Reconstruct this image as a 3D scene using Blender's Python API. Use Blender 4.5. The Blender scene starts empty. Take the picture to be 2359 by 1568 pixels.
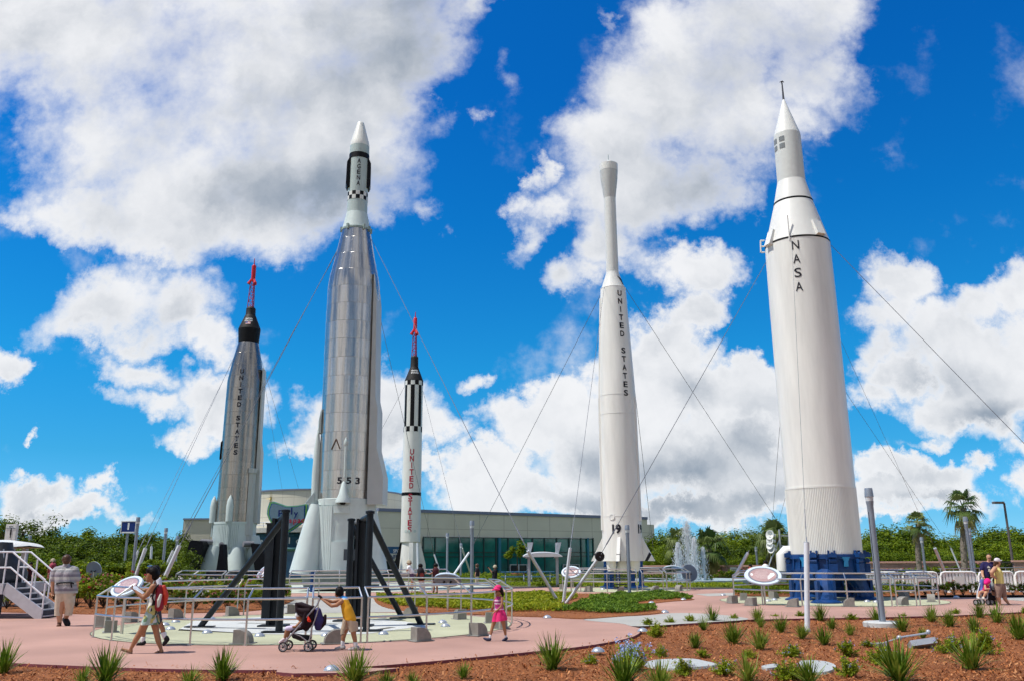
import bpy, bmesh, math, random
from mathutils import Vector, Matrix, noise as mnoise
from mathutils.geometry import tessellate_polygon
R = math.radians
rng = random.Random(7)
scene = bpy.context.scene
COL = scene.collection

# ---------------------------------------------------------------- camera geometry
F=1964.0; CX=1179.0; CY=784.0; CAMH=1.65; TH=math.atan(499/1964.); RL=math.radians(-0.35)
def _axes():
    c,s=math.cos(TH),math.sin(TH)
    r=(1,0,0); u=(0,-s,c); f=(0,c,s)
    # roll about view axis (ccw seen from behind = positive)
    cr,sr=math.cos(RL),math.sin(RL)
    R=tuple(cr*r[i]+sr*u[i] for i in range(3)); U=tuple(-sr*r[i]+cr*u[i] for i in range(3))
    return R,U,f
RX,UP,FW=_axes()
def ray(x,y):
    a=(x-CX)/F; b=-(y-CY)/F
    return tuple(FW[i]+a*RX[i]+b*UP[i] for i in range(3))
def G(x,y,z=0.0):
    d=ray(x,y); t=(z-CAMH)/d[2]
    return (d[0]*t,d[1]*t,z)
def at(x,y,Y):
    d=ray(x,y); t=Y/d[1]
    return (d[0]*t,Y,CAMH+d[2]*t)
def proj(p):
    v=(p[0],p[1],p[2]-CAMH)
    dot=lambda a:sum(a[i]*v[i] for i in range(3))
    z=dot(FW); return (CX+F*dot(RX)/z, CY-F*dot(UP)/z, z)
def zof(ax,y):   # height on vertical axis through (X,Y) that shows at pixel row y
    lo,hi=-5,80
    for _ in range(60):
        m=(lo+hi)/2
        if proj((ax[0],ax[1],m))[1]>y: lo=m
        else: hi=m
    return lo
K = 1.27565                         # photograph pixels per working pixel
def Z(ox, oy, s):                   # converter for positions measured on an enlarged detail
    return lambda x, y: ((ox + x / s) / K, (oy + y / s) / K)
Z1 = Z(0, 1450, 2.851); Z2 = Z(700, 1450, 2.851); Z3 = Z(1450, 1450, 2.851); Z4 = Z(2200, 1450, 2.851)

# ---------------------------------------------------------------- object helpers
WL = {}
def tag(o, label=None, cat=None, group=None, kind=None):
    if label: o['label'] = label
    if cat: o['category'] = cat
    if group: o['group'] = group
    if kind: o['kind'] = kind
    return o
def thing(name, label, cat, loc=(0, 0, 0), group=None):
    o = bpy.data.objects.new(name, None); COL.objects.link(o)
    o.empty_display_size = .2
    o.location = loc; WL[o] = Vector(loc)
    return tag(o, label, cat, group)
def copy_tree(o, parent=None):
    c = o.copy(); COL.objects.link(c)
    if parent: c.parent = parent
    for ch in list(o.children): copy_tree(ch, c)
    return c

class MB:
    def __init__(s): s.v = []; s.f = []; s.m = []; s.mi = 0
    def add(s, verts, faces, M=None):
        b = len(s.v)
        s.v += [tuple(M @ Vector(p)) if M is not None else tuple(p) for p in verts]
        for f in faces: s.f.append([b + i for i in f]); s.m.append(s.mi)
        return s
    def box(s, c, d, rz=0, M=None, taper=1.0):
        hx, hy, hz = d[0]/2, d[1]/2, d[2]/2
        vs = [(x*hx*(taper if z > 0 else 1), y*hy*(taper if z > 0 else 1), z*hz) for z in (-1, 1) for y in (-1, 1) for x in (-1, 1)]
        T = Matrix.Translation(c) @ Matrix.Rotation(rz, 4, 'Z')
        if M is not None: T = T @ M
        return s.add(vs, [(0,2,3,1),(4,5,7,6),(0,1,5,4),(2,6,7,3),(0,4,6,2),(1,3,7,5)], T)
    def tube(s, p0, p1, r0, r1=None, n=10, cap=True):
        r1 = r0 if r1 is None else r1
        p0 = Vector(p0); p1 = Vector(p1); d = (p1-p0)
        if d.length < 1e-6: return s
        q = d.to_track_quat('Z', 'Y').to_matrix()
        vs = []
        for p, r in ((p0, r0), (p1, r1)):
            for i in range(n):
                a = 2*math.pi*i/n
                vs.append(p + q @ Vector((math.cos(a)*r, math.sin(a)*r, 0)))
        fs = [(i, (i+1) % n, n+(i+1) % n, n+i) for i in range(n)]
        if cap: fs += [tuple(range(n-1, -1, -1)), tuple(range(n, 2*n))]
        return s.add(vs, fs)
    def path(s, pts, r, n=8, closed=False):
        pts = [Vector(p) for p in pts]; m = len(pts)
        rr = r if isinstance(r, (list, tuple)) else [r]*m
        vs = []; up = None
        for k, p in enumerate(pts):
            if closed: t = pts[(k+1) % m]-pts[k-1]
            else: t = pts[min(k+1, m-1)]-pts[max(k-1, 0)]
            t.normalize()
            if up is None:
                up = Vector((0, 0, 1)) if abs(t.z) < .9 else Vector((1, 0, 0))
            b = t.cross(up)
            if b.length < 1e-4: b = t.orthogonal()
            b.normalize(); up = b.cross(t).normalized()
            for i in range(n):
                a = 2*math.pi*i/n
                vs.append(p+b*math.cos(a)*rr[k]+up*math.sin(a)*rr[k])
        fs = []
        for k in range(m if closed else m-1):
            k2 = (k+1) % m
            for i in range(n): fs.append((k*n+i, k*n+(i+1) % n, k2*n+(i+1) % n, k2*n+i))
        if not closed: fs += [tuple(range(n-1, -1, -1)), tuple((m-1)*n+i for i in range(n))]
        return s.add(vs, fs)
    def lathe(s, prof, c=(0, 0, 0), n=48, ax=None, a0=0, a1=None, caps=True):
        # prof = [(z, r)...] round the vertical through c (or along ax)
        vs = []; fs = []; full = a1 is None
        a1 = 2*math.pi if full else a1
        k = n if full else n+1
        for z, r in prof:
            for i in range(k):
                a = a0+(a1-a0)*i/n
                vs.append((math.cos(a)*max(r, 1e-4), math.sin(a)*max(r, 1e-4), z))
        for j in range(len(prof)-1):
            for i in range(n):
                i2 = (i+1) % k
                fs.append((j*k+i, j*k+i2, (j+1)*k+i2, (j+1)*k+i))
        if full and caps:
            if prof[0][1] > 1e-3: fs.append(tuple(range(k-1, -1, -1)))
            if prof[-1][1] > 1e-3: fs.append(tuple((len(prof)-1)*k+i for i in range(k)))
        T = Matrix.Translation(c)
        if ax is not None: T = T @ Vector(ax).to_track_quat('Z', 'Y').to_matrix().to_4x4()
        return s.add(vs, fs, T)
    def ball(s, c, r, n=12, m=8, M=None, top=1.0):
        rx, ry, rz = r if isinstance(r, (list, tuple)) else (r, r, r)
        vs = []; fs = []
        for j in range(m+1):
            t = math.pi*j/m
            for i in range(n):
                a = 2*math.pi*i/n
                vs.append((rx*math.sin(t)*math.cos(a)+0, ry*math.sin(t)*math.sin(a), rz*math.cos(t)))
        for j in range(m):
            for i in range(n): fs.append((j*n+i, (j+1)*n+i, (j+1)*n+(i+1) % n, j*n+(i+1) % n))
        T = Matrix.Translation(c)
        if M is not None: T = T @ M
        return s.add(vs, fs, T)
    def prism(s, poly, z0, z1, M=None):       # poly in xy, extruded in z
        n = len(poly)
        vs = [(p[0], p[1], z0) for p in poly]+[(p[0], p[1], z1) for p in poly]
        fs = [tuple(range(n-1, -1, -1)), tuple(range(n, 2*n))]+[(i, (i+1) % n, n+(i+1) % n, n+i) for i in range(n)]
        return s.add(vs, fs, M)
    def build(s, name, mat, parent=None, smooth=35, loc=None):
        base = Vector((0, 0, 0))
        if parent is not None: base = WL.get(parent, Vector((0, 0, 0)))
        elif loc is not None: base = Vector(loc)
        me = bpy.data.meshes.new(name)
        me.from_pydata([tuple(Vector(p)-base) for p in s.v], [], s.f)
        mats = mat if isinstance(mat, (list, tuple)) else [mat]
        for m in mats: me.materials.append(m)
        if len(mats) > 1: me.polygons.foreach_set('material_index', s.m)
        me.validate()
        bm = bmesh.new(); bm.from_mesh(me)
        bmesh.ops.remove_doubles(bm, verts=bm.verts, dist=1e-5) if len(s.v) < 60000 else None
        if smooth is not False and len(s.v) < 60000: bmesh.ops.recalc_face_normals(bm, faces=bm.faces)
        bm.to_mesh(me); bm.free()
        if smooth:
            me.polygons.foreach_set('use_smooth', [True]*len(me.polygons))
            me.set_sharp_from_angle(angle=R(smooth))
        o = bpy.data.objects.new(name, me); COL.objects.link(o)
        if parent is not None: o.parent = parent; WL[o] = base
        else: o.location = base; WL[o] = base
        me.update()
        return o

def smooth_line(pts, k=6, closed=True):     # Catmull-Rom
    out = []; n = len(pts)
    for i in range(n if closed else n-1):
        if closed: p0, p1, p2, p3 = pts[i-1], pts[i], pts[(i+1) % n], pts[(i+2) % n]
        else: p0, p1, p2, p3 = pts[max(i-1, 0)], pts[i], pts[i+1], pts[min(i+2, n-1)]
        for j in range(k):
            t = j/k
            out.append(tuple(.5*((2*p1[a])+(-p0[a]+p2[a])*t+(2*p0[a]-5*p1[a]+4*p2[a]-p3[a])*t*t+(-p0[a]+3*p1[a]-3*p2[a]+p3[a])*t**3) for a in (0, 1)))
    if not closed: out.append(tuple(pts[-1][:2]))
    return out
def sheet(name, poly, z, mat, side=None, depth=0.0, kind='structure'):
    mb = MB(); n = len(poly)
    tris = tessellate_polygon([[Vector((p[0], p[1], 0)) for p in poly]])
    mb.add([(p[0], p[1], z) for p in poly], [tuple(t) for t in tris])
    if side is not None:
        mb.mi = 1
        mb.add([(p[0], p[1], z) for p in poly]+[(p[0], p[1], z-depth) for p in poly], [(i, (i+1) % n, n+(i+1) % n, n+i) for i in range(n)])
    o = mb.build(name, [mat, side] if side is not None else mat, smooth=False)
    me = o.data
    for p in me.polygons:
        pass
    bm = bmesh.new(); bm.from_mesh(me)
    for f in bm.faces:
        if f.normal.z < -.5: f.normal_flip()
    bm.to_mesh(me); bm.free()
    return tag(o, kind=kind)
def inside(p, poly):
    x, y = p[0], p[1]; c = False; n = len(poly)
    for i in range(n):
        a = poly[i]; b = poly[i-1]
        if (a[1] > y) != (b[1] > y) and x < (b[0]-a[0])*(y-a[1])/(b[1]-a[1])+a[0]: c = not c
    return c
def GP(pts, z=0.0): return [G(x, y, z)[:2] for x, y in pts]

# ---------------------------------------------------------------- materials
def N(nt, t, loc=None, **kw):
    n = nt.nodes.new(t)
    for k, v in kw.items(): setattr(n, k, v)
    return n
MC = {}
def mat(name, col, rough=.6, metal=0.0, var=.12, scale=6.0, bump=0.0, bscale=40.0, spec=.28, trans=0.0, col2=None, alpha=1.0, coat=0.0, stretch=(1, 1, 1), transm=0.0):
    if name in MC: return MC[name]
    m = bpy.data.materials.new(name); m.use_nodes = True; nt = m.node_tree
    b = nt.nodes['Principled BSDF']; L = nt.links.new
    tc = N(nt, 'ShaderNodeTexCoord'); mp = N(nt, 'ShaderNodeMapping'); mp.inputs['Scale'].default_value = stretch
    L(tc.outputs['Object'], mp.inputs['Vector'])
    nz = N(nt, 'ShaderNodeTexNoise'); nz.inputs['Scale'].default_value = scale; nz.inputs['Detail'].default_value = 6; nz.inputs['Roughness'].default_value = .6
    L(mp.outputs[0], nz.inputs['Vector'])
    cr = N(nt, 'ShaderNodeValToRGB'); cr.color_ramp.elements[0].position = .3; cr.color_ramp.elements[1].position = .7
    c2 = col2 if col2 else tuple(min(1, c*(1+var)) for c in col); c1 = tuple(c*(1-var) for c in col) if not col2 else col
    cr.color_ramp.elements[0].color = (*c1, 1); cr.color_ramp.elements[1].color = (*c2, 1)
    L(nz.outputs['Fac'], cr.inputs[0]); L(cr.outputs[0], b.inputs['Base Color'])
    b.inputs['Roughness'].default_value = rough; b.inputs['Metallic'].default_value = metal
    b.inputs['Specular IOR Level'].default_value = spec
    b.inputs['Coat Weight'].default_value = coat
    b.inputs['Alpha'].default_value = alpha
    b.inputs['Transmission Weight'].default_value = transm
    if bump:
        n2 = N(nt, 'ShaderNodeTexNoise'); n2.inputs['Scale'].default_value = bscale; n2.inputs['Detail'].default_value = 5
        L(mp.outputs[0], n2.inputs['Vector'])
        bp = N(nt, 'ShaderNodeBump'); bp.inputs['Strength'].default_value = bump; bp.inputs['Distance'].default_value = .03
        L(n2.outputs['Fac'], bp.inputs['Height']); L(bp.outputs[0], b.inputs['Normal'])
    if trans:
        out = nt.nodes['Material Output']; tr = N(nt, 'ShaderNodeBsdfTranslucent'); mx = N(nt, 'ShaderNodeMixShader')
        mx.inputs[0].default_value = trans
        L(cr.outputs[0], tr.inputs['Color']); L(b.outputs[0], mx.inputs[1]); L(tr.outputs[0], mx.inputs[2]); L(mx.outputs[0], out.inputs['Surface'])
    MC[name] = m
    return m
def leafmat(name, c1, c2, c3, rough=.45, trans=.3, scale=.9):   # leaves: colour drifts in clumps and from leaf to leaf
    m = bpy.data.materials.new(name); m.use_nodes = True; nt = m.node_tree; L = nt.links.new
    b = nt.nodes['Principled BSDF']; geo = N(nt, 'ShaderNodeNewGeometry'); oi = N(nt, 'ShaderNodeObjectInfo')
    tc = N(nt, 'ShaderNodeTexCoord')
    nz = N(nt, 'ShaderNodeTexNoise'); nz.inputs['Scale'].default_value = scale; nz.inputs['Detail'].default_value = 3
    L(tc.outputs['Object'], nz.inputs['Vector'])
    a = N(nt, 'ShaderNodeMath', operation='MULTIPLY_ADD'); L(geo.outputs['Random Per Island'], a.inputs[0]); a.inputs[1].default_value = .5
    L(nz.outputs['Fac'], a.inputs[2])
    a2 = N(nt, 'ShaderNodeMath', operation='MULTIPLY_ADD'); L(oi.outputs['Random'], a2.inputs[0]); a2.inputs[1].default_value = .25; L(a.outputs[0], a2.inputs[2])
    cr = N(nt, 'ShaderNodeValToRGB'); e = cr.color_ramp.elements
    e[0].position = .42; e[0].color = (*c1, 1); e[1].position = 1.1 if False else 1.0; e[1].color = (*c3, 1)
    k = e.new(.72); k.color = (*c2, 1)
    L(a2.outputs[0], cr.inputs[0]); L(cr.outputs[0], b.inputs['Base Color'])
    b.inputs['Roughness'].default_value = rough; b.inputs['Specular IOR Level'].default_value = .12
    out = nt.nodes['Material Output']; tr = N(nt, 'ShaderNodeBsdfTranslucent'); mx = N(nt, 'ShaderNodeMixShader'); mx.inputs[0].default_value = trans
    L(cr.outputs[0], tr.inputs['Color']); L(b.outputs[0], mx.inputs[1]); L(tr.outputs[0], mx.inputs[2]); L(mx.outputs[0], out.inputs['Surface'])
    return m

# ---------------------------------------------------------------- lettering (built-in font turned into mesh)
_tc = {}
def glyphs(s, bold=.0):
    key = (s, bold)
    if key in _tc: return _tc[key]
    cu = bpy.data.curves.new('lettering', 'FONT'); cu.body = s; cu.size = 1; cu.offset = bold; cu.resolution_u = 3
    o = bpy.data.objects.new('lettering', cu); COL.objects.link(o)
    dg = bpy.context.evaluated_depsgraph_get(); me = bpy.data.meshes.new_from_object(o.evaluated_get(dg))
    bm = bmesh.new(); bm.from_mesh(me); bmesh.ops.triangulate(bm, faces=bm.faces)
    v = [tuple(p.co) for p in bm.verts]; bm.verts.index_update()
    f = [tuple(q.index for q in t.verts) for t in bm.faces]; bm.free()
    bpy.data.objects.remove(o); bpy.data.curves.remove(cu); bpy.data.meshes.remove(me)
    _tc[key] = (v, f); return v, f
def glyph_fit(s, h, w=None, bold=.02):        # centred on 0, capital height h
    v, f = glyphs(s, bold); hv, _ = glyphs('H', bold)
    ch = max(p[1] for p in hv)-min(p[1] for p in hv); k = h/ch
    x0 = min(p[0] for p in v); x1 = max(p[0] for p in v); kx = k if w is None else w/(x1-x0)
    y0 = min(p[1] for p in hv)
    return [((p[0]-(x0+x1)/2)*kx, (p[1]-y0)*k-h/2) for p in v], f
def fine(vs, fs, L):          # split long edges so that letters can follow a curved hull
    bm = bmesh.new()
    bv = [bm.verts.new((p[0], p[1], 0)) for p in vs]
    for t in fs:
        try: bm.faces.new([bv[i] for i in t])
        except ValueError: pass
    for _ in range(3):
        es = [e for e in bm.edges if e.calc_length() > L]
        if not es: break
        bmesh.ops.subdivide_edges(bm, edges=es, cuts=1); bmesh.ops.triangulate(bm, faces=bm.faces)
    bm.verts.index_update(); r = [tuple(v.co)[:2] for v in bm.verts], [tuple(q.index for q in t.verts) for t in bm.faces]
    bm.free(); return r
def flat_text(mb, s, h, M, bold=.02, w=None):    # letters in the local xz plane, facing -y
    v, f = glyph_fit(s, h, w, bold)
    mb.add([(p[0], 0, p[1]) for p in v], f, M)
# ---------------------------------------------------------------- camera, sun, sky
cam = bpy.data.cameras.new('camera'); co = bpy.data.objects.new('camera', cam); COL.objects.link(co)
cam.sensor_width = 36; cam.lens = F/2358*36; cam.clip_end = 5000; cam.clip_start = .1
co.matrix_world = Matrix.Translation((0, 0, CAMH)) @ Matrix((( RX[0], UP[0], -FW[0]), (RX[1], UP[1], -FW[1]), (RX[2], UP[2], -FW[2]))).to_4x4()
scene.camera = co
scene.view_settings.view_transform = 'Standard'; scene.view_settings.look = 'None'
scene.view_settings.exposure = 0; scene.view_settings.gamma = 1
scene.cycles.use_adaptive_sampling = True; scene.cycles.adaptive_threshold = .03; scene.cycles.adaptive_min_samples = 16; scene.cycles.max_bounces = 6; scene.cycles.diffuse_bounces = 2; scene.cycles.glossy_bounces = 3; scene.cycles.transparent_max_bounces = 12
scene.cycles.transmission_bounces = 4
SUN_EL = R(62); SUN_AZ = R(14)
sd = Vector((math.cos(SUN_AZ)*math.cos(SUN_EL), math.sin(SUN_AZ)*math.cos(SUN_EL), -math.sin(SUN_EL)))
sl = bpy.data.lights.new('sun', 'SUN'); sl.energy = 4.9; sl.angle = R(.5); sl.color = (1, .955, .88)
so = bpy.data.objects.new('sun', sl); COL.objects.link(so); so.rotation_euler = sd.to_track_quat('-Z', 'Y').to_euler(); so.location = (-20, -10, 40)

W = bpy.data.worlds.new('World'); scene.world = W; W.use_nodes = True
nt = W.node_tree; L = nt.links.new
bg = nt.nodes['Background']; bg.inputs['Strength'].default_value = .1
sky = N(nt, 'ShaderNodeTexSky', sky_type='NISHITA'); sky.sun_disc = False
sky.sun_elevation = SUN_EL; sky.sun_rotation = R(-90-16); sky.air_density = 1.0; sky.dust_density = .3; sky.ozone_density = 3.0
def M_(op, a, b=None, c=None, clamp=False):
    n = N(nt, 'ShaderNodeMath', operation=op); n.use_clamp = clamp
    for i, x in enumerate((a, b, c)):
        if x is None: continue
        if isinstance(x, (int, float)): n.inputs[i].default_value = x
        else: L(x, n.inputs[i])
    return n.outputs[0]
def SS(x, lo, hi):
    n = N(nt, 'ShaderNodeMapRange', interpolation_type='SMOOTHSTEP'); L(x, n.inputs['Value'])
    n.inputs['From Min'].default_value = lo; n.inputs['From Max'].default_value = hi
    return n.outputs['Result']
def MIX(f, a, b):
    n = N(nt, 'ShaderNodeMix', data_type='RGBA')
    if isinstance(f, (int, float)): n.inputs[0].default_value = f
    else: L(f, n.inputs[0])
    for i, x in ((6, a), (7, b)):
        if isinstance(x, tuple): n.inputs[i].default_value = (*x, 1)
        else: L(x, n.inputs[i])
    return n.outputs[2]
tc = N(nt, 'ShaderNodeTexCoord'); sep = N(nt, 'ShaderNodeSeparateXYZ'); L(tc.outputs['Generated'], sep.inputs[0])
dx, dy, dz = sep.outputs
ys = M_('MAXIMUM', dy, .05)
u = M_('DIVIDE', dx, ys); v = M_('DIVIDE', dz, ys)
cmb = N(nt, 'ShaderNodeCombineXYZ'); L(u, cmb.inputs[0]); L(v, cmb.inputs[1])
def NOISE(vec, scale, detail, rough=.55, w=0.0, out='Fac', lac=2.0):
    n = N(nt, 'ShaderNodeTexNoise'); n.inputs['Scale'].default_value = scale; n.inputs['Detail'].default_value = detail
    n.inputs['Roughness'].default_value = rough; n.inputs['Lacunarity'].default_value = lac
    n.noise_dimensions = '4D'; n.inputs['W'].default_value = w
    L(vec, n.inputs['Vector']); return n.outputs[out]
def VM(op, a, b=None, sc=None):
    n = N(nt, 'ShaderNodeVectorMath', operation=op)
    L(a, n.inputs[0])
    if b is not None:
        if isinstance(b, tuple): n.inputs[1].default_value = b
        else: L(b, n.inputs[1])
    if sc is not None: n.inputs['Scale'].default_value = sc
    return n.outputs[0]
P0 = cmb.outputs[0]
wc = NOISE(P0, 7.0, 7, .66, 3.1, 'Color')
wv = VM('SCALE', VM('SUBTRACT', wc, (.5, .5, .5)), sc=.20)
PW = VM('ADD', P0, wv)
def uv(x, y):
    d = ray(x, y); return d[0]/d[1], d[2]/d[1]
def blobs(lst, vec, k=.12):
    acc = None
    for (x, y, rx, ry, rot, amp) in lst:
        c = uv(x, y); ex = uv(x+rx, y); ey = uv(x, y-ry)
        mp = N(nt, 'ShaderNodeMapping', vector_type='TEXTURE'); L(vec, mp.inputs['Vector'])
        mp.inputs['Location'].default_value = (c[0], c[1], 0); mp.inputs['Rotation'].default_value = (0, 0, R(rot))
        mp.inputs['Scale'].default_value = (abs(ex[0]-c[0]), abs(ey[1]-c[1]), 1)
        g = N(nt, 'ShaderNodeTexGradient', gradient_type='SPHERICAL'); L(mp.outputs[0], g.inputs[0])
        o = g.outputs['Fac'] if amp == 1 else M_('MULTIPLY', g.outputs['Fac'], amp)
        acc = o if acc is None else M_('SMOOTH_MAX', acc, o, k)
    return acc
# clouds: centre, half width, half height (working pixels), tilt, weight
CL = [(60,40,330,260,0,1),(330,90,400,260,0,1),(640,40,430,230,0,1),(900,60,260,190,0,1),(1080,10,110,80,0,.6),(190,190,230,150,0,.8),(880,190,200,170,10,.9),(950,250,120,90,0,.6),(560,230,480,260,0,1),(760,300,330,240,10,1),(300,340,290,220,0,1),(430,430,420,190,0,1),(640,440,380,170,0,1),(200,500,180,110,-10,.85),(360,540,190,90,0,.8),(780,470,190,110,0,.75),(900,330,110,100,0,.6),(110,290,110,150,20,.45),(870,520,60,80,40,.4),
      (250,700,260,110,15,.65),(420,700,190,120,20,.75),(480,760,110,90,0,.7),(190,760,140,70,0,.5),(330,770,200,60,0,.5),(370,640,130,60,0,.35),
      (320,860,130,70,-15,.55),(450,900,150,90,0,.75),(330,930,140,60,0,.55),(520,950,170,90,0,.75),(440,990,140,45,0,.55),(600,860,70,50,0,.32),
      (730,940,120,90,0,.7),(900,920,170,130,0,.85),(800,1010,200,80,0,.75),(960,980,140,100,0,.75),(700,1040,110,50,0,.55),(1000,1070,100,40,0,.5),(1112,862,65,52,0,.55),
      (70,1140,150,60,0,.75),(120,1130,110,55,0,.7),(220,1170,140,50,0,.7),(250,1120,60,38,0,.6),(100,1180,200,40,0,.6),(300,1190,110,40,0,.5),(10,830,75,75,0,.75),(0,790,40,40,0,.5),(35,1016,32,22,0,.5),
      (980,492,75,48,0,.36),(1030,545,36,38,0,.26),(1195,150,60,75,-30,.30),(1180,90,30,40,0,.2),(1410,50,36,84,15,.3),(1095,250,40,36,0,.34),(1030,215,30,22,0,.34),
      (1800,20,270,200,20,1),(1650,110,260,200,25,1),(1560,220,250,190,20,1),(1420,330,200,150,10,.95),(1700,260,250,180,25,1),(1480,430,230,150,10,.95),(1610,430,170,120,10,.85),(1380,440,170,130,0,.8),(1870,150,150,180,40,.75),(1820,290,140,80,20,.55),(1430,560,150,90,0,.75),(1920,60,90,110,0,.6),
      (1190,440,70,60,-30,.7),(1230,380,40,70,10,.6),(1190,530,60,100,-20,.55),(1250,470,110,60,0,.55),(1300,640,90,70,0,.55),(1380,620,110,60,0,.5),(1590,620,150,80,0,.9),(1520,590,80,50,0,.5),
      (1570,720,120,70,0,.85),(1500,780,100,70,0,.75),(1640,830,80,60,0,.4),(1200,990,150,100,0,.85),(1280,920,110,90,0,.8),(1110,1075,120,70,0,.8),(1150,1130,170,60,0,.75),(1330,960,150,100,0,.8),(1550,830,120,80,0,.75),(1500,890,190,130,0,.95),(1610,940,180,110,0,.95),(1700,930,170,110,0,1),(1750,880,90,75,0,.9),(1420,1040,330,140,0,1),(1650,1060,330,120,0,1),(1320,1140,330,70,0,.85),(1560,1160,360,60,0,.85),(1780,1140,240,70,0,.85),(1100,1190,130,35,0,.5),
      (2060,670,120,90,0,.85),(2030,740,130,90,0,.8),(2140,790,170,110,0,.9),(2240,730,110,100,0,.85),(2330,690,110,80,0,.85),(2230,820,230,120,0,1),(2060,860,130,80,0,.8),(2250,930,260,100,0,1),(2140,930,150,60,0,.7),(2350,900,140,140,0,.9),(2320,1010,120,60,0,.6),
      (2040,1080,120,60,0,.85),(2130,1120,160,60,0,.85),(2230,1090,70,50,0,.75),(2010,1150,150,60,0,.75),(2180,1170,200,45,0,.7),(2340,1130,70,60,0,.6),(2020,1200,380,36,0,.55),
      (2390,650,130,90,0,.8),(2380,800,150,130,0,.85),(2000,810,95,100,0,.7),(1990,900,85,70,0,.6),(2370,1060,110,55,0,.65),(2120,1010,120,36,0,.45),(2190,30,80,40,0,.14),(2010,330,50,30,0,.14)]
B = blobs(CL, PW)
SH = [(980,90,330,190,0,.75),(800,200,380,180,10,.55),(620,330,330,150,10,.5),(760,440,290,110,0,.95),(860,470,130,60,0,.5),(430,500,150,50,0,.25),(520,470,160,50,0,.4),(250,420,110,50,0,.2),(120,170,200,60,0,.2),
      (1640,430,190,110,10,.8),(1560,520,150,70,0,.55),(1760,330,150,90,20,.5),(1840,110,150,110,0,.4),(1480,490,160,50,0,.35),(1600,90,110,60,0,.2),
      (1330,1060,160,60,0,.75),(1480,1160,330,60,0,.85),(1560,1080,260,60,0,.8),(1400,930,80,60,0,.45),(1280,1010,70,40,0,.4),(1250,1130,140,40,0,.5),(1590,900,90,60,0,.45),(1720,1030,150,50,0,.7),(1700,1150,200,50,0,.7),(1510,800,60,40,0,.35),(1620,650,110,30,0,.3),
      (2160,880,180,50,0,.8),(2280,960,180,45,0,.75),(2070,790,110,50,0,.5),(2300,770,90,50,0,.4),(2130,1160,220,30,0,.75),(2050,1110,110,30,0,.5),(2260,1130,70,25,0,.4),(850,1060,160,40,0,.5),(900,1000,110,50,0,.55),(820,960,80,40,0,.35),(180,1190,200,22,0,.6),(60,1170,110,25,0,.4),(360,740,90,26,0,.3),(470,980,110,26,0,.4),(470,930,80,20,0,.2)]
wv2 = VM('SCALE', VM('SUBTRACT', wc, (.5, .5, .5)), sc=.09)
PS = VM('ADD', P0, wv2)
S = blobs([(a_, b_, c_*1.35, d_*1.45, e_, f_) for a_, b_, c_, d_, e_, f_ in SH], PS, .25)
f1 = NOISE(P0, 9.0, 8, .6, .7)
g1 = NOISE(PS, 5.4, 6, .55, 2.2)
g2 = NOISE(VM('ADD', PS, (-.028, .042, 0)), 5.4, 6, .55, 2.2)
fine_n = NOISE(P0, 30.0, 6, .62, 4.2)
f3 = NOISE(PS, 3.4, 5, .55, 7.7)
body = M_('ADD', M_('MULTIPLY', M_('SMOOTH_MIN', B, .62, .25), 1.75), M_('ADD', M_('MULTIPLY', M_('SUBTRACT', f1, .5), 1.9), M_('ADD', M_('MULTIPLY', M_('SUBTRACT', f3, .5), .9), M_('MULTIPLY', M_('SUBTRACT', fine_n, .5), .4))))
body = M_('ADD', body, M_('MULTIPLY', M_('SUBTRACT', SS(B, .0, .22), 1), .22))
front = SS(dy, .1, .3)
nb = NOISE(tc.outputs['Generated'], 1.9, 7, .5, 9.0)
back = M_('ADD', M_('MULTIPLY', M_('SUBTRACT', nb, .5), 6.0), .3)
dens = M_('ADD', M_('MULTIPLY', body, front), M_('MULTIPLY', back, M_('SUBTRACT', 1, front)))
hi_ = SS(dz, .12, .5)
alpha = SS(M_('DIVIDE', M_('SUBTRACT', dens, .13), M_('MULTIPLY_ADD', hi_, .45, .62)), 0, 1)
lit = M_('MULTIPLY', M_('SUBTRACT', g1, g2), 2.7)        # relief: lit from the upper left
raw = M_('ADD', M_('MULTIPLY', S, 1.48), M_('MULTIPLY', M_('SUBTRACT', .5, f1), .6))
raw = M_('ADD', raw, M_('MULTIPLY', M_('SUBTRACT', .5, f3), .5))
raw = M_('ADD', raw, .2)
raw = M_('SUBTRACT', raw, lit)
thick = SS(dens, .30, 1.25)
shade = M_('MULTIPLY', SS(M_('MULTIPLY', raw, thick), -.1, 1.75), M_('MULTIPLY_ADD', M_('SUBTRACT', f1, .5), -.5, 1.0))
CB = 10.0
white = (.93*CB, .935*CB, .95*CB); grey = (.27*CB, .33*CB, .41*CB)
cloud = MIX(shade, white, grey)
up = SS(dz, -.02, .0)
skyc = sky.outputs[0]
tr = N(nt, 'ShaderNodeValToRGB'); L(M_('MULTIPLY', dz, 1.6, clamp=True), tr.inputs[0])
for i, (p_, c_) in enumerate(((.0, (.46, 1.06, 2.0)), (.064, (.30, .88, 1.52)), (.18, (.15, .83, 1.27)), (.34, (.075, .90, 1.37)), (.60, (.03, .80, 1.46)), (.82, (.02, .72, 1.5)))):
    e_ = tr.color_ramp.elements[i] if i < 2 else tr.color_ramp.elements.new(p_)
    e_.position = p_; e_.color = (*[q*.5 for q in c_], 1)
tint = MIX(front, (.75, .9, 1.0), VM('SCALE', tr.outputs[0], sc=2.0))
mul = N(nt, 'ShaderNodeMix', data_type='RGBA', blend_type='MULTIPLY'); mul.inputs[0].default_value = 1
L(skyc, mul.inputs[6]); L(tint, mul.inputs[7])
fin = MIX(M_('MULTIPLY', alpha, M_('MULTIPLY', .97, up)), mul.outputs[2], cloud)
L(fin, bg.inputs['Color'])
W.cycles.sampling_method = 'MANUAL'; W.cycles.sample_map_resolution = 512
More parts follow.
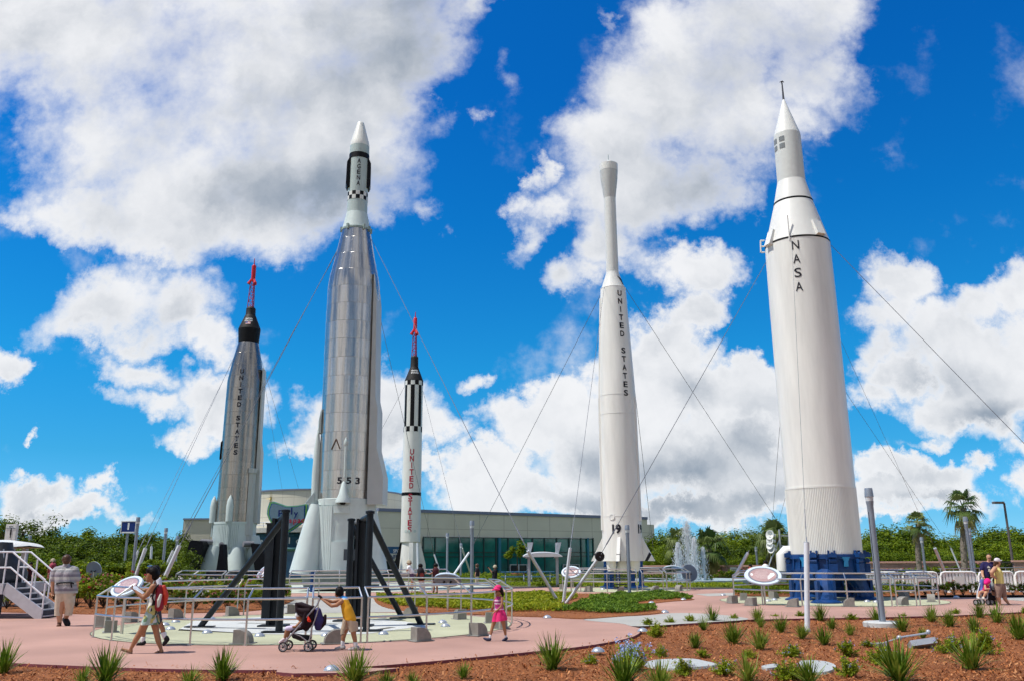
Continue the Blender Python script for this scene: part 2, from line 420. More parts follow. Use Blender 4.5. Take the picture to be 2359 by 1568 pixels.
# ---------------------------------------------------------------- shared materials
WHITE = mat('white_paint', (.74, .74, .71), .38, var=.05, scale=1.5, bump=.05, bscale=6, spec=.45)
CREAM = mat('cream_white_paint', (.78, .775, .735), .36, var=.085, scale=1.6, bump=.09, bscale=2.2, spec=.4, stretch=(1.6, 1.6, .22))
GREYPAINT = mat('pale_green_grey_paint', (.45, .53, .52), .45, var=.07, scale=1.5, bump=.05, bscale=5)
GREYPAINT2 = mat('light_green_grey_paint', (.55, .63, .62), .45, var=.06, scale=1.5, bump=.04, bscale=5)
FAIRING = mat('grey_fairing_paint', (.46, .48, .47), .42, var=.05, scale=1.5)
BLACK = mat('black_paint', (.008, .008, .010), .5, var=.2, spec=.15)
BLACKM = mat('matt_black_shingles', (.02, .019, .018), .6, var=.3, scale=3, bump=.1)
RED = mat('red_paint', (.55, .015, .03), .4, var=.12)
INK = mat('black_lettering', (.012, .012, .02), .5, var=.05)
REDINK = mat('red_lettering', (.45, .02, .05), .5, var=.05)
WINK = mat('white_lettering', (.8, .8, .8), .5, var=.03)
BLUE = mat('blue_stand_paint', (.006, .045, .17), .42, var=.25, scale=4, bump=.08, bscale=14)
STEEL = mat('brushed_steel', (.62, .60, .58), .28, metal=1.0, var=.08, scale=8)
GALV = mat('galvanised_grey', (.42, .45, .50), .4, metal=.35, var=.1, scale=6)
LAMPG = mat('lamp_grey_paint', (.25, .29, .35), .38, metal=.25, var=.08)
WIRE = mat('wire_steel', (.16, .17, .20), .5, metal=.5, var=.1)
MAST = mat('mast_white_paint', (.66, .69, .74), .4, var=.06)
DGREY = mat('dark_slate_paint', (.009, .013, .018), .42, var=.3, scale=5, spec=.25)
CONC = mat('concrete', (.38, .36, .33), .85, var=.16, scale=9, bump=.2, bscale=60)
PALECONC = mat('pale_concrete', (.50, .51, .50), .85, var=.14, scale=5, bump=.15, bscale=60)

def hull_metal(name, col, warm):
    # bare stainless skin: faint vertical streaks, panel seams, different sheen from band to band
    m = bpy.data.materials.new(name); m.use_nodes = True; nt = m.node_tree; L = nt.links.new
    b = nt.nodes['Principled BSDF']; tc = N(nt, 'ShaderNodeTexCoord'); sx = N(nt, 'ShaderNodeSeparateXYZ'); L(tc.outputs['Object'], sx.inputs[0])
    def MM(op, a, c=None, e=None):
        n = N(nt, 'ShaderNodeMath', operation=op)
        for i, x in enumerate((a, c, e)):
            if x is None: continue
            if isinstance(x, (int, float)): n.inputs[i].default_value = x
            else: L(x, n.inputs[i])
        return n.outputs[0]
    ang = MM('ARCTAN2', sx.outputs[1], sx.outputs[0])
    band = MM('FLOOR', MM('DIVIDE', sx.outputs[2], 1.05)); fr = MM('FRACT', MM('DIVIDE', sx.outputs[2], 1.05))
    col3 = MM('FLOOR', MM('MULTIPLY', ang, 1.6))
    wn = N(nt, 'ShaderNodeTexWhiteNoise', noise_dimensions='2D'); cb = N(nt, 'ShaderNodeCombineXYZ'); L(band, cb.inputs[0]); L(col3, cb.inputs[1]); L(cb.outputs[0], wn.inputs['Vector'])
    st = N(nt, 'ShaderNodeTexNoise'); c2 = N(nt, 'ShaderNodeCombineXYZ'); L(MM('MULTIPLY', ang, 9), c2.inputs[0]); L(MM('MULTIPLY', sx.outputs[2], .22), c2.inputs[1]); L(band, c2.inputs[2]); L(c2.outputs[0], st.inputs['Vector']); st.inputs['Scale'].default_value = 1; st.inputs['Detail'].default_value = 5
    val = MM('ADD', MM('MULTIPLY', wn.outputs['Value'], .10), MM('MULTIPLY', st.outputs['Fac'], .72))
    cr = N(nt, 'ShaderNodeValToRGB'); e = cr.color_ramp.elements; e[0].position = .18; e[0].color = (*[c*.5 for c in col], 1); e[1].position = .66; e[1].color = (*col, 1)
    k = e.new(.42); k.color = (*[c*w*.85 for c, w in zip(col, warm)], 1)  # warm tone put into the colour to imitate brown ground mirrored in the skin
    L(val, cr.inputs[0])
    seam = MM('LESS_THAN', fr, .022)
    mx = N(nt, 'ShaderNodeMix', data_type='RGBA'); L(MM('MULTIPLY', seam, .3), mx.inputs[0]); L(cr.outputs[0], mx.inputs[6]); mx.inputs[7].default_value = (.12, .11, .10, 1)
    L(mx.outputs[2], b.inputs['Base Color']); b.inputs['Metallic'].default_value = .92
    L(MM('MULTIPLY_ADD', st.outputs['Fac'], .22, MM('MULTIPLY_ADD', wn.outputs['Value'], .05, .08)), b.inputs['Roughness'])
    bn = N(nt, 'ShaderNodeTexNoise'); bn.inputs['Scale'].default_value = 1.3; bn.inputs['Detail'].default_value = 4; L(tc.outputs['Object'], bn.inputs['Vector'])
    bp = N(nt, 'ShaderNodeBump'); bp.inputs['Strength'].default_value = .35; bp.inputs['Distance'].default_value = .04
    weld = MM('LESS_THAN', MM('ABSOLUTE', MM('SUBTRACT', MM('FRACT', MM('MULTIPLY', ang, 2.2)), .5)), .02)
    wn2 = N(nt, 'ShaderNodeTexNoise'); wn2.inputs['Scale'].default_value = 7; wn2.inputs['Detail'].default_value = 3; L(tc.outputs['Object'], wn2.inputs['Vector'])
    wv_ = MM('MULTIPLY', weld, MM('MULTIPLY_ADD', wn2.outputs['Fac'], 3.2, .3))
    L(MM('SUBTRACT', MM('ADD', bn.outputs['Fac'], wv_), MM('MULTIPLY', seam, .3)), bp.inputs['Height']); L(bp.outputs[0], b.inputs['Normal'])
    return m
STAINLESS = hull_metal('stainless_skin', (.60, .60, .61), (1.0, .93, .84))
STAINLESS2 = hull_metal('weathered_stainless_skin', (.38, .375, .37), (1.0, .9, .78))
# ---------------------------------------------------------------- rockets
class Rocket:
    """profile rows are photograph rows; radii come from the half widths seen there"""
    def __init__(s, name, label, base):
        s.b = G(*base); s.t = thing(name, label, 'rocket', s.b, 'rockets on display')
    def z(s, y): return zof(s.b, y)
    def m(s, y): return proj((s.b[0], s.b[1], s.z(y)))[2]/F          # metres per pixel at that row
    def prof(s, rows): return [(s.z(y), hw*s.m(y)) for y, hw in rows]
    def shell(s, name, rows, mat, n=64, smooth=30):
        p = sorted(s.prof(rows), key=lambda q: q[0])
        return MB().lathe(p, (s.b[0], s.b[1], 0), n).build(name, mat, s.t, smooth)
    def az(s, deg):      # azimuth measured from the side that faces the camera, + to the right
        cam_a = math.atan2(-s.b[1], -s.b[0]); return cam_a+R(deg)
    def on(s, deg, z, r):
        a = s.az(deg); return Vector((s.b[0]+math.cos(a)*r, s.b[1]+math.sin(a)*r, z))
    def wrap(s, mb, pts, faces, deg, z, rf):     # flat letters bent round the hull
        pts, faces = fine(pts, faces, .12)
        out = []
        for (x, y) in pts:
            r = rf(z+y); a = s.az(deg)+x/r
            out.append((s.b[0]+math.cos(a)*r, s.b[1]+math.sin(a)*r, z+y))
        mb.add(out, faces)
    def column(s, name, word, rows, deg, mat, rf, wpx, hpx, bold=.03):
        mb = MB(); n = len(word); y0, y1 = rows; z0, z1 = s.z(y0), s.z(y1)
        for i, ch in enumerate(word):
            if ch == ' ': continue
            z = z0+(z1-z0)*i/(n-1); k = proj((s.b[0], s.b[1], z))[2]/F
            w = wpx*k*(.22 if ch == 'I' else 1)
            p, f = glyph_fit(ch, hpx*k, w, bold); s.wrap(mb, p, f, deg, z, lambda q: rf(q)+.014)
        return mb.build(name, mat, s.t, smooth=False)
    def line(s, mb, word, y, deg, rf, h, w=None, bold=.03):
        z = s.z(y); p, f = glyph_fit(word, h, w, bold); s.wrap(mb, p, f, deg, z, lambda q: rf(q)+.014)
def interp(prof):
    prof = sorted(prof)
    def f(z):
        if z <= prof[0][0]: return prof[0][1]
        for (a, ra), (b, rb) in zip(prof, prof[1:]):
            if z <= b: return ra+(rb-ra)*(z-a)/max(b-a, 1e-6)
        return prof[-1][1]
    return f
def chequer(r, name, rows, hws, n, bands, stripe=False, off=0):
    # painted squares: alternating pale and black patches of the shell itself
    mb = MB(); ya, yb = rows; k = len(bands) if bands else 1
    for j in range(k):
        za = r.z(ya+(yb-ya)*j/k); zb = r.z(ya+(yb-ya)*(j+1)/k)
        ra = (hws[0]+(hws[1]-hws[0])*j/k)*r.m(ya); rb = (hws[0]+(hws[1]-hws[0])*(j+1)/k)*r.m(yb)
        for i in range(n):
            mb.mi = (i+(0 if stripe else j)+off) % 2
            vs = []
            for q in range(5):
                a = 2*math.pi*(i+q/4)/n
                vs += [(r.b[0]+math.cos(a)*ra, r.b[1]+math.sin(a)*ra, za), (r.b[0]+math.cos(a)*rb, r.b[1]+math.sin(a)*rb, zb)]
            mb.add(vs, [(2*q, 2*q+1, 2*q+3, 2*q+2) for q in range(4)])
    return mb.build(name, [WHITE, BLACK], r.t, 30)
def flutes(r, mb, y0, y1, hw, d0, d1, n, depth=.07):
    z0, z1 = r.z(y1), r.z(y0); rad0 = hw*r.m(y1); rad1 = hw*r.m(y0)
    for i in range(n):
        d = d0+(d1-d0)*(i+.5)/n; p = r.on(d, z0, rad0); q = r.on(d, z1, rad1)
        mb.tube(p, q, depth, depth, 6)
def escape_tower(r, rows, hw):
    (ya, yr0, yr1, yt) = rows      # aerial tip, motor top, motor bottom, lattice foot
    P = lambda y: (r.b[0], r.b[1], r.z(y))
    m = MB().tube(P(ya), P(yr0), .03, .05, 6); m.build('nose_spike', RED, r.t)
    k = r.m(yr0); mb = MB().lathe([(r.z(yr1), hw[0]*k), (r.z(yr0)-.1, hw[0]*k), (r.z(yr0), hw[0]*k*.6)], (r.b[0], r.b[1], 0), 20)
    for i in range(3):
        a = r.az(30+120*i); c = Vector((math.cos(a), math.sin(a), 0)); z = r.z(yr1)
        o = Vector((r.b[0], r.b[1], z+.25))
        mb.tube(o+c*hw[0]*k*.7, o+c*hw[0]*k*1.9-Vector((0, 0, .5)), .06, .17, 10)
    mb.build('escape_motor', RED, r.t)
    mb = MB(); zb, zt = r.z(yt), r.z(yr1); rb, rt = hw[2]*r.m(yt), hw[1]*k; N_ = 4
    pt = lambda i, t: Vector((r.b[0]+math.cos(r.az(15+120*i))*(rb+(rt-rb)*t), r.b[1]+math.sin(r.az(15+120*i))*(rb+(rt-rb)*t), zb+(zt-zb)*t))
    for i in range(3):
        mb.tube(pt(i, 0), pt(i, 1), .034, .03, 6)
        for j in range(N_):
            mb.tube(pt(i, j/N_), pt((i+1) % 3, (j+1)/N_), .018, n=5); mb.tube(pt((i+1) % 3, j/N_), pt(i, (j+1)/N_), .018, n=5); mb.tube(pt(i, j/N_), pt((i+1) % 3, j/N_), .018, n=5)
    mb.build('lattice_tower', mat('red_lattice_paint', (.34, .02, .06), .5), r.t)

# --- silver rocket with black capsule, far left
r = Rocket('rocket', 'bare silver rocket with a black capsule and red escape tower, behind the left railing', (533, 1335)); MA = r
escape_tower(r, (596, 611, 649, 711), (4.8, 5.6, 8.7))
cap = r.shell('capsule', [(708, 7), (711, 9.5), (712, 10.5), (726, 11), (728, 12), (758, 24.5), (760, 24.8)], BLACKM)
mb = MB(); cf = interp(r.prof([(726, 11), (758, 24.5)]))
r.line(mb, 'UNITED', 738.5, -12, cf, 3.2*r.m(738), 17*r.m(738)); r.line(mb, 'STATES', 743.5, -12, cf, 3.2*r.m(743), 18*r.m(743))
lt = mb.build('lettering', WINK, r.t, smooth=False)
fm = MB()
for i in range(7):
    fm.mi = i % 2
    zz = r.z(747+i*.85); w = 11*r.m(748); p = [(-w/2, 0), (w/2, 0), (w/2, .85*r.m(748)), (-w/2, .85*r.m(748))]
    r.wrap(fm, p, [(0, 1, 2, 3)], -12, zz, lambda q: cf(q)+.016)
fm.mi = 2; p = [(-.5*w, 0), (-.1*w, 0), (-.1*w, .16), (-.5*w, .16)]; r.wrap(fm, p, [(0, 1, 2, 3)], -12, r.z(750), lambda q: cf(q)+.024)
fm.build('flag', [REDINK, WINK, mat('flag_blue', (.03, .04, .25))], r.t, smooth=False)
r.shell('adapter', [(760, 24.8), (763, 24.6), (791, 22.6)], BLACK)
hp = [(791, 22.6), (793, 23.4), (835, 33), (879, 40.4), (972, 41.8), (1080, 43.3), (1202, 44.6)]
r.shell('hull', hp, STAINLESS2); hf = interp(r.prof(hp))
r.column('lettering', 'UNITED STATES', (862, 1046), -15, INK, hf, 9, 11, .05)
mb = MB(); mb.lathe(r.prof([(1265, 47.5), (1204, 46.5)]), (r.b[0], r.b[1], 0), 64); mb.lathe(r.prof([(1207, 48.2), (1202, 48.2)]), (r.b[0], r.b[1], 0), 64)
mb.lathe(r.prof([(1313, 44), (1265, 47)]), (r.b[0], r.b[1], 0), 48)
flutes(r, mb, 1209, 1262, 46.6, -85, 8, 20, .09)
mb.build('engine_skirt', GREYPAINT2, r.t)
def pod(r, name, deg, rows, off, hw, mat, par=None):       # nosed tube standing off the hull
    ytip, ysh, yb = rows; zc = [(r.z(yb), hw*.92), (r.z(ysh), hw), (r.z(ysh)*.45+r.z(ytip)*.55, hw*.75), (r.z(ytip)*.9+r.z(ysh)*.1, hw*.25), (r.z(ytip), .01)]
    c = r.on(deg, 0, off)
    return MB().lathe(zc, (c.x, c.y, 0), 20).build(name, mat, r.t)
k = r.m(1150)
pod(r, 'vernier_pod', -18, (1142, 1168, 1202), 47*k, 8*k, GREYPAINT2); pod(r, 'vernier_pod', -88, (1142, 1168, 1204), 50*k, 8*k, GREYPAINT2)
mb = MB()
for d, y0, y1 in ((-18, 1202, 1258), (-16, 1204, 1258), (-88, 1204, 1235)): mb.tube(r.on(d, r.z(y0), 49*k), r.on(d, r.z(y1), 50*k), .1, .09, 6)
mb.build('pipework', GREYPAINT, r.t)
mb = MB(); p = lambda y: r.on(40, r.z(y), 44.5*k)
for y0, y1, w in ((1081, 1092, .42), (1092, 1205, .32), (1205, 1232, .38), (1232, 1262, .28)): mb.tube(p(y0), p(y1), w, w, 6)
mb.build('cable_tunnel', FAIRING, r.t)
mb = MB(); a = r.az(82); c = Vector((math.cos(a), math.sin(a), 0)); t = Vector((-c.y, c.x, 0))
M = Matrix((( c.x, t.x, 0, r.b[0]), (c.y, t.y, 0, r.b[1]), (0, 0, 1, 0), (0, 0, 0, 1)))
prof = [(40*k, r.z(850)), (42.5*k, r.z(850)), (44*k, r.z(1015)), (49*k, r.z(1040)), (51*k, r.z(1205)), (40*k, r.z(1205))]
def fin_plate(mb, r, prof, deg, th):        # outline in (distance from axis, height), thickness along the hull
    a = r.az(deg); c = Vector((math.cos(a), math.sin(a), 0)); t = Vector((-c.y, c.x, 0)); n = len(prof)
    vs = []
    for s_ in (-th/2, th/2): vs += [Vector((r.b[0], r.b[1], 0))+c*q[0]+t*s_+Vector((0, 0, q[1])) for q in prof]
    mb.add(vs, [tuple(range(n)), tuple(range(2*n-1, n-1, -1))]+[(i, (i+1) % n, n+(i+1) % n, n+i) for i in range(n)])
fin_plate(mb, r, prof, 80, 1.5); mb.build('side_fairing', FAIRING, r.t)
mb = MB(); fin_plate(mb, r, [(42*k, r.z(1015)), (45.6*k, r.z(1020)), (46*k, r.z(1058)), (42*k, r.z(1058))], -90, .6); mb.build('aerial_blister', BLACK, r.t)
def booster(r, deg, off0, off1, y0, y1, hw0, hw1, mat, name='booster_fairing'):
    mb = MB(); n = 28; c0 = r.on(deg, r.z(y0), off0); c1 = r.on(deg, r.z(y1), off1); S_ = 8; pts = []; rs = []
    for i in range(S_+1):
        q = i/S_; pts.append(c0.lerp(c1, q)); rs.append((hw0+(hw1-hw0)*(q**.8))*r.m(y1))
    mb.path(pts, rs, n); return mb.build(name, mat, r.t, 40)
booster(r, -62, 44*k, 56*k, 1257, 1316, 16, 23, GREYPAINT2); booster(r, 62, 44*k, 56*k, 1235, 1316, 15, 23, GREYPAINT2); booster(r, 10, 36*k, 48*k, 1262, 1316, 16, 23, GREYPAINT2)
mb = MB()
for x, y in ((-40, 1316), (12, 1316), (45, 1316)):
    mb = MB(); mb.lathe([(r.z(1334), .75*1.5), (r.z(1314), .75*1.3)], r.on(x, 0, 44*k)[:2]+(0,) if False else (r.on(x, 0, 42*k).x, r.on(x, 0, 42*k).y, 0), 20)
    mb.build('engine_bell', mat('dark_engine_metal', (.07, .075, .08), .5, metal=.5), r.t)

# --- tall silver rocket with grey upper stage
r = Rocket('rocket', 'tallest silver rocket with a pale upper stage lettered AGENA, behind the black frames', (786, 1358)); AG = r
r.shell('nose_cone', [(281, 2), (282.5, 5.5), (285, 7.6), (288, 8.6), (329, 20.6), (338, 22), (340, 22)], CREAM)
up = [(340, 22), (359, 22.5), (420, 22.7), (490, 23.2), (497, 24)]
r.shell('upper_stage', up, GREYPAINT); uf = interp(r.prof(up))
r.shell('black_band', [(359, 22.9), (371, 23.1)], BLACK)
chequer(r, 'chequer_band', (448, 466), (23.3, 23.4), 16, (0, 1))
r.column('lettering', 'AGENA', (381, 432), 0, INK, uf, 8, 10.8, .02)
k = r.m(400)
for d in (-88, 88):
    mb = MB(); fin_plate(mb, r, [(20*k, r.z(370)), (23*k, r.z(372)), (27.5*k, r.z(381)), (28*k, r.z(430)), (25*k, r.z(437)), (20*k, r.z(437))], d, .7)
    mb.build('side_pod', BLACK, r.t)
r.shell('adapter_cone', [(494, 24), (532, 32.6)], GREYPAINT2)
mb = MB(); mb.lathe(r.prof([(535, 33.6), (531, 33.6)]), (r.b[0], r.b[1], 0), 64); k = r.m(533)
for d in (-88, -35, 30, 60, 88): mb.box(r.on(d, r.z(532), 33.9*k), (.12, .12, .3), r.az(d))
mb.build('clamp_ring', mat('ring_grey', (.3, .38, .36), .5), r.t)
hp = [(534, 32.4), (600, 45.5), (645, 56), (668, 58.6), (800, 60), (1000, 61), (1155, 61.4)]
r.shell('hull', hp, STAINLESS, 80); hf = interp(r.prof(hp))
k = r.m(1150)
mb = MB(); mb.lathe(r.prof([(1320, 60), (1312, 62), (1165, 62)]), (r.b[0], r.b[1], 0), 80); mb.lathe(r.prof([(1165, 63.2), (1151, 63.2), (1150, 61.6)]), (r.b[0], r.b[1], 0), 80)
flutes(r, mb, 1167, 1312, 62, -78, -25, 12, .1); flutes(r, mb, 1167, 1184, 62, -22, 8, 8, .1); flutes(r, mb, 1247, 1312, 62, -24, 12, 10, .1)
mb.build('engine_skirt', GREYPAINT2, r.t)
booster(r, -72, 66*k, 86*k, 1163, 1320, 14, 34, GREYPAINT2); booster(r, 72, 56*k, 73*k, 1163, 1320, 16, 33, GREYPAINT2)
mb = MB(); mb.lathe([(0.15, 2.0), (r.z(1316), 2.2)], (r.b[0], r.b[1], 0), 32); mb.build('launch_ring', mat('dark_ring', (.16, .19, .19), .6), r.t)
pod(r, 'side_tank', -84, (985, 1090, 1165), 68*k, 9.5*k, GREYPAINT2)
mb = MB(); fin_plate(mb, r, [(64*k, r.z(945)), (68*k, r.z(970)), (68*k, r.z(1000)), (62*k, r.z(1000))], -84, .6); fin_plate(mb, r, [(72*k, r.z(1135)), (90*k, r.z(1160)), (70*k, r.z(1162))], -84, .8); mb.build('tank_fairing', GREYPAINT, r.t)
mb = MB(); fin_plate(mb, r, [(55*k, r.z(640)), (63*k, r.z(700)), (68*k, r.z(920)), (74*k, r.z(945)), (75*k, r.z(1035)), (92*k, r.z(1100)), (92*k, r.z(1163)), (57*k, r.z(1163))], 78, 1.7); mb.build('side_fairing', FAIRING, r.t)
mb = MB(); c = r.on(-3, 0, 64*k); c2 = r.on(-4, 0, 66*k)
mb.lathe([(r.z(1033), .08), (r.z(1029), .12), (r.z(1021), .08), (r.z(1014), .01)], (c.x, c.y, 0), 12); mb.tube((c.x, c.y, r.z(1033)), (c.x, c.y, r.z(1105)), .06, .05, 8)
mb.build('vent_pipe', GREYPAINT2, r.t)
mb = MB(); mb.lathe([(r.z(1161), .40), (r.z(1156), .39), (r.z(1142), .24), (r.z(1118), .11), (r.z(1113), .02)], (c2.x, c2.y, 0), 20); mb.build('vernier_cone', GREYPAINT2, r.t)
mb = MB(); mb.ball(r.on(-4, r.z(1158), 72*k), .2, 10, 6); mb.build('nozzle', BLACK, r.t)
mb = MB()
for dx in (-24, -31): mb.tube(r.on(-24 if dx == -24 else -24, r.z(1018), 63*k), r.on(-34 if dx == -31 else -15, r.z(1041), 63*k), .035, n=5)
mb.build('lifting_bracket', mat('rusty_bracket', (.12, .08, .06), .6), r.t)
mb = MB()
for i, ch in enumerate('553'):
    p, f = glyph_fit(ch, 15*k, 11*k, .035); r.wrap(mb, p, f, -13+i*19, r.z(1111), lambda q: hf(q)+.016)
mb.build('lettering', INK, r.t, smooth=False)
mb = MB(); mb.tube((r.b[0]-1.0, r.b[1]-2.6, 0), (r.b[0]-1.0, r.b[1]-2.6, 1.0), .11, .11, 10); mb.build('blue_prop', BLUE, r.t)

# --- small white rocket with black capsule
r = Rocket('rocket', 'slim white rocket with black stripes and red letters, between silver rocket and glass wall', (943, 1330)); MR = r
escape_tower(r, (719, 732, 765, 823), (4.3, 4.6, 7))
r.shell('capsule', [(820, 6.5), (823, 8.6), (845, 9.2), (847, 10), (876, 21.2), (878, 21.4)], BLACKM)
mb = MB(); cf = interp(r.prof([(845, 9.2), (876, 21.2)]))
r.line(mb, 'UNITED', 855, 6, cf, 3.6*r.m(855), 17*r.m(855)); r.line(mb, 'STATES', 860.5, 6, cf, 3.6*r.m(860), 18*r.m(860)); mb.build('lettering', WINK, r.t, smooth=False)
chequer(r, 'chequer_band', (878, 888), (21.2, 21.2), 14, (0,)); chequer(r, 'striped_section', (888, 983), (20.9, 21.3), 14, (0,), True, 1); chequer(r, 'chequer_band', (983, 995), (21.4, 21.4), 14, (0,))
hp = [(995, 21.2), (1130, 22.1), (1247, 22.8)]
r.shell('hull', hp, WHITE); hf = interp(r.prof(hp))
r.shell('black_band', [(1134, 22.5), (1141, 22.5)], BLACK)
r.column('lettering', 'UNITED', (1042, 1119), -2, REDINK, hf, 9.5, 13, .03); r.column('lettering', 'STATES', (1144, 1219), -6, REDINK, hf, 9.5, 13, .03)
k = r.m(1280)
for d in (-28, -8, 25): MB().lathe([(0, .13), (.015, .13), (.016, .08)], r.on(d, r.z(1223), 22.8*k), 12, ax=r.on(d, 0, 1)-Vector((r.b[0], r.b[1], 0))).build('port', GREYPAINT2, r.t)
r.shell('tail_section', [(1247, 22.4), (1250, 19.5), (1318, 25)], WHITE)
for d, m_ in ((-98, BLACK), (4, WHITE), (98, WHITE), (180, BLACK)):
    mb = MB(); fin_plate(mb, r, [(18*k, r.z(1249)), (23*k, r.z(1249)), (36*k, r.z(1300)), (36*k, r.z(1318)), (18*k, r.z(1318))], d, .35)
    mb.build('fin', m_, r.t, smooth=25)
mb = MB(); mb.lathe([(0, 1.1), (.4, 1.0), (r.z(1317), .95)], (r.b[0], r.b[1], 0), 24); mb.build('launch_table', mat('brown_table', (.12, .09, .09), .6), r.t)

# --- white rocket with slender top
r = Rocket('rocket', 'white rocket with a slender flared top and the number 19, on blue legs', (1437, 1357)); DE = r
mb = MB(); mb.tube((r.b[0], r.b[1], r.z(372)), (r.b[0], r.b[1], r.z(357)), .03, .02, 6); mb.build('nose_spike', GREYPAINT, r.t)
fp = [(370, 1.5), (373, 6), (377, 14), (380, 20.2), (380.3, 20.9), (382, 20.9), (396, 20.6)]
r.shell('nose_cap', fp, WHITE)
r.shell('upper_fairing', [(396, 20.4), (415, 19.2), (440, 15.8), (458, 13.4)], mat('pale_grey_paint', (.56, .57, .56), .4, var=.05))
r.shell('upper_stage', [(458, 13.4), (630, 14.2)], mat('soft_white_paint', (.68, .69, .67), .4, var=.04))
r.shell('adapter_cone', [(629, 14.6), (631, 14.8), (667, 27.5)], WHITE)
hp = [(667, 29), (705, 30.8), (800, 36.5), (890, 41.6), (918, 42.2), (1120, 44.5), (1291, 45.8)]
r.shell('hull', hp, CREAM, 72); hf = interp(r.prof(hp))
mb = MB()
for y, w in ((667, 29.3), (913, 42.5), (956, 43), (1189, 45.5)): mb.lathe(r.prof([(y+.8, w), (y-.8, w)]), (r.b[0], r.b[1], 0), 72)
mb.build('seam_ring', WHITE, r.t)
r.column('lettering', 'UNITED STATES', (684, 911), 29, INK, hf, 10.5, 13.5, .03)
mb = MB(); k = r.m(1218)
for d in (-15, 66):
    p, f = glyph_fit('19', 20*k, 21*k, .045); r.wrap(mb, p, f, d, r.z(1218), lambda q: hf(q)+.016)
mb.build('lettering', INK, r.t, smooth=False)
mb = MB(); p = [(-.2, .3), (.12, .12), (.16, -.3), (.05, -.12)]; r.wrap(mb, p, [(0, 1, 2, 3)], 55, r.z(652), lambda q: interp(r.prof([(630, 15.5), (667, 28.3)]))(q)); mb.build('eagle_mark', INK, r.t, smooth=False)
pod(r, 'cable_tunnel', 48, (905, 915, 950), 42.5*k, 3*k, CREAM)
mb = MB(); mb.tube(r.on(-72, r.z(690), 30.5*r.m(690)), r.on(-72, r.z(918), 42*r.m(918)), .07, n=6); mb.tube(r.on(-72, r.z(918), 42*r.m(918)), r.on(-72, r.z(1220), 45.6*k), .09, n=6)
mb.tube(r.on(70, r.z(918), 42*r.m(918)), r.on(70, r.z(1200), 45.6*k), .08, n=6); mb.build('conduit', CREAM, r.t)
mb = MB(); mb.lathe([(0, .16), (.025, .16), (.025, .11), (.01, .1)], r.on(-28, r.z(1191), 45.3*k), 14, ax=r.on(-28, 0, 1)-Vector((r.b[0], r.b[1], 0))); mb.build('port', WHITE, r.t)
for d in (-9, 81, 171, 261):
    mb = MB(); fin_plate(mb, r, [(44*k, r.z(1237)), (46*k, r.z(1237)), (73*k, r.z(1291)), (44*k, r.z(1291))], d, .16); f_ = mb.build('fin', WHITE, r.t, smooth=25)
    mb = MB(); fin_plate(mb, r, [(50*k, r.z(1291)), (61*k, r.z(1271)), (66*k, r.z(1276)), (57*k, r.z(1291))], d, .175); mb.build('fin_stripe', INK, f_, smooth=25)
    WL[f_] = Vector(r.b)
for d_, o_, r0_, r1_ in ((0, 0, .36, .26), (-62, .68, .2, .26), (70, .66, .2, .26)):
    c = r.on(d_, 0, o_); MB().lathe([(r.z(1314), r0_), (r.z(1300), (r0_+r1_)/2+.03), (r.z(1291), r1_)], (c.x, c.y, 0), 20).build('engine_bell', WHITE, r.t)
def stand_leg(mb, p, top, w):
    mb.box((p[0], p[1], top/2+.04), (w, w, top-.08)); mb.lathe([(0, w*1.7), (.06, w*1.7), (.09, w*.9)], (p[0], p[1], 0), 16)
    mb.box((p[0], p[1], .16), (w*1.5, w*1.1, .2), taper=.6)
st = thing('launch_stand', 'blue legged launch stand under the white rocket numbered 19', 'launch stand', r.b, 'blue launch stands')
zt = r.z(1291.5)
for px_, py_ in ((1397, 1352), (1409, 1355), (1458, 1354), (1477, 1352), (1424, 1346)):
    g = G(px_, py_); mb = MB(); stand_leg(mb, g, zt, .23); mb.build('leg', BLUE, st)
mb = MB()
for i in range(9): mb.box((r.b[0]-.15, r.b[1]+.25+.04*i, .12+i*.14), (.75, .28, .05))
mb.build('flame_deflector', mat('dark_deflector', (.05, .045, .04), .6), st)

# --- big white rocket at the right
r = Rocket('rocket', 'wide white rocket lettered NASA with a pointed nose, on a blue ring stand', (1912, 1380)); JU = r
mb = MB(); mb.tube((r.b[0], r.b[1], r.z(232)), (r.b[0], r.b[1], r.z(188)), .05, .025, 8); zz = r.z(188)
for a in range(4): mb.tube((r.b[0], r.b[1], zz), (r.b[0]+.1*math.cos(a*1.57), r.b[1]+.1*math.sin(a*1.57), zz-.05), .02, n=5)
mb.build('nose_spike', mat('dark_spike', (.1, .1, .11), .5, metal=.6), r.t)
r.shell('nose_cone', [(229, 1), (231, 2.5), (313, 29.4)], WHITE)
cp = [(313, 29.4), (316, 29.8), (422, 31)]
r.shell('upper_stage', cp, mat('light_grey_white_paint', (.62, .64, .62), .38, var=.05)); cf = interp(r.prof(cp))
mb = MB(); k = r.m(335)
for d in (-62, -24):
    for y in (330, 346):
        mb = MB(); p = [(-6.5*k, -6*k), (6.5*k, -6*k), (6.5*k, 6*k), (-6.5*k, 6*k)]; r.wrap(mb, p, [(0, 1, 2, 3)], d, r.z(y), lambda q: cf(q)+.012)
        mb.build('window_panel', mat('grey_panel', (.2, .22, .23), .4), r.t, smooth=False)
r.shell('shoulder_cone', [(421, 31.2), (469, 43)], WHITE)
r.shell('black_band', [(468.5, 43.6), (472.5, 43.6)], BLACK)
hp2 = [(471, 43), (566, 71)]
r.shell('middle_cone', hp2, WHITE, 72); mf = interp(r.prof(hp2))
r.shell('black_band', [(567, 71.9), (570, 72)], BLACK, 72)
hp = [(568, 71.3), (700, 73.4), (1124, 76.8)]
r.shell('hull', hp, CREAM, 80); hf = interp(r.prof(hp))
mb = MB(); k = r.m(600)
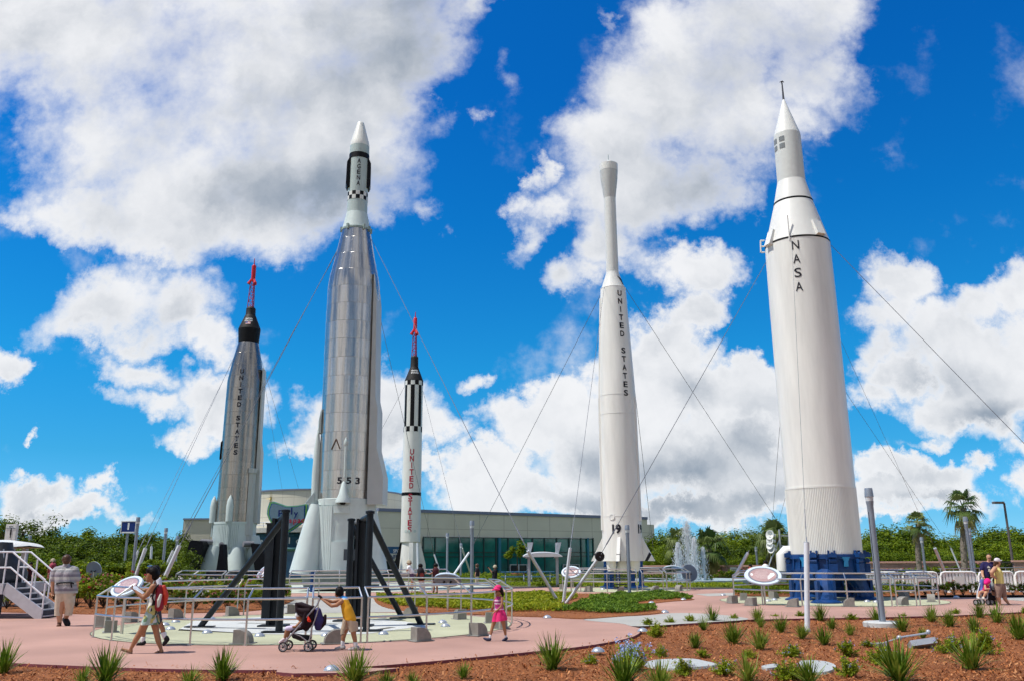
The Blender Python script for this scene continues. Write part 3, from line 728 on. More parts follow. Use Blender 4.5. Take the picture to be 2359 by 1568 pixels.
for y in (760, 880, 985, 1055): mb.lathe(r.prof([(y+.6, interp([(568, 71.3), (1124, 76.8)])(y)+.25), (y-.6, interp([(568, 71.3), (1124, 76.8)])(y)+.25)]), (r.b[0], r.b[1], 0), 80)
mb.lathe(r.prof([(1127, 77.9), (1123, 77.9)]), (r.b[0], r.b[1], 0), 80)
mb.build('seam_ring', CREAM, r.t)
r.column('lettering', 'NASA', (588, 681), -3, INK, hf, 15.5, 21, .005)
for d, y in ((-55, 556), (45, 548)):
    mb = MB(); mb.box(r.on(d, r.z(y), mf(r.z(y))+.02), (.16, .42, .7), r.az(d), Matrix.Rotation(-.35, 4, 'Y'))
    mb.build('equipment_box', WHITE, r.t)
mb = MB(); p0, p1 = r.on(-92, r.z(545), 72*k), r.on(-92, r.z(572), 73.5*k); o_ = Vector((-.16, 0, 0))
for a, b_ in ((p0, p0+o_), (p0+o_, p1+o_), (p1+o_, p1), ((p0+p1)/2, (p0+p1)/2+o_)): mb.tube(a, b_, .035, n=6)
mb.build('ladder_bracket', WHITE, r.t); mb = MB()
q = r.on(-12, r.z(550), mf(r.z(550))+.1); mb.tube(q+Vector((0, 0, .6)), q-Vector((0, 0, .5)), .03, n=6); mb.tube(q-Vector((0, 0, .4)), q+Vector((.5, 0, -.4)), .03, n=6)
mb.build('hand_grip', WHITE, r.t)
sk = [(1126, 76.6), (1274, 78.2)]
mb = MB(); zb, ztp = r.z(1275), r.z(1127); nR = 132; rb = 77.9*r.m(1275); rt = 76.6*r.m(1127); vs = []; fs = []
for i in range(nR*4):
    a = 2*math.pi*i/(nR*4); o_ = (.0, .022, .022, .0)[i % 4]
    for z_, r_ in ((zb, rb), (ztp, rt)): vs.append((r.b[0]+math.cos(a)*(r_+o_), r.b[1]+math.sin(a)*(r_+o_), z_))
nn = nR*4
for i in range(nn): fs.append((2*i, 2*((i+1) % nn), 2*((i+1) % nn)+1, 2*i+1))
mb.add(vs, fs); mb.build('ribbed_skirt', CREAM, r.t, smooth=False)
k = r.m(1270); mb = MB(); q = r.on(-88, r.z(1268), 78*k); mb.path([q+Vector((.3, 0, .0)), q+Vector((-.2, 0, -.02)), q+Vector((-.33, 0, -.15)), q+Vector((-.36, 0, -.75))], [.24, .24, .24, .22], 14); mb.build('pipe_elbow', WHITE, r.t)
st = thing('launch_stand', 'massive blue ring stand with clamps under the white NASA rocket', 'launch stand', r.b, 'blue launch stands')
rb = 77.5*k; z0, z1 = r.z(1316), r.z(1275)
mb = MB(); mb.lathe([(z0, rb*.86), (z0, rb*1.02), (z0+.1, rb*1.05), (z0+.3, rb*1.02), (z1-.2, rb*1.02), (z1-.18, rb*1.07), (z1-.03, rb*1.07), (z1, rb*.98)], (r.b[0], r.b[1], 0), 48)
mb.lathe([(z0-.28, rb*.98), (z0-.25, rb*1.05), (z0-.1, rb*1.05), (z0, rb*.95)], (r.b[0], r.b[1], 0), 48)
for i in range(24): mb.box(r.on(i*15, (z0+z1)/2, rb*1.03), (.1, .05, z1-z0-.25), r.az(i*15))
mb.build('support_ring', BLUE, st)
for d in (-78, -18, 8, 52, 84, 130, 180, 230):
    mb = MB(); p = r.on(d, z1, rb*1.12)
    mb.box(p+Vector((0, 0, -.05)), (.26, .3, .14), r.az(d)); mb.box(r.on(d+4.5, z1+.02, rb*1.07), (.09, .06, .22), r.az(d)); mb.box(r.on(d-4.5, z1+.02, rb*1.07), (.09, .06, .22), r.az(d)); mb.tube(r.on(d, z1+.02, rb*1.06), r.on(d, z1+.02, rb*1.2), .05, n=8); mb.tube(r.on(d-5, z1-.25, rb*1.13), r.on(d+5, z1-.25, rb*1.13), .09, n=8); mb.box(r.on(d, z0+.15, rb*1.1), (.22, .3, .35), r.az(d))
    mb.build('clamp', BLUE, st)
for d in (-35, 28):
    mb = MB(); c = r.on(d, (z0+z1)/2+.08, rb*1.1); q = [(-.16, .15), (.16, .15), (.07, -.02), (.07, -.2), (-.07, -.2), (-.07, -.02)]
    M = Matrix.Translation(c) @ Matrix.Rotation(r.az(d)+math.pi/2, 4, 'Z') @ Matrix.Rotation(math.pi/2, 4, 'X'); mb.prism(q, -.03, .03, M); mb.build('gusset', mat('light_blue_gusset', (.03, .22, .45), .4), st)
for gx, gy in ((1842, 1381), (1903, 1388), (1990, 1380), (1925, 1373), (1868, 1374), (1972, 1373)):
    g = Vector(G(gx, gy)); d = Vector((r.b[0], r.b[1], 0))-g; tp = g+d*.25
    mb = MB(); mb.path([g+Vector((0, 0, .05)), g+d*.05+Vector((0, 0, .5)), tp+Vector((0, 0, z0-.1))], [.34, .29, .34], 10)
    mb.lathe([(0, .55), (.05, .55), (.1, .42), (.14, .3), (.3, .27)], g, 20)
    for sx in (-1, 1): mb.box(g+Vector((sx*.28, -.02, .42)), (.1, .3, .7))
    mb.build('leg', BLUE, st, 25)
# ---------------------------------------------------------------- ground, paths, beds
def groundmat(name, cols, scale, bump, rough=.95, detail=8, stops=None, big=0.0, dark=None):
    m = bpy.data.materials.new(name); m.use_nodes = True; nt = m.node_tree; L = nt.links.new; b = nt.nodes['Principled BSDF']
    tc = N(nt, 'ShaderNodeTexCoord'); n1 = N(nt, 'ShaderNodeTexNoise'); n1.inputs['Scale'].default_value = scale; n1.inputs['Detail'].default_value = detail; n1.inputs['Roughness'].default_value = .7
    L(tc.outputs['Object'], n1.inputs['Vector'])
    cr = N(nt, 'ShaderNodeValToRGB'); n = len(cols)
    for i, c in enumerate(cols):
        e = cr.color_ramp.elements[i] if i < 2 else cr.color_ramp.elements.new(.5)
        e.position = (stops[i] if stops else .3+.4*i/(n-1)); e.color = (*c, 1)
    L(n1.outputs['Fac'], cr.inputs[0])
    n2 = N(nt, 'ShaderNodeTexNoise'); n2.inputs['Scale'].default_value = .45; n2.inputs['Detail'].default_value = 5; L(tc.outputs['Object'], n2.inputs['Vector'])
    mr = N(nt, 'ShaderNodeMapRange'); L(n2.outputs['Fac'], mr.inputs['Value']); mr.inputs['From Min'].default_value = .3; mr.inputs['From Max'].default_value = .7; mr.inputs['To Min'].default_value = 1-big; mr.inputs['To Max'].default_value = 1+big*.6
    mx = N(nt, 'ShaderNodeMix', data_type='RGBA', blend_type='MULTIPLY'); mx.inputs[0].default_value = 1
    L(cr.outputs[0], mx.inputs[6]); L(mr.outputs[0], mx.inputs[7]); L(mx.outputs[2], b.inputs['Base Color'])
    b.inputs['Roughness'].default_value = rough; b.inputs['Specular IOR Level'].default_value = .25
    bp = N(nt, 'ShaderNodeBump'); bp.inputs['Strength'].default_value = bump; bp.inputs['Distance'].default_value = .03; L(n1.outputs['Fac'], bp.inputs['Height']); L(bp.outputs[0], b.inputs['Normal'])
    return m
PINK = groundmat('pink_concrete', [(.38, .225, .180), (.46, .275, .225)], 40, .12, big=.17)
PINKEDGE = mat('kerb_maroon', (.20, .055, .07), .8, var=.2)
GREYPATH = groundmat('grey_path_concrete', [(.34, .335, .31), (.42, .41, .375)], 40, .12, big=.08)
GREEN = groundmat('pale_green_concrete', [(.40, .41, .27), (.47, .47, .33)], 30, .1, big=.16)
MULCH = groundmat('mulch', [(.10, .030, .010), (.50, .20, .072), (.24, .082, .026)], 34, .7, stops=[.30, .70, .5], big=.25)
SOIL = groundmat('grassy_soil', [(.05, .075, .02), (.11, .13, .04), (.16, .13, .06)], 3, .4, big=.3)
sheet('ground', [(-1800, -60), (1800, -60), (1800, 2600), (-1800, 2600)], -.075, SOIL)
front = [(-500, 1490), (-250, 1509), (0, 1524), (150, 1531), (340, 1538), (540, 1541.5), (700, 1540), (850, 1533), (1000, 1521), (1120, 1510), (1250, 1497), (1350, 1486), (1440, 1470), (1472, 1457), (1478, 1446)]
far_edge = [(1452, 1441), (1604, 1434), (1720, 1426), (1850, 1423), (2000, 1421), (2200, 1416), (2358, 1408), (2900, 1388)]
back = [(2900, 1373), (2358, 1374), (2100, 1375), (1740, 1374), (1690, 1353), (1178, 1350), (900, 1351), (700, 1352), (560, 1354), (300, 1360), (-300, 1362), (-700, 1375)]
pf = smooth_line(GP(front), 6, False)
plaza = pf+GP(far_edge)+GP(back)
sheet('path', plaza, 0, PINK, PINKEDGE, .09)
mulch_poly = [(-40, -8)]+[(p[0], p[1]) for p in [(-40, pf[0][1])]]+[(p[0], p[1]+.15) for p in pf]+[(p[0], p[1]+.1) for p in GP(far_edge)]+[(60, G(2900, 1388)[1]), (60, -8)]
sheet('mulch_bed', mulch_poly, -.05, MULCH)
# grey link path
gl = GP([(1343, 1426), (1430, 1419), (1500, 1416), (1549, 1411), (1620, 1412), (1690, 1418), (1720, 1426), (1604, 1433.5), (1470, 1441.5), (1430, 1435)])
sheet('grey_path', smooth_line(gl, 4), .004, GREYPATH)
sheet('grey_path', GP([(640, 1386), (670, 1384), (700, 1372), (850, 1372), (865, 1380), (880, 1392), (920, 1400), (930, 1408), (650, 1412), (600, 1409)]), .004, GREYPATH)
sheet('grey_path', GP([(1600, 1367), (1690, 1364), (1740, 1366), (1690, 1370), (1630, 1372)]), .004, GREYPATH)
sheet('grey_path', GP([(2260, 1375), (2900, 1374), (2900, 1381), (2358, 1383), (2300, 1379)]), .004, GREYPATH)
RC = {'a': (-5.163, 22.89, 5.13), 'd': (5.686, 46.12, 3.48), 'j': (12.0, 33.74, 4.11), 'b': (-10.6, 53.5, 9.5)}
def disc(name, c, r, z, m): return sheet(name, [(c[0]+r*math.cos(2*math.pi*i/96), c[1]+r*math.sin(2*math.pi*i/96)) for i in range(96)], z, m)
def band(name, c, r0, r1, z, m):
    mb = MB(); n = 96
    mb.add([(c[0]+r*math.cos(2*math.pi*i/n), c[1]+r*math.sin(2*math.pi*i/n), z) for r in (r0, r1) for i in range(n)], [(i, (i+1) % n, n+(i+1) % n, n+i) for i in range(n)])
    return tag(mb.build(name, m, smooth=False), kind='structure')
JOINT = mat('joint_line', (.12, .115, .09), .9, var=.1)
for q in 'adj':
    c = RC[q]; disc('ring_pavement', c, c[2]-.05, .008, GREEN)
    band('pavement_joint', c, c[2]-.05, c[2]-.02, .009, JOINT)
disc('ring_pavement', RC['b'], RC['b'][2]-.05, .008, groundmat('far_green_concrete', [(.45, .50, .42), (.52, .55, .48)], 30, .1, big=.1))
SLAB = groundmat('worn_white_slab', [(.46, .48, .46), (.60, .61, .60)], 8, .1, big=.1)
sheet('concrete_pad', GP([Z1(1490, 1145), Z1(1560, 1070), Z1(1750, 1040), Z2(90, 1035), Z2(500, 1020), Z2(1000, 1035), Z2(1400, 1075), Z2(1600, 1105), Z2(1300, 1140), Z2(1000, 1170), Z2(700, 1175), Z2(300, 1180)][:1]+[Z1(1610, 1068), Z2(90, 1040), Z2(300, 1022), Z2(1000, 1040), Z2(1400, 1072), Z2(1610, 1104), Z2(1320, 1140), Z2(1080, 1175), Z2(640, 1182), Z2(240, 1178), Z1(1500, 1135)]), .013, SLAB)
mb = MB()
for a, b_, w in ((Z2(0, 1085), Z2(560, 1090), .05), (Z2(0, 1060), Z2(420, 1055), .04), (Z2(560, 1100), Z2(1000, 1075), .04), (Z2(1040, 1160), Z2(1290, 1120), .09), (Z1(1560, 1125), Z2(230, 1128), .05), (Z2(730, 1040), Z2(1400, 1062), .05)):
    p = Vector(G(*a)); q = Vector(G(*b_)); t = (q-p).normalized(); s_ = Vector((-t.y, t.x, 0))*w; u_ = Vector((0, 0, .017))
    mb.add([p+s_+u_, q+s_+u_, q-s_+u_, p-s_+u_], [(3, 2, 1, 0)])
tag(mb.build('slab_joint', JOINT, smooth=False), kind='structure')
# planted beds
island = smooth_line(GP([(862, 1381), (872, 1374), (960, 1374), (1060, 1375), (1178, 1369), (1300, 1366), (1453, 1369), (1540, 1374), (1599, 1380), (1550, 1384), (1490, 1391), (1478, 1396), (1500, 1402), (1532, 1409), (1490, 1415), (1420, 1420), (1343, 1425), (1260, 1421), (1178, 1418.5), (1050, 1413), (940, 1408), (880, 1396)]), 3)
rose = smooth_line(GP([(-500, 1406), (-200, 1409), (0, 1409), (206, 1414), (300, 1413), (420, 1411), (560, 1408), (630, 1398), (668, 1386), (660, 1376), (500, 1364), (300, 1364), (0, 1366), (-300, 1370), (-600, 1385)]), 3)
hedge = GP([(2075, 1372), (2358, 1372), (2900, 1372), (2900, 1356), (2358, 1353), (2075, 1352)])
hedge2 = GP([(1690, 1371), (1780, 1374), (2090, 1373), (2090, 1350), (1720, 1352), (1696, 1356)])
lawn = GP([(1000, 1347), (1178, 1349), (1690, 1352), (1720, 1350), (1760, 1330), (1400, 1324), (1000, 1326)])
for nm, p in (('island', island), ('rose', rose)): sheet('mulch_bed', p, .02, MULCH, MULCH, .02)
sheet('mulch_bed', hedge, .02, MULCH); sheet('mulch_bed', hedge2, .024, MULCH); sheet('lawn', lawn, -.02, SOIL)
# loose chips of bark: too many to count
def chips(name, poly, n, z, near):
    mb = MB(); xs = [p[0] for p in poly]; ys = [p[1] for p in poly]; k = 0; r = random.Random(5)
    y0, y1 = max(min(ys), 11.5), max(ys)
    while k < n:
        x = r.uniform(max(min(xs), -17), min(max(xs), 22)); y = y0+(y1-y0)*(r.random()**near)
        if abs(x) > y*.66+1 or not inside((x, y), poly): 
            k += .1; continue
        l = r.uniform(.015, .055); w = l*r.uniform(.2, .5); a = r.uniform(0, 6.3); t1, t2 = r.gauss(0, .45), r.gauss(0, .35)
        c, s = math.cos(a), math.sin(a); zz = z+abs(t1)*l*.5+r.uniform(0, .014); mb.mi = r.choice((0, 0, 1, 1, 1, 2))
        mb.add([(x+c*dx*l-s*dy*w, y+s*dx*l+c*dy*w, zz+dx*l*t1+dy*w*t2) for dx, dy in ((-.5, -.5), (.5, -.4), (.5, .5), (-.5, .4))], [(0, 1, 2, 3)]); k += 1
    return tag(mb.build(name, [mat('bark_dark', (.14, .045, .015), .9, var=.3), mat('bark_red', (.38, .135, .045), .9, var=.3), mat('bark_pale', (.48, .22, .095), .9, var=.25)], smooth=False), kind='stuff')
chips('bark_chips', mulch_poly, 70000, -.048, 1.9)
spill = [(p[0], p[1]-.02) for p in pf[20:]]+[(p[0], p[1]+.4) for p in pf[:19:-1]]
chips('bark_chips', spill, 520, .002, 1)
chips('bark_chips', island, 3500, .022, 1); chips('bark_chips', rose, 5000, .022, 1)
# ---------------------------------------------------------------- railings, frames, lamps, masts, wires
ROUND = 'steel railings round the rocket pads'
def railing(label, c, a0, a1, posts, h=(.49, .88, 1.07), inset=.3, rr=.021):
    cx, cy, r = c; P = lambda a, rad, z: Vector((cx+math.cos(a)*rad, cy+math.sin(a)*rad, z))
    m = P((a0+a1)/2, r, 0); t = thing('railing', label, 'railing', m, ROUND)
    n = max(4, int(abs(a1-a0)*r/.35))
    arc = lambda rad, z: [P(a0+(a1-a0)*i/n, rad, z) for i in range(n+1)]
    MB().path(arc(r, h[0]), rr, 8).build('rail', STEEL, t); MB().path(arc(r, h[1]), rr, 8).build('rail', STEEL, t); MB().path(arc(r-inset, h[2]), rr, 8).build('rail', STEEL, t)
    for i in range(posts):
        a = a0+(a1-a0)*i/(posts-1)
        MB().tube(P(a, r, 0), P(a, r, h[1]), rr, n=8).lathe([(0, .05), (.012, .05)], P(a, r, .0), 12).build('post', STEEL, t)
        MB().tube(P(a, r, h[1]), P(a, r-inset, h[2]), rr*.9, n=8).build('brace', STEEL, t)
def ang(c, x, y):
    g = G(x, y); return math.atan2(g[1]-c[1], g[0]-c[0])
A = RC['a']
def rail_px(c, xs, labels, y=1440):      # split a ring at the gaps seen at these columns of its near side
    pass
def col_ang(c, x, near=True):            # angle on the ring of the post seen in column x
    best = None
    for i in range(1440):
        a = 2*math.pi*i/1440; p = proj((c[0]+c[2]*math.cos(a), c[1]+c[2]*math.sin(a), 0))
        # near side points face the camera
        nf = (math.cos(a)*(-c[0])+math.sin(a)*(-c[1])+0) > 0 if True else True
        d = c[2]; facing = (math.cos(a)*(c[0]+c[2]*math.cos(a))+math.sin(a)*(c[1]+c[2]*math.sin(a))) < 0
        if facing == near:
            e = abs(p[0]-x)
            if best is None or e < best[0]: best = (e, a)
    return best[1]
ca = lambda x: col_ang(A, x)
PI2 = 2*math.pi
segs = [(ca(214), ca(701), 6, 'long curved steel railing in front of the pale pad, left of the stroller'),
        (ca(716), ca(829), 2, 'short steel railing section behind the boy in yellow'),
        (ca(846), ca(1150), 4, 'curved steel railing section between the boy in yellow and the girl in pink')]
for a0, a1, n, lb in segs: railing(lb, A, a0 % PI2, a1 % PI2, n)
fa = lambda x: col_ang(A, x, False) % PI2
railing('steel railing section curving round the right end of the front pad, behind the girl', A, (ca(1166) % PI2)-PI2, fa(1150), 3)
railing('far steel railing across the back of the front pad, right of the black frames', A, fa(1140), fa(830), 4)
railing('far steel railing across the back of the front pad, behind the black frames', A, fa(815), fa(560), 4)
railing('far steel railing across the back of the front pad, in front of the rose bed', A, fa(545), fa(240), 4)
D_ = RC['d']; cd = lambda x, n=True: col_ang(D_, x, n) % PI2
railing('steel railing in front of the blue legs of the rocket numbered 19', D_, cd(1296), cd(1468), 4, rr=.026)
railing('steel railing section right of the lamp at the rocket numbered 19', D_, cd(1480), cd(1528), 2, rr=.026)
railing('steel railing round the right end of the pad of the rocket numbered 19', D_, cd(1537)-PI2, cd(1560, False), 4, rr=.026)
railing('far steel railing behind the blue legs of the rocket numbered 19', D_, cd(1535, False), cd(1320, False), 5, rr=.026)
J_ = RC['j']; cj = lambda x, n=True: col_ang(J_, x, n) % PI2
railing('steel railing in front of the big blue ring stand', J_, cj(1692), cj(2055), 5, rr=.025)
railing('steel railing section right of the near grey lamp post', J_, cj(2066), cj(2112), 2, rr=.025)
railing('steel railing section at the right end of the big blue ring stand pad', J_, cj(2120), cj(2164), 2, rr=.025)
railing('far steel railing behind the big blue ring stand', J_, cj(2150, False), cj(1900, False), 4, rr=.025)
railing('far steel railing behind the oval sign, left of the blue ring stand', J_, cj(1880, False), cj(1690, False), 3, rr=.025)
B_ = RC['b']; cb_ = lambda x, n=True: col_ang(B_, x, n) % PI2
for x0, x1, n, lb in ((402, 508, 3, 'left railing section below the silver rocket with the black capsule'), (515, 640, 4, 'railing section behind the slanting brace of the left black frame'), (665, 838, 4, 'railing section below the grey skirt of the tallest silver rocket'), (846, 940, 3, 'railing section left of the visitor in a white shirt'), (948, 1036, 3, 'railing section the far visitors in dark red lean on')):
    railing(lb, B_, cb_(x0), cb_(x1), n, rr=.032)
# quarter-round foot lights
def wedge_mb(w=.34, h=.27, d=.26):
    q = [(-w/2, 0), (w/2, 0), (w/2, h)]+[(-w/2+w*.75-w*.75*math.sin(i*math.pi/16), h-h*.85*(1-math.cos(i*math.pi/16))) for i in range(9)]
    return q
FOOTC = mat('foot_light_concrete', (.25, .235, .21), .85, var=.16, scale=9, bump=.2, bscale=60)
WM = MB(); q = wedge_mb(); WM.prism(q, -.13, .13, Matrix.Rotation(math.pi/2, 4, 'X'))
FOOT = []
def wedge(x, y, c, label, group='quarter round concrete foot lights', flip=False):
    g = G(x, y)
    a = math.atan2(g[1]-c[1], g[0]-c[0])
    if not FOOT:
        t = thing('foot_light', label, 'foot light', (0, 0, 0), group); WM.build('housing', FOOTC, t, 30)
        MB().box((0, 0, .008), (.46, .34, .012)).build('base_plate', mat('foot_plate', (.25, .25, .24), .7), t); FOOT.append(t)
    else:
        t = copy_tree(FOOT[0]); t['label'] = label
    t.location = (g[0], g[1], .008); t.rotation_euler = (0, 0, a+math.pi/2); t.scale = (-1 if flip else 1, 1, 1)
wl = [(Z2(40, 1255), 'centre left of the stroller wheels', 1), (Z2(790, 1255), 'behind the legs of the boy in yellow', 0), (Z2(1530, 1232), 'right of the boy, between two railing posts', 1), (Z2(2010, 1186), 'left of the feet of the girl in pink', 1), (Z2(1855, 1050), 'far side, left of the girl in pink', 1), (Z2(2112, 1080), 'just behind the girl in pink', 1), (Z2(2195, 1128), 'between the legs of the girl in pink', 1), (Z1(925, 1160), 'nearest the left railing end', 0), (Z1(865, 1112), 'behind the left railing end', 0), (Z1(1097, 1072), 'left of the woman in the patterned dress', 0), (Z1(1470, 1042), 'right of the woman in the patterned dress', 0), (Z1(1945, 1020), 'far side, left of the left black frame', 0), (Z2(455, 998), 'far side, between the black frames', 0), (Z2(1440, 1030), 'far side, right of the black frames', 1)]
for p, lb, fl in wl: wedge(*p, A, 'concrete foot light on the front pad, '+lb, flip=bool(fl))
for x, y, lb in ((Z3(575, 800)+('left end',)), (Z3(795, 818)+('second from the left',)), (Z3(1065, 822)+('middle',)), (Z3(1350, 818)+('right of the lamp',)), (Z3(1550, 810)+('right end',))): wedge(x, y, D_, 'small concrete foot light at the rocket numbered 19, '+lb)
for x, y, lb in ((Z3(2000, 915)+('leftmost',)), (Z3(2095, 890)+('far left',)), (Z3(2155, 935)+('second from the left',)), (Z4(370, 945)+('left of the white mast',)), (Z4(838, 942)+('left of the grey lamp post',)), (Z4(1285, 930)+('right of the grey lamp post',)), (Z4(1300, 868)+('far right',)), (Z4(1530, 905)+('rightmost',)), (Z4(210, 875)+('behind the oval sign',)), (Z4(560, 860)+('behind the blue legs',))): wedge(x, y, J_, 'concrete foot light round the blue ring stand, '+lb)
# domed ground lights
DOME = []
def dome(x, y, lb, z=.0, s=1.0):
    g = G(x, y)
    if not DOME:
        t = thing('ground_light', lb, 'ground light', (0, 0, 0), 'domed ground lights'); MB().lathe([(0, .19), (.012, .19), (.05, .165), (.09, .11), (.112, .05), (.115, .001)], n=28).build('dome', mat('silver_dome', (.50, .53, .57), .3, metal=.55, var=.06), t); MB().lathe([(0, .2), (.01, .2), (.011, .19)], n=28).build('collar', GALV, t); DOME.append(t)
    else: t = copy_tree(DOME[0]); t['label'] = lb
    t.location = (g[0], g[1], z); t.scale = (s*.62, s*.62, s*.7); t.rotation_euler.z = rng.random()*6
for p, lb in ((Z2(178, 1195), 'below the left black frame'), (Z2(1215, 1178), 'right of the boy in yellow'), (Z2(1735, 1112), 'right of the right black braces'), (Z2(1712, 1080), 'behind the one right of the right braces'), (Z2(1206, 1042), 'far side, right of the black frames'), (Z2(735, 1192), 'behind the stroller'), (Z1(1735, 1168), 'left of the left brace foot'), (Z1(1428, 1138), 'right of the woman in the dress'), (Z1(1382, 1103), 'just behind the woman in the dress'), (Z1(1472, 1076), 'behind the railing, right of the woman'), (Z1(1772, 1052), 'above the foot of the left brace'), (Z2(1545, 1135), 'near the right brace foot')): dome(*p, 'silver domed ground light on the front pad, '+lb, .008)
for p, lb in ((Z2(780, 1478), 'on the maroon kerb below the boy in yellow'), (Z3(1248, 1152), 'at the tip of the pink path by the mulch'), (Z3(875, 1322), 'on the kerb left of the blue flowers'), (Z3(1435, 994), 'at the right tip of the green island bed'), (Z3(1322, 916), 'on the inner bend of the green island bed'), (Z3(1590, 889), 'far right edge of the green island bed'), (Z3(450, 1038), 'lower left edge of the green island bed'), (Z3(1922, 850), 'far on the path left of the blue stand'), (Z4(1738, 868), 'far right at the red flower hedge')): dome(*p, 'silver domed ground light '+lb, .005)
for p, lb in ((Z4(990, 905), 'right of the white mast'), (Z4(1065, 908), 'left of the grey lamp post'), (Z4(800, 912), 'near the right of the white mast'), (Z4(160, 900), 'behind the oval sign'), (Z4(215, 890), 'far left by the blue leg')): dome(*p, 'silver domed ground light at the blue ring stand, '+lb, .008)
for p, lb in ((Z3(915, 800), 'left blue leg'), (Z3(1110, 795), 'lamp post'), (Z3(1240, 798), 'right blue leg')): dome(*p, 'small silver domed ground light by the '+lb+' of the rocket numbered 19', .008)
# kerb pad below the boy
g0 = G(*Z2(770, 1485)); sheet('kerb_pad', [(g0[0]-.8, g0[1]-.05), (g0[0]-.5, g0[1]-.22), (g0[0]+.5, g0[1]-.18), (g0[0]+1.0, g0[1]+.35), (g0[0]-.9, g0[1]+.4)], .003, PINK, PINKEDGE, .09)

# lamp columns
def lamp(bx, by, ty, label, rb=.078):
    g = G(bx, by); h = zof(g, ty); t = thing('lamp_post', label, 'lamp post', g, 'grey lamp columns')
    MB().lathe([(0, rb), (h-.75, rb*1.0), (h-.45, rb*1.02), (h-.33, rb*1.25)], g, 20).build('column', LAMPG, t)
    MB().lathe([(h-.33, rb*1.15), (h-.22, rb*1.3)], g, 20).build('lens', mat('lamp_lens', (.62, .66, .68), .15, var=.03), t)
    MB().lathe([(h-.22, rb*1.42), (h-.02, rb*1.25), (h, rb*1.15), (h+.001, .001)], g, 20).build('cap', LAMPG, t)
    MB().lathe([(0, rb*1.5), (.03, rb*1.5), (.05, rb*1.05)], g, 20).build('base_plate', LAMPG, t)
    MB().tube((g[0]-rb*.9, g[1]-rb*.45, .1), (g[0]-rb*.9, g[1]-rb*.45, h-.6), .008, n=5).build('seam', DGREY, t)
    return g
gl_ = lamp(2033, 1437, 1123, 'nearest grey lamp column, on a round concrete base in the mulch')
tag(MB().lathe([(-.06, .46), (.05, .46), (.07, .43)], gl_, 32).build('concrete_footing', PALECONC), 'round concrete base under the nearest lamp column', 'footing')
for a in ((1450, 1371, 1208, 'grey lamp column in front of the rocket numbered 19'), (1086, 1373, 1198, 'grey lamp column standing at the green bed behind the girl in pink'), (301, 1366, 1190, 'tall grey lamp column rising behind the big oval sign at left', ), (370, 1356, 1215, 'grey lamp column between the leaning masts and the silver rocket'), (399, 1350, 1233, 'thin grey lamp column beside the two parallel leaning masts'), (1029, 1341, 1227, 'grey lamp column in front of the left end of the glass wall'), (1061, 1338, 1250, 'small grey lamp column behind the strut, by the glass wall'), (2245, 1361, 1189, 'grey lamp column left of the family at the right edge'), (2249, 1350, 1216, 'grey lamp column just behind the one beside the family'), (2134, 1340, 1236, 'small grey lamp column between the two palms'), (1746, 1332, 1258, 'small grey lamp column above the oval sign by the pink wall'), (56, 1342, 1233, 'small grey lamp column behind the staircase at left')): lamp(*a)

# guy-wire masts (white tubes) and wires
def mast(p0, p1, Y0, Y1, label, r=.09, wheel=False):
    r *= .68; a = Vector(G(*p0)) if Y0 is None else Vector(at(*p0, Y0)); b = Vector(at(*p1, Y1))
    t = thing('mast', label, 'mast', a, 'white masts holding the guy wires')
    MB().tube(a, b, r, n=14).build('tube', MAST, t); MB().lathe([(0, r*1.0), (.012, r*1.0), (.02, r*.9)], b, 14, ax=b-a).tube(b, b+(b-a).normalized()*.14, r*.22, n=6).build('cap', GALV, t)
    MB().lathe([(-.06, r*1.15), (.01, r*1.15)], (a.x, a.y, 0), 16).build('foot', GALV, t)
    if wheel: MB().lathe([(-.05, .17), (.05, .17)], b, 20, ax=(-.25, 1, .1)).build('pulley', mat('pulley_black', (.02, .015, .014), .6), t)
    return b
def wire(p, q, label, r=.02, sag=.0, turn=True):
    p = Vector(p); q = Vector(q); t = thing('guy_wire', label, 'guy wire', q, 'steel guy wires of the rockets')
    r *= .58; n = 10; pts = [p.lerp(q, i/n)-Vector((0, 0, sag*4*(i/n)*(1-i/n))) for i in range(n+1)]
    MB().path(pts, r, 6).build('cable', WIRE, t)
    d = (q-p).normalized()
    MB().tube(q-d*1.2, q-d*.5, r*2.0, n=6).build('turnbuckle', WIRE, t)
    return t
D = lambda g: g[1]
gB = G(1297, 1389)
mv1 = mast((1287, 1388), (1216, 1268), None, gB[1]-1.0, 'left leaning white mast of the three in the green island bed', .085)
mv2 = mast((1297, 1390), (1313, 1262), None, gB[1]-.6, 'middle upright white mast of the three in the green island bed', .085)
mv3 = mast((1303, 1389), (1381, 1280), None, gB[1]-1.0, 'right leaning white mast with a black pulley in the green island bed', .085, True)
mj = mast((1859, 1449), (1857, 1249), None, G(1859, 1449)[1]+.1, 'upright white mast in the mulch before the blue ring stand', .09)
mr1 = mast((2186, 1340), (2153, 1262), 46, 45, 'leaning white mast right of the blue ring stand', .11)
mr2 = mast((2225, 1345), (2190, 1262), 52, 52, 'thin grey leaning mast left of the tall palm', .07)
mr3 = mast((1690, 1330), (1722, 1272), 47, 47, 'leaning white mast above the left end of the right railing', .12)
ml1 = mast((372, 1345), (413, 1256), 44, 44, 'right one of the two parallel leaning masts before the silver rocket', .15)
ml2 = mast((362, 1345), (398, 1268), 47, 47, 'left thinner one of the two parallel leaning masts before the silver rocket', .09)
ml3 = mast((306, 1345), (335, 1262), 46, 46, 'leaning white mast right beside the tall lamp column at left', .14)
ml4 = mast((296, 1340), (318, 1268), 50, 50, 'thin leaning white mast behind the tall lamp column at left', .09)
ml5 = mast((344, 1345), (349, 1258), 52, 52, 'short upright white mast with a round head at left', .1)
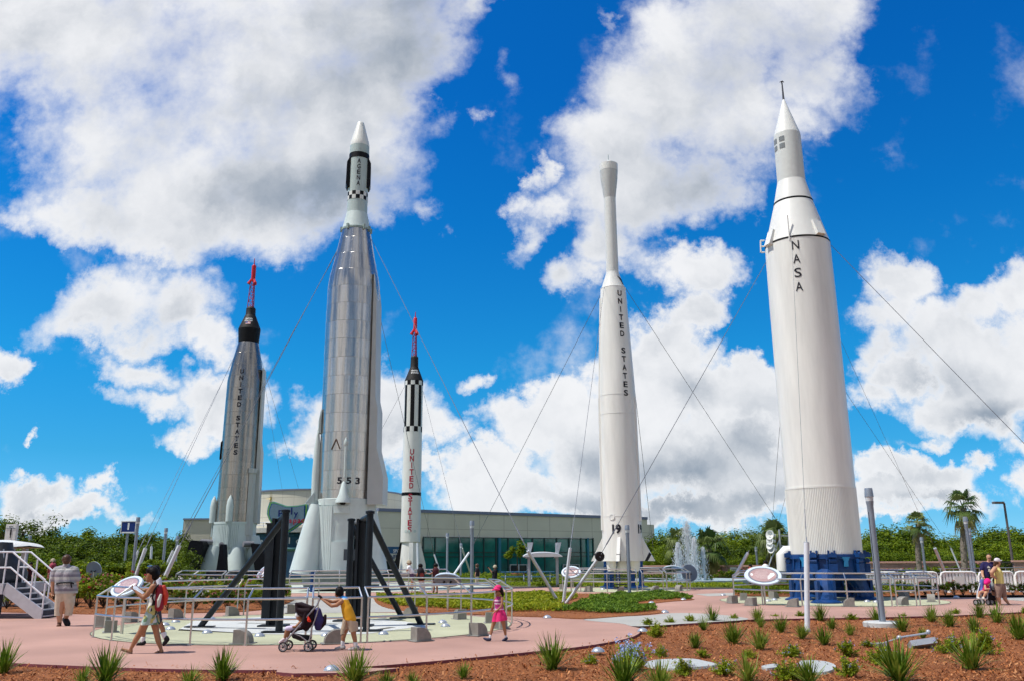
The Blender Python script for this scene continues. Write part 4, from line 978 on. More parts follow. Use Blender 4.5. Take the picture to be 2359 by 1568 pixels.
mm1 = mast((962, 1322), (961, 1250), 60, 60, 'thin upright white mast right beside the white rocket with red letters', .09)
mm2 = mast((1041, 1328), (1080, 1272), 55, 56, 'leaning white strut crossing the small lamp column by the glass wall', .1)
mm3 = mast((1012, 1312), (1000, 1276), 66, 66, 'thin grey mast between the far visitors and the glass wall', .09)
mm4 = mast((1083, 1318), (1064, 1262), 72, 70, 'thin grey strut behind the lamp column by the glass wall', .1)
def lug(r, deg, y, hw): return r.on(deg, r.z(y), hw*r.m(y))
wire(lug(AG, -88, 580, 41), ml1, 'thick wire from the tallest silver rocket down to the left masts', .03)
wire(lug(AG, -86, 583, 41), ml2, 'second wire beside the thick wire from the tallest silver rocket to the left', .02)
wire(lug(AG, 88, 546, 33), mv1, 'long wire from the tallest silver rocket to the left mast of the three', .024)
wire(lug(AG, 92, 712, 58), mm3, 'steep wire from the tallest silver rocket passing across the red lettered rocket', .022)
wire(lug(MA, -86, 824, 30), ml3, 'left wire of the silver rocket with black capsule', .022)
wire(lug(MA, -84, 828, 30), ml4, 'thinner left wire of the silver rocket with black capsule', .02)
wire(lug(MA, 86, 824, 30), at(692, 1140, 100), 'right wire of the silver rocket with black capsule, ending behind the tall rocket', .024)
wire(lug(MA, 80, 850, 35), at(652, 1140, 98), 'inner right wire of the silver rocket with black capsule', .02)
wire(lug(MR, 80, 900, 21.5), mm4, 'right wire of the white rocket with red letters', .022)
wire(lug(MR, -80, 890, 21.5), at(866, 1012, 74), 'left wire of the white rocket with red letters, going behind the tall silver rocket', .022)
wire(lug(DE, -88, 680, 30), mm2, 'left wire of the rocket numbered 19', .022)
wire(lug(DE, -42, 668, 29.5), mv2, 'front wire of the rocket numbered 19 to the middle mast', .017)
wire(lug(DE, 84, 668, 29.5), at(1790, 1200, 62), 'right wire of the rocket numbered 19 to behind the big white rocket', .024)
wire(lug(DE, 110, 800, 36), at(1505, 1268, 64), 'back wire of the rocket numbered 19 passing its right side', .024)
wire(lug(JU, -88, 598, 72.5), mv3, 'left wire of the NASA rocket to the mast with the pulley', .02)
wire(lug(JU, -8, 564, 72), mj, 'front wire of the NASA rocket down to the white mast in the mulch', .009)
wire(lug(JU, -6, 562, 72), mr1, 'slanting wire across the NASA rocket to the mast right of the ring stand', .012)
wire(lug(JU, 88, 575, 72.5), at(2700, 1370, 30), 'right wire of the NASA rocket running out of the picture', .02)
wire(lug(JU, 120, 880, 75), mr2, 'low back wire right of the NASA rocket', .014)
wire(lug(JU, -120, 900, 75), at(1779, 1195, 56), 'back wire left of the NASA rocket', .015)
wire(lug(JU, -130, 1080, 76), at(1792, 1205, 50), 'short low wire left of the NASA rocket', .015)

# black launch support frames on the front pad
def frame(label, tube_base, tube_top, box_base, box_w, brace_base, extra=None):
    g = Vector(G(*tube_base)); zt = zof(g, tube_top); t = thing('support_frame', label, 'support frame', g, 'black launch support frames')
    top = Vector((g.x, g.y, zt))
    MB().tube(g, top, .085, n=20).lathe([(zt, .11), (zt+.06, .11), (zt+.08, .04)], (g.x, g.y, 0), 16).build('tube_leg', DGREY, t)
    MB().box((g.x, g.y, .03), (.75, .3, .04)).build('base_plate', DGREY, t)
    b = Vector(G(*box_base)); w = box_w*proj(b)[2]/F
    mb = MB(); zc = zt-.05
    mb.box((b.x-w*.38, b.y, zc/2), (w*.24, .3, zc)); mb.box((b.x+w*.38, b.y, zc/2), (w*.24, .3, zc)); mb.box((b.x, b.y, zc/2), (w*.55, .06, zc-.01))
    mb.tube((b.x, b.y, zc-.02), top-Vector((0, 0, .05)), .07, n=10); mb.build('column', DGREY, t)
    MB().box((b.x, b.y, .03), (.7, .5, .04)).build('base_plate', DGREY, t)
    e = Vector(G(*brace_base)); MB().tube(e, top-Vector((0, 0, .1)), .075, n=18).build('brace', DGREY, t)
    MB().box((e.x, e.y, .02), (.7, .28, .035)).build('base_plate', DGREY, t)
    return t, b, zc
frame('left black frame with a long brace slanting to the lower left', (642, 1457), 1179, (630, 1442), 30, (460, 1444))
frame('right black frame with a brace slanting to the lower right, before the silver skirt', (843, 1454), 1182, (826, 1442), 24, (970, 1438))
t, b, zc = frame('rear black frame with a grey box on its column, right half of the pad', (800, 1431), 1199, (809, 1427), 23, (927, 1423))
MB().box((b.x-.05, b.y-.28, zc-.85), (.34, .16, .3)).build('junction_box', mat('box_grey', (.06, .07, .085), .5), t); MB().box((b.x-.05, b.y-.24, zc-.5), (.16, .05, .45)).build('bracket', GREYPAINT, t)
# small rear column of the left frame
mb = MB(); g = Vector(G(618, 1428)); zt = 2.6; mb.box((g.x, g.y, zt/2), (.34, .3, zt)); mb.box((g.x, g.y, .02), (.6, .5, .04)); mb.box((g.x, g.y, zt+.02), (.4, .36, .04))
tag(mb.build('support_column', DGREY), 'plain black column standing behind the left black frame', 'column')
# dark launcher arms of the silver rocket with black capsule
def pylon(label, pts, Y0, Y1):
    t = thing('launcher_arm', label, 'launcher arm', at(*pts[-1], Y0)[:2]+(0,), 'black launcher arms of the left silver rocket')
    f = [Vector(at(x, y, Y0)) for x, y in pts]; dv = Vector((0, Y1-Y0, 0)); n = len(f)
    MB().add(f+[p+dv for p in f], [tuple(range(n)), tuple(range(2*n-1, n-1, -1))]+[(i, (i+1) % n, n+(i+1) % n, n+i) for i in range(n)]).build('arm', mat('launcher_black', (.008, .008, .012), .6, var=.3, spec=.12), t, 25)
    return t
Ym = MA.b[1]
t = pylon('left black launcher arm leaning beside the silver rocket', [(437, 1246), (440, 1243), (466, 1245), (468, 1252), (446, 1322), (414, 1322)], Ym-3, Ym-.5)
MB().tube(at(462, 1247, Ym-2), at(489, 1248, Ym-1.5), .22, n=12).build('pivot', mat('pivot_grey', (.2, .2, .22), .5), t)
t = pylon('right black launcher arm between the silver rocket and the left black frame', [(577, 1250), (602, 1253), (620, 1322), (588, 1322)], Ym-3, Ym-.5)
MB().tube(at(560, 1252, Ym-2), at(583, 1252, Ym-1.5), .22, n=12).build('pivot', mat('pivot_grey', (.2, .2, .22), .5), t)
t = pylon('middle black launcher arm in front of the silver rocket', [(507, 1252), (513, 1252), (516, 1318), (497, 1318)], Ym-4.2, Ym-3.2)
MB().tube(at(510, 1253, Ym-4.0), at(510, 1262, Ym-3.0), .2, n=10).build('pivot', mat('pivot_grey', (.2, .2, .22), .5), t)
# ---------------------------------------------------------------- exhibit building
def panelmat(name, col, dirv, sx, sz, var=.05, seam=.6):
    m = bpy.data.materials.new(name); m.use_nodes = True; nt = m.node_tree; L = nt.links.new; b = nt.nodes['Principled BSDF']
    tc = N(nt, 'ShaderNodeTexCoord'); sp = N(nt, 'ShaderNodeSeparateXYZ'); L(tc.outputs['Object'], sp.inputs[0])
    def MM(op, a, c=None):
        n = N(nt, 'ShaderNodeMath', operation=op)
        for i, x in enumerate((a, c)):
            if x is None: continue
            if isinstance(x, (int, float)): n.inputs[i].default_value = x
            else: L(x, n.inputs[i])
        return n.outputs[0]
    if dirv == 'angle': s = MM('MULTIPLY', MM('ARCTAN2', sp.outputs[1], sp.outputs[0]), 9.0)
    else:
        d = N(nt, 'ShaderNodeVectorMath', operation='DOT_PRODUCT'); L(tc.outputs['Object'], d.inputs[0]); d.inputs[1].default_value = dirv; s = d.outputs['Value']
    a = MM('LESS_THAN', MM('FRACT', MM('DIVIDE', s, sx)), .022); c = MM('LESS_THAN', MM('FRACT', MM('DIVIDE', sp.outputs[2], sz)), .022)
    k = MM('MAXIMUM', a, c)
    nz = N(nt, 'ShaderNodeTexNoise'); nz.inputs['Scale'].default_value = .5; nz.inputs['Detail'].default_value = 8; L(tc.outputs['Object'], nz.inputs['Vector'])
    cr = N(nt, 'ShaderNodeValToRGB'); cr.color_ramp.elements[0].position = .3; cr.color_ramp.elements[1].position = .7
    cr.color_ramp.elements[0].color = (*[q*(1-var) for q in col], 1); cr.color_ramp.elements[1].color = (*[q*(1+var) for q in col], 1); L(nz.outputs['Fac'], cr.inputs[0])
    mx = N(nt, 'ShaderNodeMix', data_type='RGBA'); L(MM('MULTIPLY', k, seam), mx.inputs[0]); L(cr.outputs[0], mx.inputs[6]); mx.inputs[7].default_value = (.25, .22, .18, 1)
    L(mx.outputs[2], b.inputs['Base Color']); b.inputs['Roughness'].default_value = .7; return m
def glassmat(name, c1, c2, rough=.06):
    m = mat(name, c1, rough, var=.1, scale=.35, spec=.7, col2=c2, bump=.25, bscale=.35); return m
GLASS = glassmat('teal_glass', (.006, .07, .072), (.02, .24, .22))
DGLASS = glassmat('dark_glass', (.012, .016, .022), (.03, .05, .06))
BLUEG = glassmat('blue_mural', (.02, .08, .2), (.10, .25, .45), .3)
BAND = mat('teal_band', (.012, .075, .13), .45, var=.2)
COPING = mat('coping_blue_grey', (.17, .20, .30), .5, var=.05)
MULLION = mat('mullion', (.03, .06, .06), .4, metal=.4)
YL = 85.0
pL = Vector(at(985, 1180, YL)); lo, hi = 60, 160
for _ in range(50):
    m_ = (lo+hi)/2
    if at(1490, 1195.5, m_)[2] > pL.z: hi = m_
    else: lo = m_
pR = Vector(at(1490, 1195.5, lo)); FH = pL.z
fd = (pR-pL); fd.z = 0; FL = fd.length; fd.normalize(); fn = Vector((fd.y, -fd.x, 0))
if fn.y > 0: fn = -fn
def fac(x, y, off=0.0):          # point of the facade (or of a plane off metres before it) seen at a picture position
    d = Vector(ray(x, y)); o = Vector((0, 0, CAMH)); p0 = pL+fn*off
    return o+d*((p0-o).dot(fn)/d.dot(fn))
def fbox(mb, x0, y0, x1, y1, off, th):   # slab standing proud of the facade, corners from the picture, level top and bottom
    a = fac(x0, y0, off); b = fac(x1, y0, off); zb = fac((x0+x1)/2, y1, off).z; zt = fac((x0+x1)/2, y0, off).z
    v = [Vector((a.x, a.y, zb)), Vector((b.x, b.y, zb)), Vector((b.x, b.y, zt)), Vector((a.x, a.y, zt))]
    mb.add(v+[p-fn*th for p in v], [(0, 1, 2, 3), (7, 6, 5, 4), (0, 4, 5, 1), (1, 5, 6, 2), (2, 6, 7, 3), (3, 7, 4, 0)])
bl = thing('exhibit_building', 'long cream exhibit building with a teal glass front, behind the rockets', 'building', (pL.x, pL.y, 0))
WALL = panelmat('cream_wall_panels', (.60, .59, .50), tuple(fd), 3.1, 2.2)
start = fac(870, 1180); end = pR
mb = MB(); back = -fn*18
v = [Vector((start.x, start.y, -.05)), Vector((end.x, end.y, -.05)), Vector((end.x, end.y, FH)), Vector((start.x, start.y, FH))]
mb.add(v+[p+back for p in v], [(0, 1, 2, 3), (7, 6, 5, 4), (0, 4, 5, 1), (1, 5, 6, 2), (2, 6, 7, 3), (3, 7, 4, 0)]); mb.build('wall', WALL, bl, False)
mb = MB(); a = start+fn*.12; b = end+fn*.12
v = [Vector((p.x, p.y, z)) for z in (FH+.003, FH+.3) for p in (a, b, b-fn*.8, a-fn*.8)]
mb.add(v, [(0, 1, 5, 4), (1, 2, 6, 5), (2, 3, 7, 6), (3, 0, 4, 7), (4, 5, 6, 7), (3, 2, 1, 0)]); mb.build('coping', COPING, bl, False)
mb = MB(); fbox(mb, 975, 1238, 1366, 1341, .05, .04); gw = mb.build('glass_wall', GLASS, bl, False)
mb = MB()
for i in range(15):
    x = 975+391*i/14; x0 = x-1.1; fbox(mb, x0, 1237.5, x0+(2.2 if i % 3 else 3), 1341, .14, .085)
for y in (1237, 1270, 1279.5): fbox(mb, 974, y, 1367, y+1.6, .15, .085)
mb.build('mullions', MULLION, gw, False)
mb = MB(); fbox(mb, 1148, 1238, 1154, 1341, .22, .1); fbox(mb, 1352, 1238, 1356, 1341, .22, .1); mb.build('blue_column', mat('blue_column', (.02, .16, .24), .4), gw, False)
for x0, x1 in ((1176, 1193), (1196, 1213), (1298, 1314), (1317, 1333)):
    mb = MB(); fbox(mb, x0, 1302, x1, 1341, .2, .06); d_ = mb.build('door', DGLASS, bl, False)
    mb = MB(); fbox(mb, x0-1.5, 1300, x0, 1341, .24, .1); fbox(mb, x1, 1300, x1+1.5, 1341, .24, .1); fbox(mb, x0-1.5, 1298.5, x1+1.5, 1300.2, .24, .1); mb.build('frame', GALV, d_, False)
mb = MB(); fbox(mb, 1370, 1268, 1489, 1282, .06, .055); fbox(mb, 872, 1258, 972, 1275, .06, .055); mb.build('blue_band', mat('blue_band', (.02, .09, .20), .5), bl, False)
mb = MB(); fbox(mb, 872, 1291, 955, 1335, .06, .055); mb.build('dark_entrance', DGLASS, bl, False)
# stepped end
e0 = pR+fn*-3; ee = fac(1506, 1207, -3)
mb = MB(); z_ = fac(1500, 1207, -3).z
v = [Vector((p.x, p.y, z)) for z in (-.05, z_) for p in (pR-fn*3+fd*.004, ee, ee-fn*10, pR-fn*13+fd*.004)]
mb.add(v, [(0, 1, 5, 4), (1, 2, 6, 5), (2, 3, 7, 6), (3, 0, 4, 7), (4, 5, 6, 7), (3, 2, 1, 0)]); ea = mb.build('end_annex', WALL, bl, False)
mb = MB(); q = [(pR+fd*.05-fn*2.9), ee+fd*.08-fn*-.08]; 
v = [Vector((p.x, p.y, z)) for z in (fac(1500, 1268, -3).z-.7, fac(1500, 1268, -3).z) for p in (pR-fn*2.95+fd*.01, ee+fn*.05, ee+fn*.02, pR-fn*2.98+fd*.01)]
mb.add(v, [(0, 1, 5, 4), (4, 5, 6, 7), (3, 2, 1, 0), (1, 2, 6, 5), (3, 0, 4, 7), (2, 3, 7, 6)]); mb.build('blue_stripe', mat('blue_band', (.02, .09, .20), .5), ea, False)
# conference sign
mb = MB(); fbox(mb, 884, 1273.5, 960, 1289.5, .3, .12); cs = mb.build('sign_board', mat('sign_cream', (.55, .55, .5), .6), bl, False)
mb = MB(); c0 = fac(915, 1281.5, .312); M = Matrix(((fd.x, -fn.x, 0, c0.x), (fd.y, -fn.y, 0, c0.y), (0, 0, 1, c0.z), (0, 0, 0, 1)))
flat_text(mb, 'CONFERENCE', .42, M, .03, 2.75); mb.build('lettering', mat('navy_lettering', (.02, .04, .12), .5), cs, False)
mb = MB(); c0 = fac(918, 1267.5, .09); M.translation = c0; flat_text(mb, 'SPACE', .3, M, .02); mb.build('lettering', WINK, bl, False)
# round hall
dc = Vector(at(747, 1290, 94)); DRX, DRY = dc.x, dc.y; DRR = 8.1
def rho(y): return at(747, y, DRY-DRR)[2]
dr = thing('round_hall', 'round cream exhibit hall rising behind the silver rockets', 'building', (DRX, DRY, 0))
DW = panelmat('cream_drum_panels', (.60, .57, .47), 'angle', 1.45, 1.9)
MB().lathe([(-.05, DRR), (rho(1126), DRR), (rho(1126)+.003, DRR-.4)], (DRX, DRY, 0), 96).build('wall', DW, dr)
MB().lathe([(rho(1126)-.05, DRR+.02), (rho(1126)-.05, DRR+.12), (rho(1124), DRR+.12), (rho(1124)+.02, DRR-.3)], (DRX, DRY, 0), 96).build('coping', COPING, dr)
def r2(y): return at(747, y, DRY-DRR-2.2)[2]
MB().lathe([(r2(1224), DRR+2.15), (r2(1224), DRR+2.2), (r2(1213), DRR+2.2), (r2(1213)+.01, DRR)], (DRX, DRY, 0), 96).build('canopy', mat('canopy_grey_white', (.5, .5, .48), .6), dr)
mb = MB(); ra = DRR+2.0; zt = r2(1200); P_ = lambda a, z: (DRX+ra*math.cos(a), DRY+ra*math.sin(a), z)
for z in (zt, (zt+r2(1213))/2): mb.path([P_(math.pi+math.pi*i/60, z) for i in range(61)], .035, 5)
for i in range(31): mb.tube(P_(math.pi+math.pi*i/30, r2(1213)), P_(math.pi+math.pi*i/30, zt), .03, n=5)
mb.build('balustrade', GALV, dr)
MB().lathe([(r2(1262), DRR+1.5), (r2(1226), DRR+1.5)], (DRX, DRY, 0), 96).build('entrance_band', BAND, dr)
MB().lathe([(r2(1262)-.2, DRR+1.4), (r2(1262)-.003, DRR+1.9), (r2(1259), DRR+1.9), (r2(1259)+.01, DRR+1.5)], (DRX, DRY, 0), 96).build('band_ledge', mat('pale_teal_trim', (.2, .42, .5), .5), dr)
mb = MB(); mb.lathe([(-.05, DRR+1.2), (r2(1262)-.1, DRR+1.2)], (DRX, DRY, 0), 96); mb.build('mural_wall', BLUEG, dr)
mb = MB(); word = 'exploration'
for i, ch in enumerate(word):
    x = 602+i*21.2; lo_, hi_ = math.pi, 2*math.pi
    best = min((abs(proj((DRX+(DRR+1.52)*math.cos(a), DRY+(DRR+1.52)*math.sin(a), 3))[0]-x), a) for a in [math.pi*1.05+math.pi*.9*k/400 for k in range(401)])
    p, f = glyph_fit(ch, .62, None, .02); p, f = fine(p, f, .2); k_ = DRR+1.53; zc = r2(1243)
    mb.add([(DRX+k_*math.cos(best[1]+u_/k_), DRY+k_*math.sin(best[1]+u_/k_), zc+w_) for u_, w_ in p], f)
mb.build('lettering', WINK, dr, False)
# neon-edged sign "Early Space"
Zs = Z(520, 1420, 3.276)
sg = thing('entrance_sign', 'blue and green edged entrance sign lettered Early Space on the round hall', 'sign', tuple(Vector(at(*Zs(1040, 350), 82))[:2])+(0,))
YS = 82.0
ol = [(893, 172), (930, 170), (985, 188), (1060, 214), (1160, 208), (1262, 190), (1262, 330), (1170, 408), (1075, 470), (1004, 527), (940, 440), (885, 345), (864, 290), (872, 225)]
S3 = lambda x, y, dy=0: Vector(at(*Zs(x, y), YS))+Vector((0, dy, 0))
cen = (1050, 320)
def ring_poly(k): return [(cen[0]+(x-cen[0])*k, cen[1]+(y-cen[1])*k) for x, y in ol]
def slab(mb, poly, y0, th):
    f = [S3(*p, y0) for p in poly]; n = len(f); tr_ = tessellate_polygon([[Vector((p.x, p.z, 0)) for p in f]])
    mb.add(f+[p+Vector((0, th, 0)) for p in f], [tuple(t) for t in tr_]+[tuple(n+i for i in t[::-1]) for t in tr_]+[(i, (i+1) % n, n+(i+1) % n, n+i) for i in range(n)])
for k_, y0, m_, nm in ((1.0, .0, mat('sign_cyan', (.08, .30, .48), .4), 'edge'), (.95, -.08, mat('sign_green', (.22, .48, .10), .4), 'edge'), (.88, -.14, mat('sign_navy', (.02, .10, .30), .4), 'edge'), (.83, -.2, mat('sign_face_blue', (.17, .26, .34), .5), 'face')):
    mb = MB(); slab(mb, ring_poly(k_), y0, .25); mb.build(nm, m_, sg, False)
for ch, x, y, h, m_ in (('E', 1000, 285, 62, 'n'), ('a', 1035, 285, 62, 'n'), ('r', 1066, 285, 62, 'n'), ('l', 1108, 262, 66, 'n'), ('y', 1150, 285, 60, 'n'), ('s', 1098, 352, 50, 'r'), ('p', 1140, 352, 50, 'r'), ('a', 1180, 350, 50, 'r'), ('c', 1214, 348, 50, 'r'), ('e', 1245, 346, 50, 'r')):
    mb = MB(); c0 = S3(x, y, -.23); flat_text(mb, ch, h/3.276/K*YS/F*1.0, Matrix.Translation(c0), .03); mb.build('lettering', mat('sign_navy_letters', (.015, .03, .16), .4) if m_ == 'n' else mat('sign_red_letters', (.36, .03, .06), .4), sg, False)
mb = MB(); slab(mb, [(1010, 470), (1012, 420), (1020, 378), (1032, 362), (1040, 375), (1038, 410), (1025, 450)], -.28, .07); mb.build('rocket_emblem', WINK, sg, False)
mb = MB(); c0 = S3(903, 145)
for i in range(12):
    a = i*math.pi/6; l = .75 if i % 3 == 0 else .45; mb.tube(c0, c0+Vector((math.cos(a)*l*.6, 0, math.sin(a)*l)), .03, .008, 5)
mb.tube(c0, S3(903, 200), .03, n=6); mb.tube(c0, S3(904, 70), .03, .006, 6); mb.build('star_ornament', mat('gold_wire', (.4, .3, .08), .4, metal=.6), sg)
# left wing
lw = thing('left_wing_building', 'flat cream wing of the exhibit building at the far left, with a blue band', 'building', at(423, 1195, 96)[:2]+(0,))
P = lambda x, y, Y=96: Vector(at(x, y, Y))
def lbox(x0, y0, x1, y1, Y, d, name, m):
    a = P(x0, y0, Y); b = P(x1, y1, Y); return MB().box(((a.x+b.x)/2, Y+d/2, (a.z+b.z)/2), (abs(b.x-a.x), d, abs(a.z-b.z))).build(name, m, lw, False)
LW = panelmat('cream_left_panels', (.50, .47, .39), (1, 0, 0), 3.0, 3.3)
lbox(423, 1195, 600, 1340, 96, 9, 'wall', LW); lbox(421.5, 1192.5, 601, 1194.9, 95.8, 9, 'coping', COPING)
lbox(424, 1261, 600, 1271, 95.9, .098, 'blue_band', mat('blue_band', (.02, .09, .20), .5)); lbox(424, 1276, 600, 1335, 95.9, .098, 'mural_wall', BLUEG)

# ---------------------------------------------------------------- small structures
def canopy(label, x0, x1, yt, yb, posts, base, Y, fins=True):
    a = Vector(at(x0, yb, Y)); b = Vector(at(x1, yb, Y)); zt = at((x0+x1)/2, yt, Y)[2]; t = thing('shade_canopy', label, 'shade canopy', ((a.x+b.x)/2, Y, 0), 'white shade canopies')
    n = 14; mb = MB(); dpt = 2.2; top = []; bot = []
    L_ = b.x-a.x
    for i in range(n+1):
        s = i/n; x = a.x+L_*s; z = a.z+(zt-a.z)*(1-(2*s-1)**2)**.6
        top += [(x, Y-dpt/2, z), (x, Y, z+.06), (x, Y+dpt/2, z)]; bot += [(x, Y-dpt/2, a.z-.02+(.0)), (x, Y, a.z), (x, Y+dpt/2, a.z-.02)]
    m_ = 3*(n+1); fs = []
    for i in range(n):
        for j in (0, 1): k = 3*i+j; fs += [(k, k+3, k+4, k+1), (m_+k, m_+k+1, m_+k+4, m_+k+3)]
        fs += [(3*i, m_+3*i, m_+3*i+3, 3*i+3), (3*i+2, 3*i+5, m_+3*i+5, m_+3*i+2)]
    mb.add(top+bot, fs); mb.build('roof_shell', WHITE, t, 50)
    for px_, ptop in posts:
        p = Vector(at(px_, yb, Y)); zt2 = at(px_, ptop, Y)[2]
        MB().box((p.x-.05, Y+.3, (zt2)/2), (.16, .2, zt2)).build('post', GALV, t)
        if fins: MB().prism([(-.1, a.z-.1), (.12, a.z-.1), (.36, zt2), (.12, zt2)], -.1, .1, Matrix.Translation((p.x-.15, Y+.1, 0)) @ Matrix.Rotation(math.pi/2, 4, 'X')).build('fin', GALV, t)
    return t
canopy('white curved shade canopy on two posts in front of the glass wall', 1204, 1293, 1272, 1281, ((1220, 1248), (1285, 1248)), 1352, 52)
canopy('white curved shade canopy above the metal staircase at the left edge', -60, 67, 1246, 1260, ((22, 1262), (52, 1262)), 1350, 33, False)
def box_sign(name, label, x0, y0, x1, y1, Y, base, m, posts):
    a = Vector(at(x0, y0, Y)); b = Vector(at(x1, y1, Y)); t = thing(name, label, 'sign', ((a.x+b.x)/2, Y, 0))
    o = MB().box(((a.x+b.x)/2, Y, (a.z+b.z)/2), (b.x-a.x, .18, a.z-b.z)).build('panel', m, t, False)
    for s in posts: MB().box((a.x+(b.x-a.x)*s, Y+.02, b.z/2-.002), (.14, .12, b.z)).build('post', LAMPG, t)
    return t, (a+b)/2, a.z-b.z, b.x-a.x
t, c, h, w = box_sign('number_sign', 'blue square sign with a white numeral 1 above the left trees', 281, 1199, 313, 1227, 62, 0, mat('sign_blue', (.008, .035, .20), .4), (.45,))
mb = MB(); flat_text(mb, '1', h*.58, Matrix.Translation((c.x, 62-.095, c.z+.06)), .05); mb.build('numeral', WINK, t, False)
mb = MB(); mb.box((c.x, 61.9, c.z-h*.42), (w*.8, .012, .07)); mb.build('text_line', WINK, t, False)
mb = MB()
for dx_ in (-1, 1): mb.box((c.x+dx_*(w/2-.03), 61.9, c.z), (.05, .014, h))
for dz_ in (-1, 1): mb.box((c.x, 61.899, c.z+dz_*(h/2-.03)), (w-.004, .014, .05))
mb.build('border', WINK, t, False)
t, c, h, w = box_sign('restroom_sign', 'tall white sign with a small black figure above the left canopy', 17.5, 1206, 36, 1246, 36, 0, WHITE, (.2, .8))
mb = MB(); mb.box((c.x+.02, 35.9, c.z+.02), (.06, .012, .2)); mb.box((c.x+.02, 35.9, c.z-.13), (.03, .012, .16)); mb.ball((c.x+.02, 35.9, c.z+.16), (.03, .008, .035), 10, 6); mb.build('pictogram', INK, t, False)
mb = MB()
for i in range(3): mb.box((c.x-.06+i*.06, 35.9, c.z+h*.36), (.035, .012, .05))
mb.build('text_line', LAMPG, t, False); mb = MB(); mb.box((c.x, 35.9, c.z+h*.26), (w*.96, .008, .03)); mb.build('divider', LAMPG, t, False)
# pink garden wall, black fence, white barriers, handrail
PW_ = mat('pink_stone_wall', (.40, .25, .21), .85, var=.25, scale=2.5, bump=.6, bscale=7); PC = mat('wall_cap_pink', (.52, .30, .24), .8, var=.12)
def gwall(label, x0, x1, yt, Y0, Y1):
    a = Vector(at(x0, yt, Y0)); b = Vector(at(x1, yt, Y1)); zt = a.z; d = b-a; d.z = 0; l = d.length; an = math.atan2(d.y, d.x); m_ = (a+b)/2
    t = thing('garden_wall', label, 'wall', (m_.x, m_.y, 0), 'pink garden walls')
    MB().box((m_.x, m_.y, (zt-.14)/2-.05), (l, .5, zt-.04), an).build('wall_face', PW_, t, False); MB().box((m_.x, m_.y, zt-.06), (l+.2, .66, .12), an).build('wall_cap', PC, t, False); return t, m_, an, zt
gwall('low pink stone garden wall behind the fountain', 1470, 1790, 1301, 66, 63)
gwall('low pink garden wall behind the two palms at right', 2000, 2285, 1292, 62, 60)
gwall('pink wall pier at the right edge behind the yellow top woman', 2333, 2450, 1289, 58, 57)
p = Vector(at(1690, 1312, 63.5)); t = thing('notice_plate', 'small white notice on the pink wall by the fountain', 'notice', (p.x, p.y, 0)); MB().box((p.x, 63.6, p.z), (.5, .04, .42)).build('plate', WHITE, t, False); MB().box((p.x, 63.57, p.z+.04), (.38, .015, .05)).box((p.x, 63.57, p.z-.06), (.38, .015, .05)).build('text_line', LAMPG, t, False)
a = Vector(at(2287, 1294, 60)); b = Vector(at(2332, 1294, 59)); t = thing('iron_fence', 'black iron fence between the pink walls at right', 'fence', ((a.x+b.x)/2, 60, 0))
mb = MB(); n = 22
for z in (a.z, .25): mb.tube((a.x, a.y, z), (b.x, b.y, z), .03, n=6)
for i in range(n+1): q = a.lerp(b, i/n); mb.tube((q.x, q.y, 0), (q.x, q.y, a.z+.1), .018, n=5)
mb.build('bars', BLACK, t)
BARW = mat('barrier_white_plastic', (.86, .87, .86), .4, var=.06)
def barrier(x0, x1, Y0, Y1, label, plate):
    a = Vector(G(x0, 1370)); sc = 1; a = Vector((at(x0, 1330, Y0)[0], Y0, 0)); b = Vector((at(x1, 1330, Y1)[0], Y1, 0)); t = thing('crowd_barrier', label, 'barrier', (a+b)/2, 'white plastic crowd barriers')
    h = .9; up = Vector((0, 0, 1)); d = (b-a); P_ = lambda s, z: a+d*s+up*z
    MB().path([P_(0, .12), P_(0, h*.8), P_(.04, h*.95), P_(.12, h), P_(.5, h), P_(.88, h), P_(.96, h*.95), P_(1, h*.8), P_(1, .12)], .045, 8).path([P_(0, .16), P_(1, .16)], .04, 8).build('frame', BARW, t)
    mb = MB(); n = 11
    for i in range(1, n): mb.box(P_(i/n, (h+.16)/2), (.10, .035, h-.18), math.atan2(d.y, d.x))
    mb.build('slats', BARW, t, False)
    for s in (.15, .85): MB().box(P_(s, .06), (.07, .55, .1), math.atan2(d.y, d.x)).build('foot', BARW, t)
    if plate: MB().box(P_(.5, h*.6)+Vector((0, -.035, 0)), (.42, .02, .36), math.atan2(d.y, d.x)).build('plate', WHITE, t, False)
for i, (x0, x1, lb, pl) in enumerate(((1905, 1985, 'white barrier behind the blue ring stand, left', 0), (1990, 2070, 'white barrier just left of the near lamp column', 1), (2080, 2160, 'white barrier right of the near lamp column behind the railing end', 1), (2166, 2249, 'white barrier between the railing end and the lamp by the family', 1), (2254, 2335, 'white barrier right behind the man in the navy shirt', 0), (2338, 2430, 'white barrier at the right edge, right of the yellow top woman', 1))): barrier(x0, x1, 40.2-i*.1, 40.15-i*.1, lb, pl)
t = thing('handrail', 'thin double white handrail above the barriers at right', 'railing', at(2250, 1318, 46)[:2]+(0,))
mb = MB()
for y in (1307, 1317): mb.tube(at(2160, y+2, 46), at(2420, y-2, 46), .03, n=6)
mb.build('rail', STEEL, t); mb = MB()
for x in range(2165, 2421, 30):
    q = at(x, 1307, 46); MB().tube((q[0], 46, 0), q, .028, n=6).build('post', STEEL, t)
